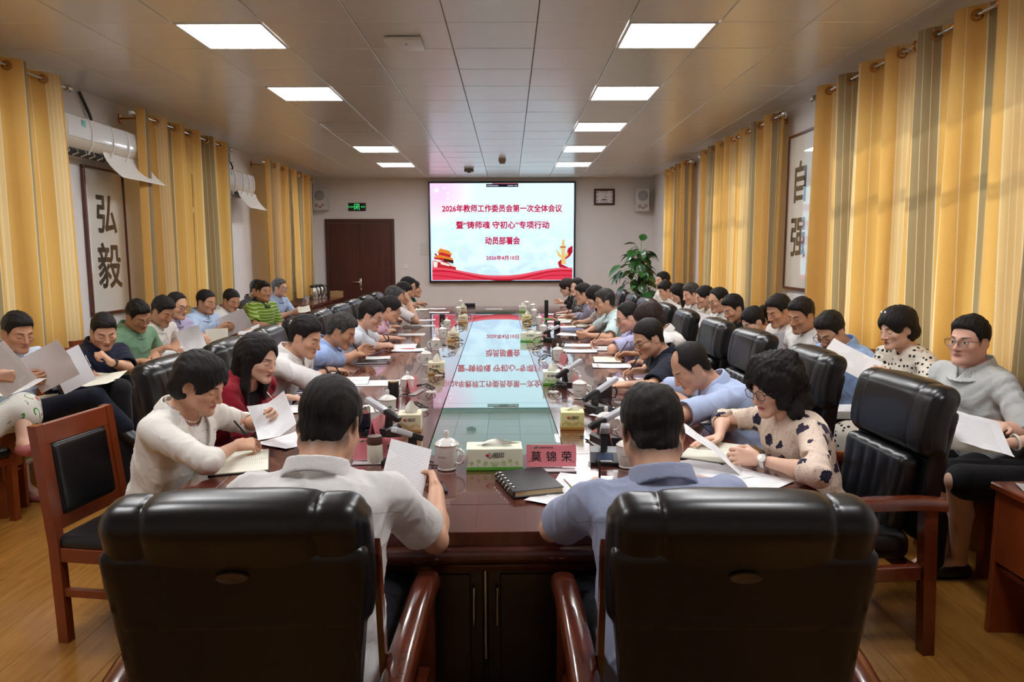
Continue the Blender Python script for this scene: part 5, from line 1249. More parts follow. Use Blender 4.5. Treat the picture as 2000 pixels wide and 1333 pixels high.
LM = [leaf_mesh(.24, .125, .35), leaf_mesh(.21, .115, .55), leaf_mesh(.17, .085, .2)]
rl = random.Random(11); stems = MB()
for i in range(78):
    z = .75+.95*(i/78)**.9 if i > 6 else rl.uniform(.5, .8)
    a = i*2.399+rl.uniform(-.4, .4); reach = (.30 if z < 1.45 else .16)*rl.uniform(.55, 1.25)*(1.15-.3*abs(z-1.1)); b = Vector((min(.12, cos(a)*reach) if cos(a) > 0 else cos(a)*reach, sin(a)*reach, z+rl.uniform(-.02, .10)))
    stems.tube([(cos(a)*.04, sin(a)*.04, z-.05), (cos(a)*reach*.6, sin(a)*reach*.6, z+.04), tuple(b)], .0045, 5)
    o = inst('leaf', LM[i % 3], PL_, b); o.rotation_euler = (rl.uniform(-.95, -.05), rl.uniform(-.45, .45), a-pi/2+rl.uniform(-.5, .5)); s = rl.uniform(.7, 1.1); o.scale = (s, s, s)
for (x, z, a) in ((-.12, 1.80, 2.9), (.02, 1.86, 1.3), (-.20, 1.60, 3.4)):
    stems.tube([(0, 0, 1.55), (x*.5, 0, z-.05), (x, 0, z)], .0045, 5); o = inst('leaf', LM[2], PL_, (x, -.02, z)); o.rotation_euler = (.1 if a > 2 else .9, .2, a-pi/2)
stems.build('stems', m_stem, PL_, 60)
mb = MB(); rl = random.Random(5)
for i in range(7):
    mb.tube([(rl.uniform(-.05, .07), -.06, 1.60+rl.uniform(-.05, .02)), (rl.uniform(-.07, .09), -.085, 1.56+rl.uniform(-.06, .05)), (rl.uniform(-.04, .05), -.07, 1.46+rl.uniform(-.05, .06))], [.012, .018, .008], 6)
mb.build('ribbon', plain('red_ribbon', (200, 40, 36), .45, grain=.1), PL_, 60)
# ------------------------------------------------------------------ things on the conference table
ZTT = ZT+.0012
m_porc = plain('white_porcelain', (232, 230, 224), .12, coat=.6, grain=.02)
m_logo_green = plain('leaf_logo_green', (30, 120, 70), .4, grain=.1); m_print_dark = plain('print_dark', (50, 60, 50), .5, grain=.1); m_gilt = plain('gilt', (190, 165, 110), .3, .7, grain=.05)
_cp = [(.030, 0), (.033, .004), (.031, .008), (.036, .022), (.0405, .05), (.042, .085), (.0425, .09), (.0395, .09), (.037, .05), (.030, .012), (.001, .010)]
CUPB = MB().lathe(_cp, 32).mesh('body', m_porc, 45)
CUPH = MB().tube([(.039, 0, .074), (.052, 0, .078), (.066, 0, .070), (.071, 0, .052), (.064, 0, .032), (.048, 0, .024), (.036, 0, .026)], [.0045, .005, .005, .005, .005, .0045, .004], 10).mesh('handle', m_porc, 60)
CUPL = MB().lathe([(.044, .090), (.0445, .0935), (.040, .097), (.030, .106), (.016, .112), (.009, .114), (.007, .119), (.0095, .125), (.0098, .134), (.007, .140), (.001, .1415)], 32).mesh('lid', m_porc, 45)
CUPR = MB().lathe([(.0443, .0905), (.0448, .092), (.0443, .0935)], 32).mesh('rim_line', m_gilt, 60)
def wrap(pts, z0, a0, r=.0426, s=1.0):
    """flat outline bent onto the cup wall"""
    return [(lambda ang, z, rr: (rr*cos(ang), rr*sin(ang), z))(a0+x*s/r, z0+z*s, np.interp(z0+z*s, [.0, .022, .05, .085], [.031, .0365, .041, .0425])+.0006) for x, z in pts]
_lf = [(-.011, -.012), (-.012, -.002), (-.006, .008), (.004, .013), (.013, .012), (.014, .004), (.008, -.003), (-.002, -.005), (-.007, -.006), (-.007, -.013)]
def logo_mesh(a0): return MB().add(wrap(_lf, .050, a0), [tuple(range(len(_lf)))]).mesh('leaf_logo', m_logo_green)
def words_mesh(a0):
    mb = MB(); rr = random.Random(2)
    for i in range(7):
        x = -.015+i*.005
        for k in range(3): q = .0012+.0016*rr.random(); mb.add(wrap([(x-q, -.002+.002*k), (x+q, -.002+.002*k), (x+q, -.0012+.002*k), (x-q, -.0012+.002*k)], .052, a0), [(0, 1, 2, 3)])
    return mb.mesh('school_name', m_print_dark)
LGM = {}
def cup(label, px, py, ha, mark, la, lid=True, scale=1.0):
    p = at_z(px, py, ZT); th = thing('lidded_cup', label, 'cup', (p.x, p.y, ZTT), ha, 'white lidded porcelain cups on the table'); th.scale = (scale,)*3
    inst('body', CUPB, th); inst('handle', CUPH, th); inst('lid', CUPL, th); inst('rim_line', CUPR, th)
    k = (mark, round(la-ha, 2))
    if k not in LGM: LGM[k] = (logo_mesh if mark == 'leaf' else words_mesh)(la-ha)
    inst('mark', LGM[k], th); return th
A_ = -pi/2
cup('white lidded cup with lettering beside the long green tissue box in front', 873, 917, radians(-25), 'words', A_-.35, scale=1.13)
cup('white lidded cup with a green leaf behind the nearest left tissue box', 758, 815, radians(185), 'leaf', A_+.3, scale=1.05)
cup('white lidded cup with a green leaf beside the black tumbler on the left', 796, 769, radians(170), 'leaf', A_+.3)
for i, (x, y, s) in enumerate(((832, 714, 'before the second left tissue box'), (850.5, 684.5, 'beside the papers with a red marker'), (864.5, 660.5, 'left of the third left tissue box'), (873, 643, 'beside the black tumbler with a gold mark'), (895, 614.5, 'left of the far left tissue boxes'), (900, 600, 'at the far left end of the table'))): cup('white lidded cup with a green leaf '+s, x, y, radians(180), 'leaf', A_+.25)
for i, (x, y, s) in enumerate(((1029, 602, 'farthest on the right side'), (1041, 608, 'second farthest on the right side'), (1043, 619.5, 'third farthest on the right side'), (1053, 635.5, 'fourth farthest on the right side'), (1061, 654.5, 'by the long green tissue box on the right'), (1089, 705, 'in front of the brown mug on the right'), (1111, 748, 'behind the right tissue box with a tall tissue'), (1132, 779, 'between the two big microphones on the right'), (1183, 851, 'by the yellow tissue box, near right'), (1224, 913, 'half hidden by a head in front'))): cup('white lidded cup with dark lettering '+s, x, y, radians(8), 'words', A_-.25)
# tissue boxes
m_tis = plain('tissue', (240, 238, 230), .85, grain=.02)
def tissue(label, px, py, rz, kind, tall, L=.115, D=.115, Hh=.088):
    p = at_z(px, py, ZT); th = thing('tissue_box', label, 'tissue box', (p.x, p.y+D/2, ZTT), rz, 'cardboard tissue boxes on the table')
    base, edge, pat = {'green': ((232, 236, 214), (96, 178, 62), (140, 190, 80)), 'cream': ((232, 222, 190), (196, 150, 84), (200, 160, 80)), 'yellow': ((230, 224, 160), (190, 140, 60), (190, 165, 70))}[kind]
    MB().box((0, 0, Hh/2+.006), (L, D, Hh-.012), .002).build('box', plain('card_'+kind, base, .45, grain=.02), th)
    mb = MB(); mb.box((0, 0, .0065), (L+.001, D+.001, .013), .001); mb.build('base_band', plain('band_'+kind, edge, .45, grain=.02), th)
    mp = plain('print_'+kind, pat, .5, grain=.1); g = MB(); rr = random.Random(len(label))
    for s in (-1, 1):
        for j in range(3):
            cx = s*(L*.16+j*L*.12); cz = .030+.008*(j % 2)
            vs = []; n = 14; R = .0085-.001*j
            for i in range(n): a = 2*pi*i/n; vs.append((cx+R*cos(a), -D/2-.0008, cz+R*sin(a)))
            for i in range(n): a = 2*pi*i/n; vs.append((cx+R*.72*cos(a), -D/2-.0008, cz+R*.72*sin(a)))
            g.add(vs, [(i, (i+1) % n, n+(i+1) % n, n+i) for i in range(n)])
            g.box((cx, -D/2-.0006, cz), (R*.6, .0006, R*.6), 0, Matrix.Rotation(.7, 3, 'Y')); g.box((cx+s*.004, -D/2-.0006, .020), (.0015, .0006, .012), 0, Matrix.Rotation(s*.5, 3, 'Y'))
    for k in range(-2, 3): g.box((k*.006, -D/2-.0006, .026), (.0022, .0006, .02), 0, Matrix.Rotation(k*.3, 3, 'Y'))
    g.build('flower_print', mp, th)
    text_mesh('brand_print', '心相印', .020 if L < .2 else .026, m_print_dark, th, .9, .0003, bold=.0004, M=Matrix.Translation((.004, -D/2-.0008, Hh*.68)) @ RX)
    hp_ = [(.0, -.007), (-.007, .001), (-.006, .006), (-.002, .006), (0, .003), (.002, .006), (.006, .006), (.007, .001)]
    MB().prism(hp_, 0, .0006, lambda u, v, d: (u-(.034 if L < .2 else .046)*.62, -D/2-.0012-d, v+Hh*.69)).build('heart_print', plain('heart_red', (205, 35, 40), .45, grain=.05), th)
    vs = []
    n = 20
    sl_ = MB(); sl_.add([(L*.33*cos(2*pi*i/n), D*.22*sin(2*pi*i/n), Hh+.0006) for i in range(n)], [tuple(range(n))]); sl_.build('opening', plain('opening_'+kind, tuple(int(c*.8) for c in base), .6, grain=.05), th)
    hgt = .062 if tall else .022
    def tf(u, v):
        s = (u-.5)*2; w = L*(.16+.22*v*(1.4-v) if tall else .22+.12*v)
        return (s*w+.014*v*(1 if tall else 2.2), .016*sin(s*3+v*3)*(.4+v), Hh-.004+hgt*v*(1-.42*abs(s+.2)**1.4) if tall else Hh+.001+hgt*sin(pi*.5*v)*(1-.5*s*s))
    MB().grid(tf, 10, 8).build('tissue', m_tis, th, 80)
    return th
tissue('long pale green tissue box in the middle of the near end of the table', 965, 920, radians(2), 'green', False, .225, .115, .088)
tissue('cream tissue box on the near left with a tall tissue', 798, 846, radians(3), 'cream', True); tissue('cream tissue box second from the near end on the left', 851, 733, radians(2), 'cream', True)
tissue('cream tissue box third from the near end on the left', 885, 667, 0, 'cream', True); tissue('cream tissue box fourth from the near end on the left', 904, 631, 0, 'cream', False); tissue('cream tissue box at the far left end of the table', 903, 611, 0, 'cream', True)
tissue('yellow tissue box on the near right with a low tissue', 1119, 841, radians(-2), 'yellow', False); tissue('green tissue box on the right with a tall tissue', 1078, 753, radians(-2), 'green', True)
tissue('long green tissue box halfway down the right side', 1038, 668, radians(-14), 'green', False, .20, .115, .085); tissue('yellow tissue box on the far right side', 1029, 630, 0, 'yellow', True); tissue('green tissue box farthest on the right side', 1021, 610, 0, 'green', True)
# conference microphones: black foot unit, jointed neck, silver and black head
m_mic_s = plain('mic_silver', (196, 198, 204), .35, .15, grain=.05); m_lcd = plain('mic_screen', (52, 66, 88), .12, coat=.8, grain=.1); m_mic_b = plain('mic_black', (20, 21, 24), .38, grain=.1)
def mic(label, px, py, rz, el, L=.20, foot=True, screen=False):
    p = at_z(px, py, ZT); th = thing('conference_microphone', label, 'microphone', (p.x, p.y, ZTT), rz, 'black and silver conference microphones')
    MB().prism([(-.065, 0), (.085, 0), (.085, .014), (.02, .040), (-.055, .046), (-.065, .038)], -.058, .058, lambda u, v, d: (d, u, v)).build('foot', m_mic_b, th)
    if True:
        q = Matrix.Rotation(radians(-21), 3, 'X'); MB().box((0, .052, .0295), (.07, .045, .002), 0, q).build('display', m_lcd, th); MB().box((0, .078, .0185), (.06, .006, .003), 0, q).build('buttons', m_mic_s, th)
    MB().prism([(-.05, .04), (-.02, .04), (-.03, .105), (-.05, .105)], -.014, .014, lambda u, v, d: (d, u, v)).build('neck', m_mic_b, th)
    hd = MB(); dv = Vector((0, -cos(el)*-1, sin(el))); c = Vector((0, -.04, .108)); R = Matrix.Rotation(el, 3, 'X')
    MB().box(c+R @ Vector((0, -L*.10, 0)), (.036, L*.42, .026), .005, R, 2).build('mic_body', m_mic_b, th, 40); MB().box(c+R @ Vector((0, L*.40, 0)), (.038, L*.58, .024), .005, R, 2).build('mic_head', m_mic_s, th, 40)
    MB().tube([(-.05, -.05, .01), (-.09, -.07, .004), (-.12, -.03, .004), (-.16, -.06, .004)], .003, 6).build('cord', m_black, th, 50)
    return th
mic('microphone in front of the man in the grey-blue shirt, nearest on the right', 1180, 900, radians(175), radians(28), .17); mic('big silver and black microphone by the dark mug on the right', 1172, 806, radians(-62), radians(26), .24)
mic('silver and black microphone by the green tissue box on the right', 1112, 758, radians(-58), radians(26), .22); mic('microphone farther down the right side near the brown mug', 1078, 668, radians(-60), radians(20), .19)
mic('silver and black microphone beside the left tissue box, pointing at the woman in red', 748, 850, radians(62), radians(24), .21); mic('microphone with a green light beside the white flask on the left', 793, 905, radians(140), radians(24), .16)
mic('silver microphone partly behind the head of the man in grey-blue', 1188, 868, radians(-68), radians(22), .20)
# cable grommets and loose plug leads beside the glass strip
def grommet(label, px, py, seed, dark=False):
    p = at_z(px, py, ZT); th = thing('cable_grommet', label, 'grommet', (p.x, p.y, ZTT), 0, 'cable grommets with loose plugs beside the glass strip'); MB().lathe([(.001, .004), (.026, .004), (.030, .003), (.032, 0)], 24).build('cap', m_mic_s if dark else m_frame_white, th, 40)
    rr = random.Random(seed); s = 1 if p.x < -.1 else -1; pts = [(0, 0, .004), (.0, .005, .03), (s*-.02, -.01, .045), (s*-.04, .02, .03), (s*-.01, .03, .012), (s*.03, .0, .01), (s*.02, -.03, .03), (s*-.03, -.02, .05), (s*-.06, .01, .045)]
    pts = [(x+rr.uniform(-.012, .012), y+rr.uniform(-.012, .012), max(.006, z+rr.uniform(-.008, .008))) for x, y, z in pts]
    sm = []
    for i in range(len(pts)-1):
        for k in range(4): a = k/4; sm.append(tuple(pts[i][q]*(1-a)+pts[i+1][q]*a for q in range(3)))
    MB().tube(sm+[pts[-1]], .0035, 6).build('lead', m_black, th, 60); e = Vector(pts[-1]); d_ = (e-Vector(pts[-2])).normalized(); MB().tube([e, e+d_*.03], .007, 8).build('plug', m_black, th, 50)
for i, (x, y, s) in enumerate(((842, 766, 'on the left by the black tumbler'), (825, 802, 'on the near left beside the tissue box'), (857, 734, 'on the left in front of the second tissue box'), (884, 686, 'on the left beside the red pen papers'), (897, 669, 'on the left by the third tissue box'), (902, 641, 'on the left by the fourth tissue box'), (915, 620, 'on the far left'), (1082, 766, 'on the right before the green tissue box'), (1060, 706, 'on the right left of the near lettered cups'), (1048, 686, 'on the right by the brown mug'), (1047, 668, 'on the right in front of the long tissue box'), (1036, 642, 'on the right by the yellow tissue box'), (1028, 632, 'on the far right'))): grommet('grommet with a loose black plug '+s, x, y, i, i == 3)
# name plates
m_pink = plain('pink_card', (222, 128, 138), .35, coat=.6, grain=.03); m_clear = plain('clear_plastic', (225, 222, 228), .1, coat=.6, grain=.02); t = NT('acrylic'); t.set(color=(.95, .95, 1, 1), rough=.05, trans=1.0, ior=1.1); m_acr = t.mat
def plate(label, px, py, rz, name=None, w=.20, h_=.088):
    p = at_z(px, py, ZT); th = thing('name_plate', label, 'name plate', (p.x, p.y, ZTT), rz, 'pink desk name plates')
    R = Matrix.Rotation(radians(-14), 3, 'X'); MB().box((0, .015, h_/2+.012), (w, .004, h_), .001, R).build('card', m_pink, th); MB().box((0, -.004, .004), (w, .05, .006), .001).build('base', m_clear, th)
    MB().box((0, .034, h_/2+.01), (w, .003, h_), .001, Matrix.Rotation(radians(14), 3, 'X')).build('rear_card', m_pink, th)
    for x in (-w/2+.012, w/2-.012):
        for z in (.022, h_-.002): MB().tube([R @ Vector((x, -.003, z-h_/2))+Vector((0, .015, h_/2+.012)), R @ Vector((x, -.005, z-h_/2))+Vector((0, .015, h_/2+.012))], .003, 8).build('pin', m_steel, th, 50)
    if name:
        M = Matrix.Translation((0, .015, h_/2+.012)) @ Matrix.Rotation(radians(-14), 4, 'X') @ Matrix.Translation((0, -.0028, 0)) @ RX
        for i, ch in enumerate(name):
            if ch != ' ': text_mesh('character', ch, .044, m_black, th, 1, .0003, bold=.0005, M=M @ Matrix.Translation(((i-1)*.061, -.006, 0)))
        for i in range(9): MB().box((0, 0, 0), (.004, .0006, .005), 0, R).build('small_lettering', m_print_dark, th).location = R @ Vector((-.045+i*.0062, -.003, h_/2-.012))+Vector((0, .015, h_/2+.012))
        MB().box((0, 0, 0), (.016, .0006, .006), 0, R @ Matrix.Rotation(-.4, 3, 'Y')).build('logo', m_logo_green, th).location = R @ Vector((-.062, -.003, h_/2-.012))+Vector((0, .015, h_/2+.012))
    return th
plate('pink name plate with three large black characters', 1077, 920, radians(-1), '莫锦荣'); plate('pink name plate half hidden by the white flask', 737, 905, radians(4), '  宏')
plate('pink name plate seen edge-on beside the microphone at the near left', 752, 852, radians(78), None, .19); plate('pink name plate seen edge-on beside the cup at the near right', 1165, 866, radians(-80), None, .19); plate('pink name plate edge-on by the black tumbler on the left', 812, 768, radians(80), None, .18)
plate('name plate edge-on before the cup halfway down the right', 1096, 716, radians(-80), None, .18); plate('clear name plate seen edge-on between the two microphones on the right', 1120, 765, radians(-80), None, .18); plate('name plate seen edge-on beside the long green tissue box', 1063, 665, radians(-82), None, .18)
# notebooks, flasks, mugs
m_nb = plain('black_notebook', (26, 27, 29), .4, grain=.1, bump=.2, gscale=120); m_pages = plain('page_block', (208, 188, 150), .7, grain=.12, gscale=300); m_paper = None
p = at_z(1032, 950, ZT); th = thing('notebook', 'closed black ring binder notebook lying before the pink name plate', 'notebook', (p.x, p.y, ZTT), radians(16))
MB().box((0, 0, .004), (.19, .25, .004), .001).box((0, 0, .026), (.19, .25, .004), .001).box((-.094, 0, .015), (.005, .25, .024), .002).build('cover', m_nb, th); MB().box((.002, 0, .015), (.178, .24, .017)).build('pages', m_pages, th)
for k in range(6): MB().tube([(-.088+.02*cos(a), -.09+k*.036, .016+.017*sin(a)) for a in np.linspace(.4, pi-.1, 6)], .002, 6).build('ring', m_steel, th, 60)
def flask(label, px, py, r, h_, body, lid, cat='flask', lidh=.2, mark=None):
    p = at_z(px, py, ZT); th = thing('vacuum_flask', label, cat, (p.x, p.y, ZTT), 0)
    MB().lathe([(r*.92, 0), (r, .006), (r, h_*(1-lidh)-.006), (r*.97, h_*(1-lidh))], 28).build('body', body, th, 40); MB().lathe([(r*.99, h_*(1-lidh)+.001), (r*1.0, h_*(1-lidh)+.006), (r*.98, h_-.006), (r*.9, h_), (r*.6, h_-.002), (.001, h_-.003)], 28).build('lid', lid, th, 40)
    if mark: MB().box((.0, -r-.0004, h_*.55), (r*.5, .001, r*.7)).build('mark', mark, th)
    return th
m_cream = plain('flask_cream', (226, 226, 208), .35, grain=.02); m_brown = plain('flask_brown', (78, 46, 34), .4, grain=.05)
flask('short cream flask with a dark brown lid at the near left', 733, 905, .032, .115, m_cream, m_brown, lidh=.3); flask('black tumbler with a gold rim on the left beside a leaf cup', 769, 777, .033, .10, m_mic_b, plain('gold_rim', (150, 120, 70), .3, .6, grain=.05), lidh=.06); flask('black tumbler with a small gold mark on the far left', 864, 638, .034, .145, m_mic_b, m_black, lidh=.15, mark=m_gilt)
flask('tall slim black flask standing far down the right side', 1067, 618, .028, .225, m_mic_b, m_black, lidh=.22); flask('short black flask beside the blue books on the right', 1088, 648, .036, .12, m_mic_b, m_black, lidh=.2); flask('dark steel flask at the left elbow of the man in the white shirt', 711, 842, .034, .12, plain('flask_blue', (40, 44, 56), .25, .5, grain=.05), m_steel, lidh=.25)
def mug(label, px, py, r, h_, m, ha):
    p = at_z(px, py, ZT); th = thing('mug', label, 'mug', (p.x, p.y, ZTT), ha, 'dark mugs on the right of the table'); MB().lathe([(r*.9, 0), (r, .008), (r, h_), (r*.92, h_), (r*.9, .012), (.001, .01)], 28).build('body', m, th, 40); MB().tube([(r*.97, 0, h_*.8), (r*1.5, 0, h_*.82), (r*1.75, 0, h_*.55), (r*1.5, 0, h_*.25), (r*.97, 0, h_*.25)], .006, 8).build('handle', m, th, 60)
m_dmug = plain('mug_charcoal', (46, 42, 42), .55, grain=.1, bump=.1); mug('charcoal mug beside a microphone on the near right', 1181, 786, .043, .105, m_dmug, radians(12)); mug('dark brown mug behind the lettered cup halfway down the right', 1087, 683, .042, .10, plain('mug_brown', (66, 50, 42), .5, grain=.1), radians(8))
# ------------------------------------------------------------------ papers and books
def paper_mat(seed, lines=True, tint=(236, 236, 238), red=False):
    t = NT('printed_paper'); x, y, z = t.sep(t.coord('Object')); row = t.math('FRACT', t.math('DIVIDE', y, .0085)); nz = t.noise(t.coord('Object', (240, 118, 1), loc=(seed, 0, 0)), 1.0, 1)
    inn = t.math('MULTIPLY', t.math('LESS_THAN', t.math('ABSOLUTE', x), .078), t.math('LESS_THAN', t.math('ABSOLUTE', t.math('ADD', y, .004)), .118)); ln = t.math('MULTIPLY', t.math('MULTIPLY', t.math('GREATER_THAN', row, .66), t.math('GREATER_THAN', nz, .40)), inn)
    blk = t.math('GREATER_THAN', t.noise(t.coord('Object', (1, 1, 1), loc=(seed*3.1, seed, 0)), 9, 1), .42); ln = t.math('MULTIPLY', ln, blk)
    c = t.mix(t.math('MULTIPLY', ln, .26 if lines else 0), srgb(*tint), srgb(70, 70, 78))
    if red: c = t.mix(t.math('MULTIPLY', t.math('MULTIPLY', t.math('GREATER_THAN', y, .10), t.math('LESS_THAN', y, .118)), t.math('MULTIPLY', inn, .7)), c, srgb(200, 60, 60))
    return t.set(color=c, rough=.7, spec=.25)
PM = [paper_mat(1), paper_mat(5), paper_mat(9, red=True), paper_mat(3, False, (228, 228, 232)), paper_mat(2, True, (232, 230, 214))]
def sheet_mesh(w, h_, curl, seed, m, th=.0006, name='sheet'):
    rr = random.Random(seed); a, b = rr.uniform(-1, 1), rr.uniform(-1, 1); N = 8; mb = MB()
    def f(u, v, o): x, y = (u-.5)*w, (v-.5)*h_; q = curl*((u-.5)**2*a*2+(v-.5)**2*b*2+(abs(u-.5)*abs(v-.5)*2.5)*.8); return (x, y, max(q, 0)+o)
    mb.grid(lambda u, v: f(u, v, th), N, N); mb.grid(lambda u, v: f(u, v, 0), N, N)
    n = N+1; o = n*n; ring = [i for i in range(n)]+[i*n+n-1 for i in range(1, n)]+[o-1-i for i in range(1, n)]+[(n-1-i)*n for i in range(1, n-1)]
    mb.f += [(ring[i], ring[(i+1) % len(ring)], o+ring[(i+1) % len(ring)], o+ring[i]) for i in range(len(ring))]; mb.m += [0]*len(ring)
    return mb.mesh(name, m, 60)
_zoff = {}
def sheet(label, px, py, rz, m=0, w=.21, h_=.297, curl=.006, lift=0.0, z=ZT, at=None):
    p = at if at is not None else at_z(px, py, z+lift); key = len(_zoff); _zoff[key] = 1
    o = link(bpy.data.objects.new('paper_sheet', sheet_mesh(w, h_, curl, key, PM[m]))); o.location = (p.x, p.y, p.z+.0014 if at is None else p.z); o.rotation_euler = (0, 0, rz)
    return tag(o, label, 'paper', 'printed papers')
def openbook(label, px, py, rz, w=.15, h_=.21, thick=.012, m=4, cover=m_nb, z=ZT):
    p = at_z(px, py, z); th = thing('open_notebook', label, 'notebook', (p.x, p.y, z+.0012), rz, 'open notebooks'); MB().box((0, 0, .0015), (2*w+.008, h_+.008, .003), .001).build('cover', cover, th)
    for s in (-1, 1):
        prof = [(s*.002, .004), (s*.012, thick*.9), (s*.035, thick), (s*w*.7, thick*.8), (s*w, thick*.62), (s*w, .0035)]; MB().prism(prof, -h_/2, h_/2, lambda u, v, d: (u, d, v)).build('page_stack', PM[m], th, 30)
    return th
def book(label, px, py, rz, w=.15, h_=.21, t_=.014, cover=m_nb, z=ZT, dz=0):
    p = at_z(px, py, z+dz); th = thing('closed_notebook', label, 'notebook', (p.x, p.y, z+.0012+dz), rz, 'closed notebooks'); MB().box((0, 0, .0012), (w, h_, .0024), .0008).box((0, 0, t_-.0012), (w, h_, .0024), .0008).build('cover', cover, th); MB().box((.002, 0, t_/2), (w-.006, h_-.006, t_-.005)).build('pages', PM[3], th); return th
def pen(label, a, b, m=None, r=.0045, m2=None):
    a, b = Vector(a), Vector(b); th = thing('pen', label, 'pen', a, 0, 'pens'); d = b-a; L = d.length; q = d.normalized()
    MB().tube([(0, 0, 0), q*.012, q*L*.55], [.0012, r*.8, r], 10).build('barrel', m or m_black, th, 50); MB().tube([q*L*.55, q*L*.97, q*L], [r*1.05, r*1.05, r*.6], 10).build('cap', m2 or m or m_black, th, 50); return th
def up(px, py, z=ZT+.004): return at_z(px, py, z)
R_ = radians
sheet('printed sheet lying before the man in the white shirt at the near end', 600, 940, R_(10), 1); sheet('printed sheet between the white blazer and the white shirt', 575, 860, R_(-30), 0, curl=.012)
openbook('open cream notebook under the arm of the woman in the white blazer', 470, 905, R_(-72), .16, .22); sheet('printed sheet in front of the woman in the red jacket', 590, 800, R_(-75), 0)
openbook('open booklet under the hand of the man with a dark watch on the left', 690, 745, R_(-82), .15, .21, .006, 0); sheet('printed sheet beside the open booklet on the left', 738, 749, R_(-84), 1); sheet('white sheet behind the flask at the near left', 715, 800, R_(-60), 3, curl=.02)
book('dark notebook in front of the man in the light blue polo', 727, 709, R_(-84), .17, .23, .016); sheet('papers clipped on top of the dark notebook on the left', 737, 700, R_(-80), 1, .16, .21, .004, .02)
openbook('open notebook before the white polo and thin glasses on the left', 790, 678, R_(-86), .16, .22, .012, 0); sheet('printed sheet with a red marker on the left', 798, 685, R_(-88), 0); pen('red and white marker on the left papers', up(783, 682), up(810, 682), plain('marker_red', (190, 30, 40), .35, grain=.05), .006)
sheet('printed sheet before the woman in the pink polo', 803, 654, R_(-88), 0); book('cream-edged notebook under the papers of the woman in pink', 803, 640, R_(-88), .18, .24, .014, m_brown); sheet('printed sheet before the man in the grey shirt on the left', 828, 626, R_(-88), 1); sheet('printed sheet lying on the far left, second row', 826, 637, R_(-88), 0, curl=.003)
openbook('upright cream notebook pages on the far left of the table', 825, 606, R_(-90), .14, .2, .02); sheet('printed sheet at the far left corner', 852, 604, R_(-90), 0); sheet('white sheet at the far left end', 858, 611, R_(-90), 3)
# right side
openbook('open cream notebook before the woman in the floral blouse', 1395, 885, R_(62), .16, .22); sheet('printed sheet lying at the near right before the floral blouse', 1455, 935, R_(40), 0); sheet('printed sheet partly under the elbow of the woman in floral', 1380, 920, R_(25), 1)
sheet('printed sheet beside the grey-blue shirt at the near end', 1110, 965, R_(-28), 1, curl=.015); sheet('second printed sheet under the pen of the man in the grey-blue shirt', 1135, 952, R_(-14), 0)
sheet('printed sheet under the folded arms of the balding man', 1340, 818, R_(78), 0); sheet('printed sheet before the red pen on the near right', 1215, 812, R_(60), 1); pen('red pen lying beside the glasses at the near right', up(1178, 798), up(1212, 797), plain('pen_red', (170, 25, 30), .3, grain=.05), .0055, m_steel)
sheet('printed sheet under the writing hand of the man in the dark polo', 1228, 744, R_(84), 1); openbook('open black notebook under the hand of the writer in the white shirt', 1185, 704, R_(86), .15, .21); sheet('printed sheet with red print in front of the open black notebook', 1195, 716, R_(86), 2)
sheet('plain white sheet beside the lettered cup on the right', 1133, 687, R_(88), 3); openbook('open notebook before the man in the lavender shirt', 1178, 682, R_(86), .14, .2, .008, 0); sheet('printed sheet left of the lavender shirt', 1130, 675, R_(86), 0)
book('blue book lying by the short black flask on the right', 1118, 646, R_(88), .18, .25, .016, plain('book_blue', (58, 84, 140), .4, grain=.05)); openbook('open cream notebook before the woman with long black hair', 1142, 637, R_(88), .15, .21); sheet('white stack held by the man in the pale aqua shirt', 1110, 656, R_(60), 1, curl=.02, lift=.02)
sheet('printed sheet on the far right by the tall flask', 1085, 615, R_(88), 0); openbook('open notebook before the man in the grey-lilac shirt', 1105, 626, R_(88), .14, .2); sheet('printed sheet on the right near the green trinket', 1092, 630, R_(88), 1); sheet('red folder page at the far right side', 1100, 639, R_(88), 2)
th = thing('green_trinket', 'small bright green beaded pouch beside the tall black flask', 'pouch', up(1070, 627, ZT)+Vector((0, 0, .001))); mb = MB(); rr = random.Random(4)
for i in range(16): a = rr.uniform(0, 6.28); r = rr.uniform(0, .07); mb.lathe([(.001, -.012), (.012, -.006), (.014, 0), (.010, .008), (.001, .012)], 8, (r*cos(a), r*.5*sin(a), .014+rr.uniform(0, .012)))
mb.build('beads', plain('bead_green', (50, 150, 50), .3, grain=.3), th, 50); MB().tube([(.07, 0, .01), (.10, .01, .006), (.13, -.01, .006)], .004, 6).build('strap', m_black, th)
th = thing('black_case', 'flat black box at the far end of the table below the screen', 'box', up(917, 598, ZT)+Vector((0, -.1, .001))); MB().box((0, 0, .025), (.20, .12, .05), .006).build('case', m_black, th); MB().box((0, -.061, .026), (.19, .002, .002)).build('seam', m_dark_metal, th)
sheet('white sheet at the far end of the glass strip', 965, 604.5, R_(0), 3, .26, .12, .002)
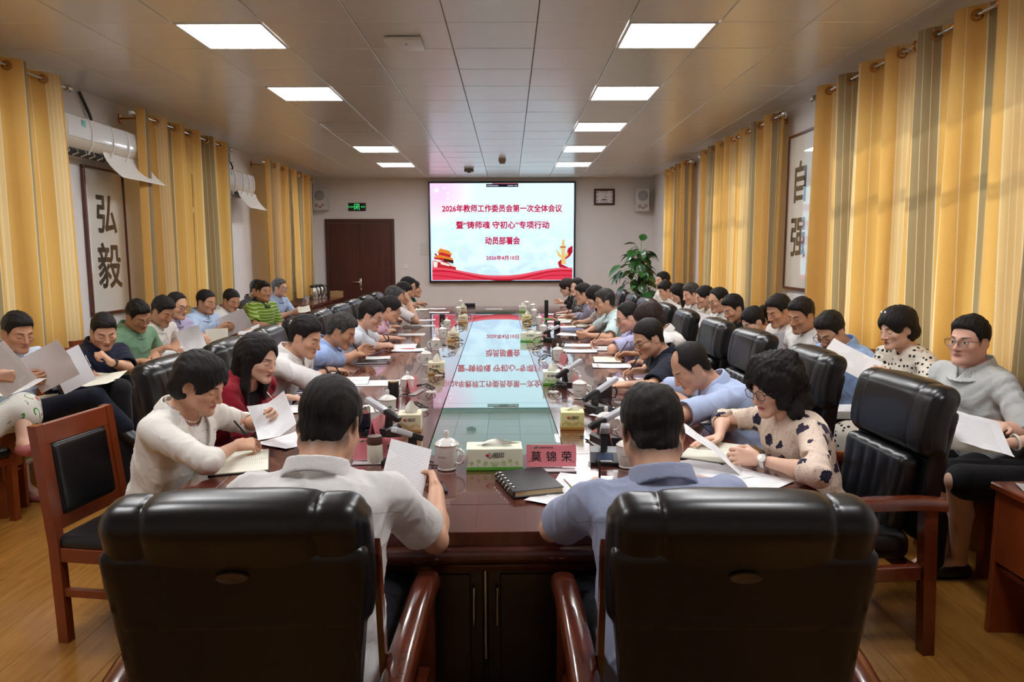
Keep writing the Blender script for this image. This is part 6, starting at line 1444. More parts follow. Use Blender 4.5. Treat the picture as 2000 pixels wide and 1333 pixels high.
def spectacles_mesh(name='spectacles', round_=False, wide=.066):
    fr, le = MB(), MB(); w, h_ = wide/2*.86, .020
    for s in (-1, 1):
        c = (s*wide/2, 0, 0); n = 20; ring = [(c[0]+w*.92*math.copysign(abs(cos(2*pi*i/n))**.7, cos(2*pi*i/n)), 0, h_*math.copysign(abs(sin(2*pi*i/n))**.7, sin(2*pi*i/n))) for i in range(n)]
        fr.tube(ring+[ring[0]], .0016, 6, False); le.add([(x, .0005, z) for x, y, z in ring]+[(x, -.0005, z) for x, y, z in ring], [tuple(range(n))])
        fr.tube([(s*(wide/2+w*.92), 0, .008), (s*(wide/2+w*.92+.007), -.004, .009), (s*(wide/2+w*.92+.010), -.095, .006), (s*(wide/2+w*.9+.008), -.125, -.014)], .0017, 6)
    fr.tube([(-.007, 0, .004), (0, .002, .007), (.007, 0, .004)], .0016, 6); return fr, le
t = NT('lens'); tr = t.node('ShaderNodeBsdfTransparent'); gl = t.node('ShaderNodeBsdfGlossy'); gl.inputs['Roughness'].default_value = .03; mx = t.node('ShaderNodeMixShader'); mx.inputs[0].default_value = .14
t.put(mx.inputs[1], tr.outputs[0]); t.put(mx.inputs[2], gl.outputs[0]); t.t.links.new(mx.outputs[0], t.out.inputs['Surface']); m_lens = t.mat
for lab, px, py in (('folded dark spectacles lying beside the charcoal mug', 1170, 795), ('second pair of spectacles lying beside the red pen', 1196, 793)):
    p = up(px, py, ZT); th = thing('spectacles', lab, 'glasses', p+Vector((0, 0, .022)), radians(20)); f_, l_ = spectacles_mesh(); f_.build('frame', m_black, th, 60); l_.build('lens', m_lens, th)
pen('black pen lying by the hand of the man in white at the near end', up(862, 940), up(872, 962), m_black, .006)
pen('pen with a small green charm by the grey-blue sleeve at the near end', up(1100, 936), up(1125, 962), m_steel, .004, plain('charm_green', (120, 150, 70), .4, grain=.1))
# ------------------------------------------------------------------ people
SK = {'light': (228, 186, 162), 'mid': (212, 166, 138), 'tan': (190, 142, 112), 'pink': (220, 172, 150)}
WHITE, OFFW = ('plain', (226, 224, 222)), ('plain', (228, 222, 214))
def elbow_floor(P):
    x, y = W2T(P); inside = min(THW+.03-abs(x), y+.03, TL-y)
    return 40*max(0, ZT+.055-P[2])**1.0 if inside > 0 else (0 if P[2] > .66 else 2*(.66-P[2]))
PEOPLE = []
SHORT = ['man in white seen from behind', 'man in grey-blue seen from behind', 'woman in the white blazer', 'woman in the red blazer', 'white shirt beside the red blazer', "light blue polo on the table's left", 'white polo and thin glasses', 'woman in the pink polo', 'grey patterned shirt behind the pink polo', 'man resting his forehead', 'cream shirt beside the dark green top', 'person in dark green', 'woman in the floral blouse', 'balding man in pale blue', 'cropped-haired man in the navy polo', 'brown-haired person in white', 'lavender shirt right of the table', 'man in the pale aqua shirt', 'long-haired woman behind the aqua shirt', 'man in the grey-lilac shirt', 'woman in the patterned dress', 'woman in the black and cream cardigan', 'woman in the printed skirt', 'pale shirt with crossed legs', 'navy polo with hand to chin', 'man in the sage green polo', 'tousled-haired man in white', 'man in the lavender checked shirt', 'light blue shirt by the left curtain', 'white shirt beside the green stripes', 'man in the green striped polo', 'person hidden behind the green stripes', 'grey-haired man near the sideboard', 'woman in black with the bracelet', 'pale grey shirt looking up', 'woman in polka dots', 'light blue shirt beside the polka dots', 'white polo beside the bowed blue shirt', 'off-white shirt beside the ponytail', 'woman with the ponytail', 'man in the black T-shirt', 'thinning-haired man in white by the wall', 'woman in the cream knit top', 'grey-templed man in white', 'long-haired woman by the right wall', 'bowed man second from the plant', 'upright man nearest the plant']
def P_(label, px, py, Y, face, **k):
    C = at_y(px, py, Y); d = dict(label=label, short=SHORT[len(PEOPLE)], head=tuple(C), face=face, Y=Y, seed=len(PEOPLE)*7+3); d.update(k); PEOPLE.append(d); return d
def tp(px, py, z=.80): return tuple(at_z(px, py, z))
LFT, RGTF, FWDF = -pi/2, pi/2, 0.0      # facing +x, -x, +y
# near end of the table, seen from behind
P_('man in a white shirt seen from behind at the near end of the table', 645, 832, 2.02, 0.0, hair=('short',), top=('shirt', WHITE, 'short'), hp=.5, hy=-.12, skin='mid', lh=tp(600, 930), rh=tuple(at_y(850, 944, 2.40)), hands={'r': {'pose': 'hold', 'd': (-.15, .9, .12), 'n': (-.9, 0, -.3), 'sd': -1}, 'l': {'pose': 'flat'}}, fat=.06, lean=.15, pole=((-.9, -.2, -.3), (.45, -.2, -1)), sc=1.04, slv=.70)
P_('man in a grey-blue shirt seen from behind at the near end of the table', 1272, 843, 2.0, 0.06, hair=('short',), thin=True, top=('shirt', ('plain', (150, 158, 184)), 'short'), hp=.45, skin='mid', lh=tuple(at_y(1146, 952, 2.40)), rh=tp(1345, 930), hands={'l': {'pose': 'write'}, 'r': {'pose': 'flat'}}, fat=.05, lean=.15, pole=((-.85, -.2, -.75), (.9, -.2, -.3)), sc=1.04, slv=.70)
# left side of the table
P_('woman in a white blazer with a pearl necklace at the near left', 392, 750, 2.95, LFT-.3, fem=True, hair=('bob',), top=('jacket', ('plain', (232, 228, 220)), 'elbow'), blouse=('pin', (235, 232, 228), (25, 25, 28)), hp=.42, hy=.1, pole=((.1, 1, -.6), (-.3, -1, -.7)), skin='mid', rh=tp(486, 868, .82), lh=tp(538, 812, .90), hands={'r': {'pose': 'write'}, 'l': {'pose': 'hold', 'd': (.5, -.5, .6), 'n': (0, -1, .1), 'sd': -1}}, pearls=True, lean=.10)
P_('woman in a dark red blazer with long black hair', 505, 700, 3.70, LFT-.3, fem=True, hair=('long',), top=('jacket', ('plain', (134, 18, 36)), 'long'), blouse=('plain', (20, 20, 24)), hp=.30, hy=-.05, skin='light', rh=tp(545, 800, .80), lh=tp(580, 777, .80), hands={'r': {'pose': 'write'}, 'l': {'pose': 'rest'}}, L=.47, lips=(178, 80, 82))
P_('young man in a white shirt and dark watch, next to the red blazer', 597, 659, 4.5, LFT-.15, hair=('side',), top=('shirt', WHITE, 'short'), hp=.38, hy=-.12, skin='mid', rh=tp(672, 745, .80), lh=tp(655, 722, .80), hands={'r': {'pose': 'write'}, 'l': {'pose': 'rest'}}, watch='l', fat=.05)
P_('man in a light blue polo looking down at a dark notebook', 668, 647, 5.25, LFT, hair=('short',), greyhair=.25, top=('polo', ('plain', (160, 184, 232)), 'short'), hp=.48, hy=-.15, skin='tan', rh=tp(705, 692, .84), lh=tp(712, 686, .84), hands={'r': {'pose': 'write'}, 'l': {'pose': 'hold'}})
P_('man in thin glasses and a white polo writing left of the table', 724, 617, 6.1, LFT, hair=('spiky',), top=('polo', ('plain', (214, 222, 234)), 'short'), hp=.40, hy=-.1, skin='pink', rh=tp(762, 674, .81), lh=tp(782, 663, .80), hands={'r': {'pose': 'write'}, 'l': {'pose': 'flat'}}, glasses=True, watch='l')
P_('woman in glasses and a pink polo', 763, 604, 6.9, LFT, fem=True, hair=('bun',), top=('polo', ('plain', (222, 184, 206)), 'short'), hp=.45, skin='mid', rh=tp(780, 648, .81), lh=tp(781, 641, .80), hands={'r': {'pose': 'write'}, 'l': {'pose': 'rest'}}, glasses=True)
P_('man in a grey patterned shirt half hidden behind the pink polo', 769, 583, 7.65, LFT, hair=('thin',), greyhair=.3, top=('polo', ('check', (150, 146, 146), (110, 106, 106)), 'short'), hp=.45, skin='mid', rh=tp(805, 630, .81), lh=tp(800, 623, .80), hands={'r': {'pose': 'write'}, 'l': {'pose': 'rest'}}, watch='r')
P_('man in a white polo resting his forehead on his hand', 787, 573, 8.5, LFT, hair=('short',), top=('polo', ('plain', (216, 210, 212)), 'short'), hp=.42, skin='mid', rh=tuple(at_y(796, 580, 8.4)), lh=tp(822, 610, .80), hands={'r': {'pose': 'rest', 'd': (-.25, 0, 1), 'n': (-1, 0, -.2), 'sd': 1}, 'l': {'pose': 'hold'}}, pole=((0, .8, -.8), (.25, -.4, -1)))
P_('man in glasses and a cream shirt, next to the dark green top', 797, 561, 9.4, LFT, hair=('short',), top=('shirt', ('plain', (222, 214, 198)), 'short'), hp=.2, skin='mid', rh=tp(838, 607, .80), lh=tp(842, 603, .80), hands={'r': {'pose': 'rest'}, 'l': {'pose': 'rest'}}, glasses=True)
P_('person in a dark green top with black hair, farthest left at the table', 809, 565, 10.2, LFT, fem=True, hair=('bun',), top=('polo', ('plain', (18, 58, 44)), 'short'), hp=.05, skin='mid', rh=tp(833, 588, .86), lh=tp(845, 596, .80), hands={'r': {'pose': 'rest'}, 'l': {'pose': 'rest'}}, bun=False)
# right side of the table
P_('woman with curly black hair in a cream blouse with navy flowers', 1512, 755, 2.95, RGTF+.25, fem=True, hair=('curly',), top=('blouse', ('floral', (226, 206, 188), (38, 38, 62)), 'elbow'), hp=.30, hy=.10, skin='light', lh=tp(1452, 893, .82), rh=tp(1385, 858, .80), hands={'l': {'pose': 'hold', 'd': (-.9, .2, .1), 'n': (0, .9, -.4), 'sd': -1}, 'r': {'pose': 'flat'}}, glasses='dark', watch='l', lips=(188, 60, 70), lean=.10)
P_('balding man in a pale blue shirt bending low over folded arms', 1348, 718, 3.72, RGTF, hair=('bald',), top=('shirt', ('plain', (176, 192, 226)), 'short'), hp=.62, hy=.15, skin='mid', lh=tp(1352, 806, .80), rh=tp(1345, 792, .80), hands={'l': {'pose': 'rest', 'd': (-.3, .9, 0)}, 'r': {'pose': 'rest'}}, fat=.05, L=.54, pole=((-.1, -.9, -.3), (.1, .9, -.3)))
P_('man in a dark navy polo with cropped hair and glasses, writing', 1266, 661, 4.6, RGTF, hair=('buzz',), top=('polo', ('plain', (26, 32, 48)), 'short'), hp=.42, hy=.35, skin='mid', rh=tp(1240, 726, .82), lh=tp(1215, 752, .80), hands={'r': {'pose': 'write'}, 'l': {'pose': 'flat'}}, glasses='dark', L=.54)
P_('person with brown hair in a white shirt, behind the dark navy polo', 1268, 625, 5.4, RGTF, fem=True, hair=('bob',), haircol=(34, 24, 22), top=('shirt', WHITE, 'short'), hp=.5, skin='mid', rh=tp(1216, 692, .82), lh=tp(1243, 706, .80), hands={'r': {'pose': 'write'}, 'l': {'pose': 'flat'}}, L=.54)
P_('man in glasses and a lavender shirt holding a pen, right of the table', 1226, 620, 6.15, RGTF, hair=('thin',), top=('shirt', ('plain', (180, 182, 220)), 'short'), hp=.35, hy=.1, skin='pink', rh=tp(1168, 668, .83), lh=tp(1208, 683, .80), hands={'r': {'pose': 'write'}, 'l': {'pose': 'rest'}}, glasses='dark', watch='l', L=.54)
P_('man in glasses and a pale aqua shirt holding papers', 1181, 590, 7.3, RGTF, hair=('short',), greyhair=.2, top=('shirt', ('plain', (198, 220, 222)), 'short'), hp=.22, hy=.12, skin='mid', lh=tp(1138, 656, .82), rh=tp(1140, 648, .82), hands={'l': {'pose': 'hold'}, 'r': {'pose': 'rest'}}, glasses=True, L=.54, open=.01)
P_('woman with long straight black hair behind the pale aqua shirt', 1161, 581, 8.0, RGTF, fem=True, hair=('long',), top=('blouse', ('dots', (222, 216, 206), (150, 140, 130)), 'short'), hp=.4, skin='light', lh=tp(1155, 636, .80), rh=tp(1128, 630, .80), hands={'l': {'pose': 'rest'}, 'r': {'pose': 'write'}}, L=.50)
P_('man in a grey-lilac long-sleeved shirt and glasses', 1139, 575, 8.8, RGTF, hair=('short',), top=('shirt', ('plain', (152, 150, 172)), 'long'), hp=.25, skin='mid', lh=tp(1122, 622, .80), rh=tp(1112, 617, .82), hands={'l': {'pose': 'rest'}, 'r': {'pose': 'write'}}, glasses='dark', L=.54)
P_('woman in a black and white patterned dress looking towards the camera', 1126, 561, 9.7, RGTF, fem=True, hair=('bun',), top=('blouse', ('dots', (34, 34, 36), (190, 188, 184), 60), 'short'), hp=.05, hy=.95, skin='light', openeye=True, lh=tp(1098, 618, .80), rh=tp(1090, 612, .80), hands={'l': {'pose': 'rest'}, 'r': {'pose': 'rest'}}, lips=(190, 60, 60))
P_('woman in a black and cream cardigan with a bob, farthest right at the table', 1107, 562, 10.5, RGTF, fem=True, hair=('bob',), haircol=(30, 20, 20), top=('jacket', ('plain', (26, 26, 28)), 'elbow'), blouse=('plain', (228, 214, 170)), hp=.4, skin='light', lh=tp(1098, 600, .82), rh=tp(1085, 592, .86), hands={'l': {'pose': 'rest'}, 'r': {'pose': 'hold'}}, glasses='dark')
# wall row on the left, facing right
def lap(kind='lap', dz=.0): return kind
WL = dict(lean=.12, seat=.45)
WY = {}
P_('seated woman at the left edge in a printed white skirt and pink shoes', -85, 640, 4.10, LFT-.25, fem=True, hair=('bob',), top=('blouse', ('plain', (196, 178, 150)), 'elbow'), skirt='wide', skirtm=('print', (226, 222, 212)), hp=.3, skin='light', rh=tuple(at_y(18, 735, 3.90)), lh=tuple(at_y(-10, 722, 4.3)), hands={'r': {'pose': 'hold'}, 'l': {'pose': 'hold'}}, shoes='pink', seat=.45,
   knee={1: tuple(at_y(50, 795, 4.55)), -1: tuple(at_y(30, 812, 4.62))}, ankle={1: tuple(at_y(46, 866, 4.25)), -1: tuple(at_z(48, 952, .085))}, toe={1: (.75, -.45, .12), -1: (.95, -.25, 0)})
P_('man in a pale grey-blue shirt with crossed legs reading loose pages', 35, 650, 4.59, LFT-.25, hair=('short',), top=('polo', ('plain', (196, 208, 222)), 'short'), hp=.30, hy=-.25, skin='tan', rh=tuple(at_y(62, 742, 4.27)), lh=tuple(at_y(118, 735, 4.66)), hands={'r': {'pose': 'hold', 'd': (.9, .2, .1), 'n': (0, 1, .1), 'sd': 1}, 'l': {'pose': 'hold'}}, fat=.08, pants=(24, 28, 42), knee={1: tuple(at_y(185, 775, 4.66)), -1: tuple(at_y(165, 790, 4.80))}, ankle={1: tuple(at_y(243, 835, 4.75)), -1: tuple(at_z(205, 905, .09))}, toe={1: (.8, -.1, -.5)}, **WL)
P_('man in a dark navy polo and black watch holding hand to chin', 203, 648, 5.14, LFT-.25, hair=('short',), top=('polo', ('plain', (22, 26, 48)), 'short'), hp=.42, hy=-.62, skin='mid', rh=tuple(at_y(172, 733, 4.85)), lh=tuple(at_y(205, 697, 4.90)), hands={'r': {'pose': 'write', 'd': (.8, .1, -.4)}, 'l': {'pose': 'fist', 'd': (-.3, -.5, .75), 'n': (-.7, -.5, .1), 'sd': -1}}, watch='l', fat=.14, pants=(22, 22, 26), pole=((.2, 1, -.6), (-.1, -1, -.4)), knee={1: tuple(at_y(235, 760, 4.80)), -1: tuple(at_y(250, 750, 5.23))}, **WL)
P_('man in a sage green polo and thin glasses with bowed head', 270, 618, 5.86, LFT-.25, hair=('spiky',), top=('polo', ('plain', (116, 152, 122)), 'short'), hp=.5, hy=-.25, hr=.12, skin='tan', rh=tuple(at_y(290, 707, 5.66)), lh=tuple(at_y(305, 700, 6.00)), glasses=True, fat=.1, pants=(28, 28, 34), **WL)
P_('man in a white shirt with tousled hair, between sage green and lavender', 318, 609, 6.34, LFT-.25, hair=('spiky',), top=('polo', OFFW, 'short'), hp=.5, hy=-.1, skin='tan', rh=tuple(at_y(335, 680, 6.14)), lh=tuple(at_y(345, 678, 6.43)), pants=(28, 28, 34), fat=.05, **WL)
P_('balding man in glasses and a lavender checked shirt', 346, 598, 6.82, LFT-.25, hair=('thin',), top=('polo', ('check', (186, 180, 208), (158, 152, 190)), 'short'), hp=.22, hy=-.1, skin='mid', rh=tuple(at_y(372, 664, 6.62)), lh=tuple(at_y(400, 658, 6.82)), glasses='dark', fat=.06, pants=(60, 62, 48), **WL)
P_('man in a light blue shirt holding a sheet, by the left curtain', 403, 590, 7.44, LFT-.25, hair=('buzz',), top=('shirt', ('plain', (184, 206, 234)), 'short'), hp=.22, hy=-.1, skin='tan', rh=tuple(at_y(443, 640, 7.25)), lh=tuple(at_y(462, 634, 7.49)), hands={'r': {'pose': 'hold', 'n': (0, 1, .2), 'sd': 1}, 'l': {'pose': 'hold'}}, fat=.08, pants=(26, 26, 32), **WL)
P_('man in a white shirt with cropped hair, next to the green striped polo', 452, 587, 8.06, LFT-.25, hair=('buzz',), top=('shirt', WHITE, 'long'), hp=.4, hy=-.3, skin='tan', rh=tuple(at_y(478, 643, 7.87)), lh=tuple(at_y(488, 636, 8.16)), hands={'r': {'pose': 'write'}}, fat=.08, pants=(26, 26, 32), **WL)
P_('man in a bright green polo with white stripes', 515, 570, 9.02, LFT-.35, hair=('short',), top=('polo', ('stripe', (116, 152, 34), (214, 222, 186)), 'short'), hp=.05, hy=-.3, skin='tan', openeye=True, rh=tuple(at_y(545, 640, 8.64)), lh=tuple(at_y(548, 636, 9.02)), fat=.16, pants=(36, 44, 66), collar=(26, 28, 52), **WL)
P_('person hidden behind the green striped polo, only dark hair showing', 503, 567, 9.60, LFT-.25, hair=('short',), top=('shirt', ('plain', (90, 90, 100)), 'short'), hp=.3, skin='tan', pants=(26, 26, 32), **WL)
P_('grey-haired man in glasses and a light blue shirt near the sideboard', 546, 563, 9.94, LFT-.25, hair=('short',), greyhair=.85, top=('shirt', ('plain', (172, 194, 226)), 'short'), hp=.05, hy=.05, skin='pink', openeye=True, rh=tuple(at_y(580, 610, 9.70)), lh=tuple(at_y(585, 607, 9.98)), hands={'r': {'pose': 'hold'}, 'l': {'pose': 'hold'}}, glasses=True, fat=.06, pants=(30, 32, 44), **WL)
# wall row on the right, facing left
P_('seated woman at the right edge in black with a pale bracelet', 2075, 690, 3.28, RGTF, fem=True, hair=('pony',), top=('blouse', ('plain', (22, 22, 26)), 'elbow'), skirt='knee', skirtm=('plain', (20, 20, 24)), hp=.3, skin='light', lh=tuple(at_y(1935, 862, 3.05)), rh=tuple(at_y(1950, 838, 3.30)), hands={'l': {'pose': 'flat', 'd': (-.95, .1, .2)}, 'r': {'pose': 'flat'}}, seat=.45, bracelet=True,
   knee={1: tuple(at_y(1838, 930, 3.42)), -1: tuple(at_y(1872, 940, 3.2))}, ankle={1: tuple(at_z(1838, 1085, .09)), -1: tuple(at_z(1872, 1095, .09))}, shoes='black')
P_('man in round glasses and a pale grey shirt looking up', 1892, 668, 3.65, RGTF+.22, hair=('side',), top=('shirt', ('plain', (196, 200, 198)), 'short'), hp=-.02, hy=.25, skin='pink', openeye=True, lh=tuple(at_y(1880, 825, 3.39)), rh=tuple(at_y(1850, 800, 3.72)), glasses=True, fat=.08, pants=(26, 26, 30), **WL)
P_('woman in a cream blouse and skirt with black polka dots', 1752, 642, 4.25, RGTF+.22, fem=True, hair=('bob',), top=('blouse', ('dots', (230, 222, 206), (22, 22, 26), 32), 'elbow'), skirt='wide', skirtm=('dots', (230, 222, 206), (22, 22, 26), 32), hp=.25, skin='light', lh=tuple(at_y(1722, 735, 3.92)), rh=tuple(at_y(1705, 730, 4.15)), hands={'l': {'pose': 'hold', 'd': (-.7, .1, .5), 'n': (0, 1, .1), 'sd': -1}, 'r': {'pose': 'hold'}}, hairclip=True, **WL)
P_('man in glasses and a light blue shirt bowed low beside the polka dots', 1622, 648, 4.73, RGTF+.22, hair=('side',), top=('shirt', ('plain', (150, 182, 226)), 'short'), hp=.55, hy=.3, skin='mid', lh=tuple(at_y(1700, 745, 4.44)), rh=tuple(at_y(1660, 760, 4.77)), glasses='dark', fat=.05, pants=(26, 26, 32), L=.5, seat=.45)
P_('man in a white polo next to the bowed light blue shirt', 1565, 617, 5.25, RGTF+.22, hair=('short',), top=('polo', ('plain', (218, 216, 212)), 'short'), hp=.32, hy=.25, skin='tan', lh=tuple(at_y(1560, 720, 4.97)), rh=tuple(at_y(1555, 712, 5.35)), fat=.12, pants=(26, 26, 32), emblem=True, **WL)
P_('man in an off-white shirt next to the woman with the ponytail', 1521, 608, 5.73, RGTF+.22, hair=('short',), top=('shirt', OFFW, 'short'), hp=.38, hy=.12, skin='tan', lh=tuple(at_y(1505, 700, 5.54)), rh=tuple(at_y(1495, 695, 5.83)), fat=.08, pants=(26, 26, 32), **WL)
P_('woman in a navy top with a black ponytail bending far forward', 1470, 628, 6.16, RGTF+.22, fem=True, hair=('pony',), top=('blouse', ('plain', (24, 28, 48)), 'elbow'), hp=.55, hy=.1, skin='light', lh=tuple(at_y(1440, 700, 6.02)), rh=tuple(at_y(1430, 696, 6.21)), pants=(26, 26, 32), L=.52, seat=.45)
P_('man in a black T-shirt bending forward beside the ponytail', 1432, 603, 6.68, RGTF+.22, hair=('short',), top=('tee', ('plain', (22, 24, 32)), 'short'), hp=.45, hy=.1, skin='mid', lh=tuple(at_y(1405, 675, 6.49)), rh=tuple(at_y(1400, 670, 6.78)), pants=(26, 26, 32), L=.5, seat=.45)
P_('man in glasses and a white shirt with thinning hair by the right wall', 1403, 587, 7.26, RGTF+.22, hair=('thin',), top=('shirt', WHITE, 'short'), hp=.28, skin='mid', lh=tuple(at_y(1385, 655, 7.07)), rh=tuple(at_y(1375, 650, 7.35)), glasses=True, fat=.05, pants=(26, 26, 32), **WL)
P_('woman in a cream knit top with dark tied hair', 1375, 581, 7.83, RGTF+.22, fem=True, hair=('bun',), top=('blouse', ('plain', (218, 208, 188)), 'long'), hp=.22, skin='mid', lh=tuple(at_y(1352, 638, 7.64)), rh=tuple(at_y(1345, 634, 7.93)), pants=(26, 26, 32), **WL)
P_('man in a white shirt with grey temples, beside the cream knit top', 1350, 575, 8.50, RGTF+.22, hair=('short',), greyhair=.3, top=('shirt', WHITE, 'long'), hp=.3, skin='pink', lh=tuple(at_y(1325, 622, 8.31)), rh=tuple(at_y(1320, 620, 8.59)), pants=(26, 26, 32), **WL)
P_('woman with long black hair in a cream patterned blouse', 1324, 574, 9.07, RGTF+.22, fem=True, hair=('long',), top=('blouse', ('dots', (214, 208, 192), (196, 186, 166), 22), 'long'), hp=.4, skin='light', lh=tuple(at_y(1300, 620, 8.88)), rh=tuple(at_y(1295, 616, 9.17)), pants=(26, 26, 32), **WL)
P_('man in a white shirt with bowed head, second from the plant', 1300, 568, 9.74, RGTF+.22, hair=('short',), top=('shirt', WHITE, 'short'), hp=.48, skin='mid', lh=tuple(at_y(1282, 606, 9.55)), rh=tuple(at_y(1278, 604, 9.84)), pants=(26, 26, 32), **WL)
P_('man in an off-white shirt sitting upright nearest the plant', 1294, 549, 10.46, RGTF+.22, hair=('short',), top=('shirt', OFFW, 'short'), hp=.05, skin='mid', lh=tuple(at_y(1270, 592, 10.22)), rh=tuple(at_y(1265, 590, 10.50)), pants=(26, 26, 32), fat=.05, **WL)
HFLOOR = elbow_floor
for p in PEOPLE:
    p['yaw'] = p['face']; Y = p['Y']
    near = Y < 4.0 and 0 <= at_y(0, 0, 1)[0]+9
    p['res'] = .0044 if Y < 3.2 else .0050 if Y < 4.8 else .0060 if Y < 6.3 else .0072 if Y < 8.3 else .0088
    if 'seat' not in p or p.get('seat') == .47: p['floor'] = elbow_floor if 'slv' not in p else (lambda P: elbow_floor(np.array(P)+[0, 0, .055]))
    if p.get('hair')[0] != 'bob' or True: pass
    f = np.array([-sin(p['yaw']), cos(p['yaw']), 0]); r = np.array([cos(p['yaw']), sin(p['yaw']), 0]); C = np.array(p['head'])
    for q, key in ((-1, 'lh'), (1, 'rh')):
        if key not in p: p[key] = tuple(C*[1, 1, 0]+np.array([0, 0, .70])+f*.24+r*q*.10)
        hnd = p.setdefault('hands', {}).setdefault('l' if q < 0 else 'r', {'pose': 'rest'})
        T = np.array(p[key]); Sx = C-np.array([0, 0, .2])+r*q*.17; dd = T-Sx; dd[2] *= .25; dd = nrm(dd)
        if 'd' not in hnd: hnd['d'] = tuple(nrm(dd*.7+f*.4-r*q*.35))
        d = np.array(hnd['d']); p[key] = tuple(T-nrm(d)*.055)
        if 'n' not in hnd:
            if hnd['pose'] == 'write': hnd['n'] = tuple(nrm(np.array([0, 0, -.75])-r*q*.65))
            elif hnd['pose'] == 'hold': hnd['n'] = tuple(nrm(np.array([0, 0, .2])-r*q*1.0))
            else: hnd['n'] = tuple(nrm(np.array([0, 0, -1.0])-r*q*.25))
            hnd['sd'] = q*1.0
with ThreadPoolExecutor(4) as ex: BUILT = list(ex.map(build_person_np, PEOPLE))
GLF, GLL = spectacles_mesh(); GLR = (GLF, GLL)
GM = {True: GLF.mesh('glasses', plain('thin_frame', (110, 100, 92), .3, .7, grain=.05), 60), 'dark': GLF.mesh('glasses', m_black, 60)}; GLM = GLL.mesh('lens', m_lens)
m_wface = plain('watch_face', (30, 32, 38), .15, coat=.8, grain=.05); m_wwhite = plain('watch_white', (225, 222, 215), .2, coat=.6, grain=.03)
def M4(rows, c): m = Matrix(rows.tolist()).transposed().to_4x4(); m.translation = Vector(c); return m
SHOE = {'black': plain('black_shoe', (18, 18, 20), .3, grain=.1), 'pink': plain('pink_shoe', (200, 120, 124), .6, grain=.05)}
HELD = []
for p, o in zip(PEOPLE, BUILT):
    I = o['_info']; base = Vector((I['H'][0], I['H'][1], 0)); bb = np.array(base); th = thing('person', p['label'], 'person', base)
    hc = p.get('haircol', (20, 17, 16)); sk = skin_mat(SK[p['skin']], p.get('lips', (176, 112, 100) if not p.get('fem') else (184, 96, 92)), p.get('openeye', False), tuple(min(90, int(c*1.7)+8) for c in hc))
    def put(nm, key, m):
        V, Q, A = o[key]
        ob = link(bpy.data.objects.new(nm, np_mesh(nm, V-bb.astype(f32), Q, m, A)), th); return ob
    put('body', 'body', sk)
    if 'hair' in o: put('hair', 'hair', hair_mat(hc, p.get('greyhair', 0.0)))
    nm = {'shirt': 'shirt', 'polo': 'polo_shirt', 'jacket': 'blazer', 'tee': 't_shirt', 'blouse': 'blouse'}[p['top'][0]]
    ck = p['top'][1]; ck = ck+('shirt',) if ck[0] == 'plain' and p['top'][0] in ('shirt', 'polo') else ck
    sh = put(nm, 'shirt', cloth_mat(ck))
    if 'collar' in o: put('collar', 'collar', cloth_mat(('plain', p['collar'])) if 'collar' in p else cloth_mat(p['top'][1]))
    if 'lapel' in o: put('lapel', 'lapel', cloth_mat(p['top'][1]))
    if 'blouse' in o: put('inner_top', 'blouse', cloth_mat(p.get('blouse', ('plain', (220, 216, 210)))))
    if 'trousers' in o: put('trousers', 'trousers', cloth_mat(('plain', p.get('pants', (26, 28, 38)))))
    if 'skirt' in o: put('skirt', 'skirt', cloth_mat(p.get('skirtm', ('plain', (26, 28, 38))))); put('legs', 'bare_legs', sk)
    for V, Q, A in o['_shoes']: link(bpy.data.objects.new('shoe', np_mesh('shoe', V-bb.astype(f32), Q, SHOE[p.get('shoes', 'black')], A)), th)
    if p.get('glasses'):
        g = inst('glasses', GM[p['glasses']], th); c = I['C']+I['HM'].T@(np.array((0, .104, .0))*I['hs'])-bb; g.matrix_local = M4(I['HM'], c)
        l = inst('lens', GLM, g)
    for q, key in ((-1, 'l'), (1, 'r')):
        w, d, n, s, hz = I['hands'][q]; e_ = I['arms'][q][0]; fd = nrm(w-e_)
        if p.get('watch') == key:
            c = Vector(w-fd*.035-bb); x = Vector(nrm(np.cross(fd, n))); z = Vector(nrm(-np.array(n)+fd*(np.array(n)@fd))); R = Matrix((x, Vector(fd), z)).transposed()
            MB().lathe([(.0285, -.009), (.0305, -.009), (.0305, .009), (.0285, .009), (.0285, -.009)], 20, c, R @ Matrix.Rotation(-pi/2, 3, 'X')).build('watch_strap', m_steel if p.get('fem') else m_black, th, 50)
            MB().lathe([(.0165, .027), (.0175, .031), (.0165, .0345), (.001, .0355)], 18, c, R).build('watch_case', m_wwhite if p.get('fem') else m_wface, th, 40)
        if p.get('bracelet') and key == 'l':
            c = Vector(w-fd*.05-bb); R = Vector((0, 0, 1)).rotation_difference(Vector(fd)).to_matrix(); MB().lathe([(.031, -.005), (.036, -.005), (.038, 0), (.036, .005), (.031, .005), (.031, -.005)], 24, c, R).build('bracelet', plain('jade', (222, 220, 208), .2, grain=.04, coat=.5), th, 50)
        if p['hands'][key]['pose'] == 'write':
            tip = w+(d*.105+s*.018+n*.030)*hz; t2 = tip-(d*.085-s*.02)+np.array([0, 0, .105])
            tip[2] = max(tip[2]-.008, ZT+.004 if p.get('floor') else tip[2]-.008); HELD.append((p['short'], tip, t2))
    if p.get('pearls'):
        b = MB(); cc = Vector(I['N']-bb); CMm = Matrix(I['CM'].tolist()).transposed()
        for i in range(40):
            a = 2*pi*i/40; pt = cc+CMm @ Vector((.066*sin(a), .012+.078*cos(a), .018-.045*max(0, cos(a)))); b.lathe([(.001, -.0042), (.0042, 0), (.001, .0042)], 6, pt)
        b.build('pearl_necklace', m_porc, th, 80)
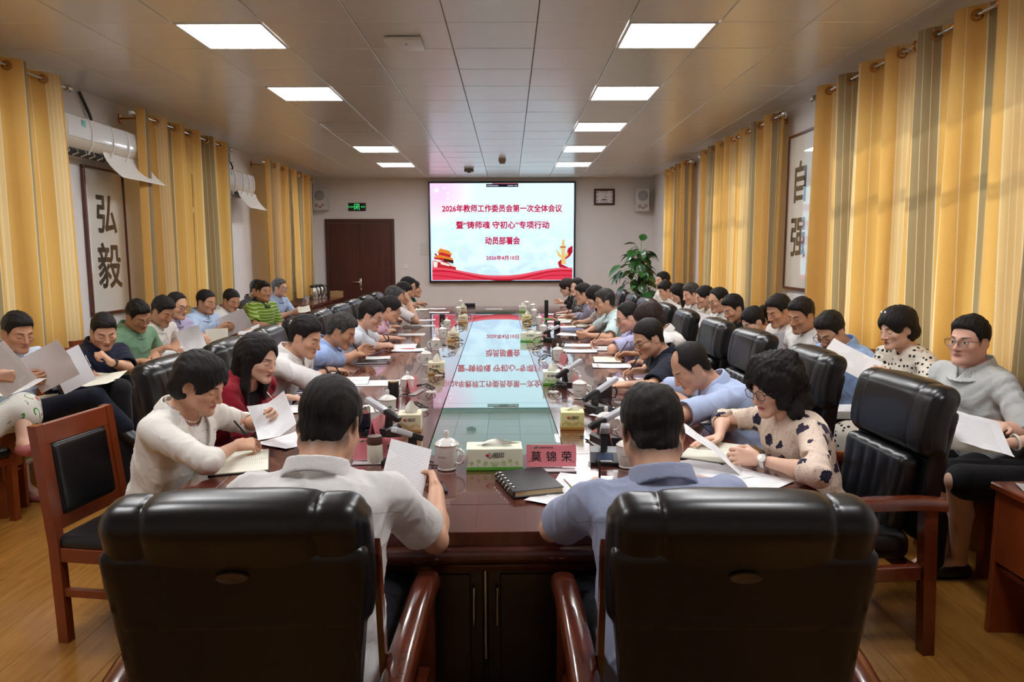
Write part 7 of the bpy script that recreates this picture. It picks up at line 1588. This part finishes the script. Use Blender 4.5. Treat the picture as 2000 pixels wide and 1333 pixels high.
    if p.get('hairclip'):
        b = MB()
        for x in (-.02, .012): b.lathe([(.001, -.010), (.010, 0), (.001, .010)], 10, (x, 0, 0))
        b.build('hair_clip', m_steel, th, 40).matrix_local = M4(I['HM'], I['C']+I['HM'].T@np.array((.03, .052, .112))-bb)
for lab, a, b in HELD:
    pen('pen in the writing hand of the '+lab, a, b, m_black, .0042, m_black if random.random() < .6 else m_steel)
# papers and notebooks in hands and on laps
def held_sheet(label, P, U, Vv, w=.21, h_=.297, m=0, curl=.03):
    """sheet centred at P, width along U, height along Vv"""
    U = nrm(U); N_ = nrm(np.cross(U, Vv)); V_ = np.cross(N_, U); key = len(_zoff); _zoff[key] = 1
    o = link(bpy.data.objects.new('paper_sheet', sheet_mesh(w, h_, curl, key, PM[m]))); M = Matrix((Vector(U), Vector(V_), Vector(N_))).transposed().to_4x4(); M.translation = Vector(P); o.matrix_world = M
    return tag(o, label, 'paper', 'printed papers')
def aY(px, py, Y): return np.array(at_y(px, py, Y))
held_sheet('sheet held up by the woman in the white blazer', aY(536, 822, 3.12), (.75, .25, .30), (-.25, .75, .62), .17, .21, m=0, curl=.05)
held_sheet('sheet in the right hand of the man in white seen from behind', aY(793, 918, 2.42), (.9, .15, -.3), (.25, .75, .6), .15, .21, m=1, curl=.03)
held_sheet('sheet held by the woman in the floral blouse', aY(1395, 873, 2.85), (.25, .9, -.1), (.75, -.1, -.55), m=0, curl=.04)
held_sheet('grey-backed pages held by the man with crossed legs at the far left', aY(100, 715, 4.31), (.75, -.12, .35), (-.4, -.1, .8), .30, .24, 3, .05); held_sheet('second page behind the grey-backed pages at the far left', aY(140, 722, 4.42), (.8, .1, .4), (-.35, .1, .8), .21, .24, 3, .05)
held_sheet('page held up by the woman in the printed skirt', aY(8, 722, 3.89), (.75, .05, .45), (-.3, -.2, .8), .21, .26, 1, .05); held_sheet('sheet lying on the lap of the woman in the print skirt', aY(22, 757, 4.16), (.9, -.2, -.05), (.2, .85, .18), .23, .28, 0, .02)
held_sheet('notebook page under the pen of the man with his hand at his chin', aY(192, 743, 4.80), (.95, .05, .03), (-.05, .9, .12), .26, .30, 4, .03)
held_sheet('paper on the lap of the man in the white shirt with tousled hair', aY(325, 695, 6.17), (.9, .3, .05), (-.2, .9, .25), .24, .30, 3, .02); held_sheet('printed sheet held upright by the man in the lavender checked shirt', aY(374, 664, 6.58), (.85, .35, .28), (-.3, -.05, .9), .21, .22, 0, .04)
held_sheet('sheet held by the man in the light blue shirt on the left', aY(460, 630, 7.29), (.85, .1, .35), (-.4, -.3, .5), .28, .22, 3, .04); held_sheet('white sheet on the lap of the cropped-haired writer on the left', aY(486, 646, 7.85), (.9, .2, .1), (-.1, .9, .2), m=3); held_sheet('cream folder held up behind the light blue shirt on the left', aY(424, 664, 7.08), (.95, .25, .02), (-.05, .1, .9), .21, .22, 4, .01)
held_sheet('papers held by the grey-haired man at the far left', aY(594, 606, 9.67), (.9, .3, .1), (-.2, .8, .3), .16, .2, 4, .02)
held_sheet('printed page held up at an angle by the woman in polka dots', aY(1662, 705, 4.14), (.75, -.5, -.42), (.1, .75, .65), .30, .20, 0, .06); held_sheet('white sheet on the lap of the man in round glasses', aY(1790, 752, 3.66), (.85, .1, -.16), (.1, .9, .2), .24, .21, 3, .01)
held_sheet('printed sheet under the hands at the right edge of the photo', aY(1905, 845, 3.00), (.8, -.25, -.2), (.15, .8, .3), .24, .28, 1, .03); held_sheet('cream folder under the printed sheet at the right edge', aY(1885, 868, 3.03), (.95, -.1, -.05), (.1, .9, .08), .28, .2, 4, .01)
held_sheet('grey sheet held by the man in the white shirt near the right calligraphy', aY(1512, 668, 5.50), (.8, .1, .1), (-.2, -.2, .8), .2, .14, 3, .02); held_sheet('sheet on the lap of the woman with the ponytail on the right', aY(1482, 668, 5.93), (.5, .5, -.4), (.3, .6, .5), .18, .22, 3, .02)
held_sheet('blue-grey pages in front of the cream knit top on the right', aY(1375, 628, 7.56), (.8, .2, -.25), (.1, .6, .5), .22, .24, 3, .03); held_sheet('white pages held in front of the cream patterned blouse on the right', aY(1313, 606, 8.80), (.7, .1, -.4), (.2, .5, .6), .2, .26, 3, .04)
held_sheet('papers on the lap of the man at the far end of the right wall', aY(1288, 600, 9.67), (.9, .2, 0), (0, .9, .2), m=3)
openbook('thick cream notebook lying open on the near left side table', 92, 780, R_(-60), .12, .17, .02, 4, z=.603); sheet('white sheet under the cream notebook on the near left side table', 108, 800, R_(-60), 3, z=.601)
p = at_z(1655, 812, .603)
for i, lb in enumerate(('lowest pad of the paper stack by the polka dot skirt', 'second lowest pad of the paper stack by the polka dot skirt', 'second highest pad of the paper stack by the polka dot skirt', 'top printed pad of the paper stack by the polka dot skirt')):
    o = link(bpy.data.objects.new('paper_pad', sheet_mesh(.21, .297, .002, 50+i, PM[3 if i < 3 else 2], .0118))); o.location = (p.x, p.y, .603+.0122*i); o.rotation_euler = (0, 0, R_(84+i*3)); tag(o, lb, 'paper', 'printed papers')
sheet('white paper on the side table at the bottom right edge', 1992, 958, R_(70), 3, z=.662, at=Vector((2.22, 2.76, .6625)))
# chairs of the wall rows and the loose wooden chair on the left
side_chair('wooden chair with a black leather back pad behind the white blazer', -1.67, 3.05, -pi/2-.15)
seen = {}
for p, o in zip(PEOPLE, BUILT):
    if p.get('seat') == .45:
        I = o['_info']; H = I['H']; f = I['f']; q = H-f*.02; side_chair('wooden side chair under the '+p['short'], q[0], q[1], p['yaw'])
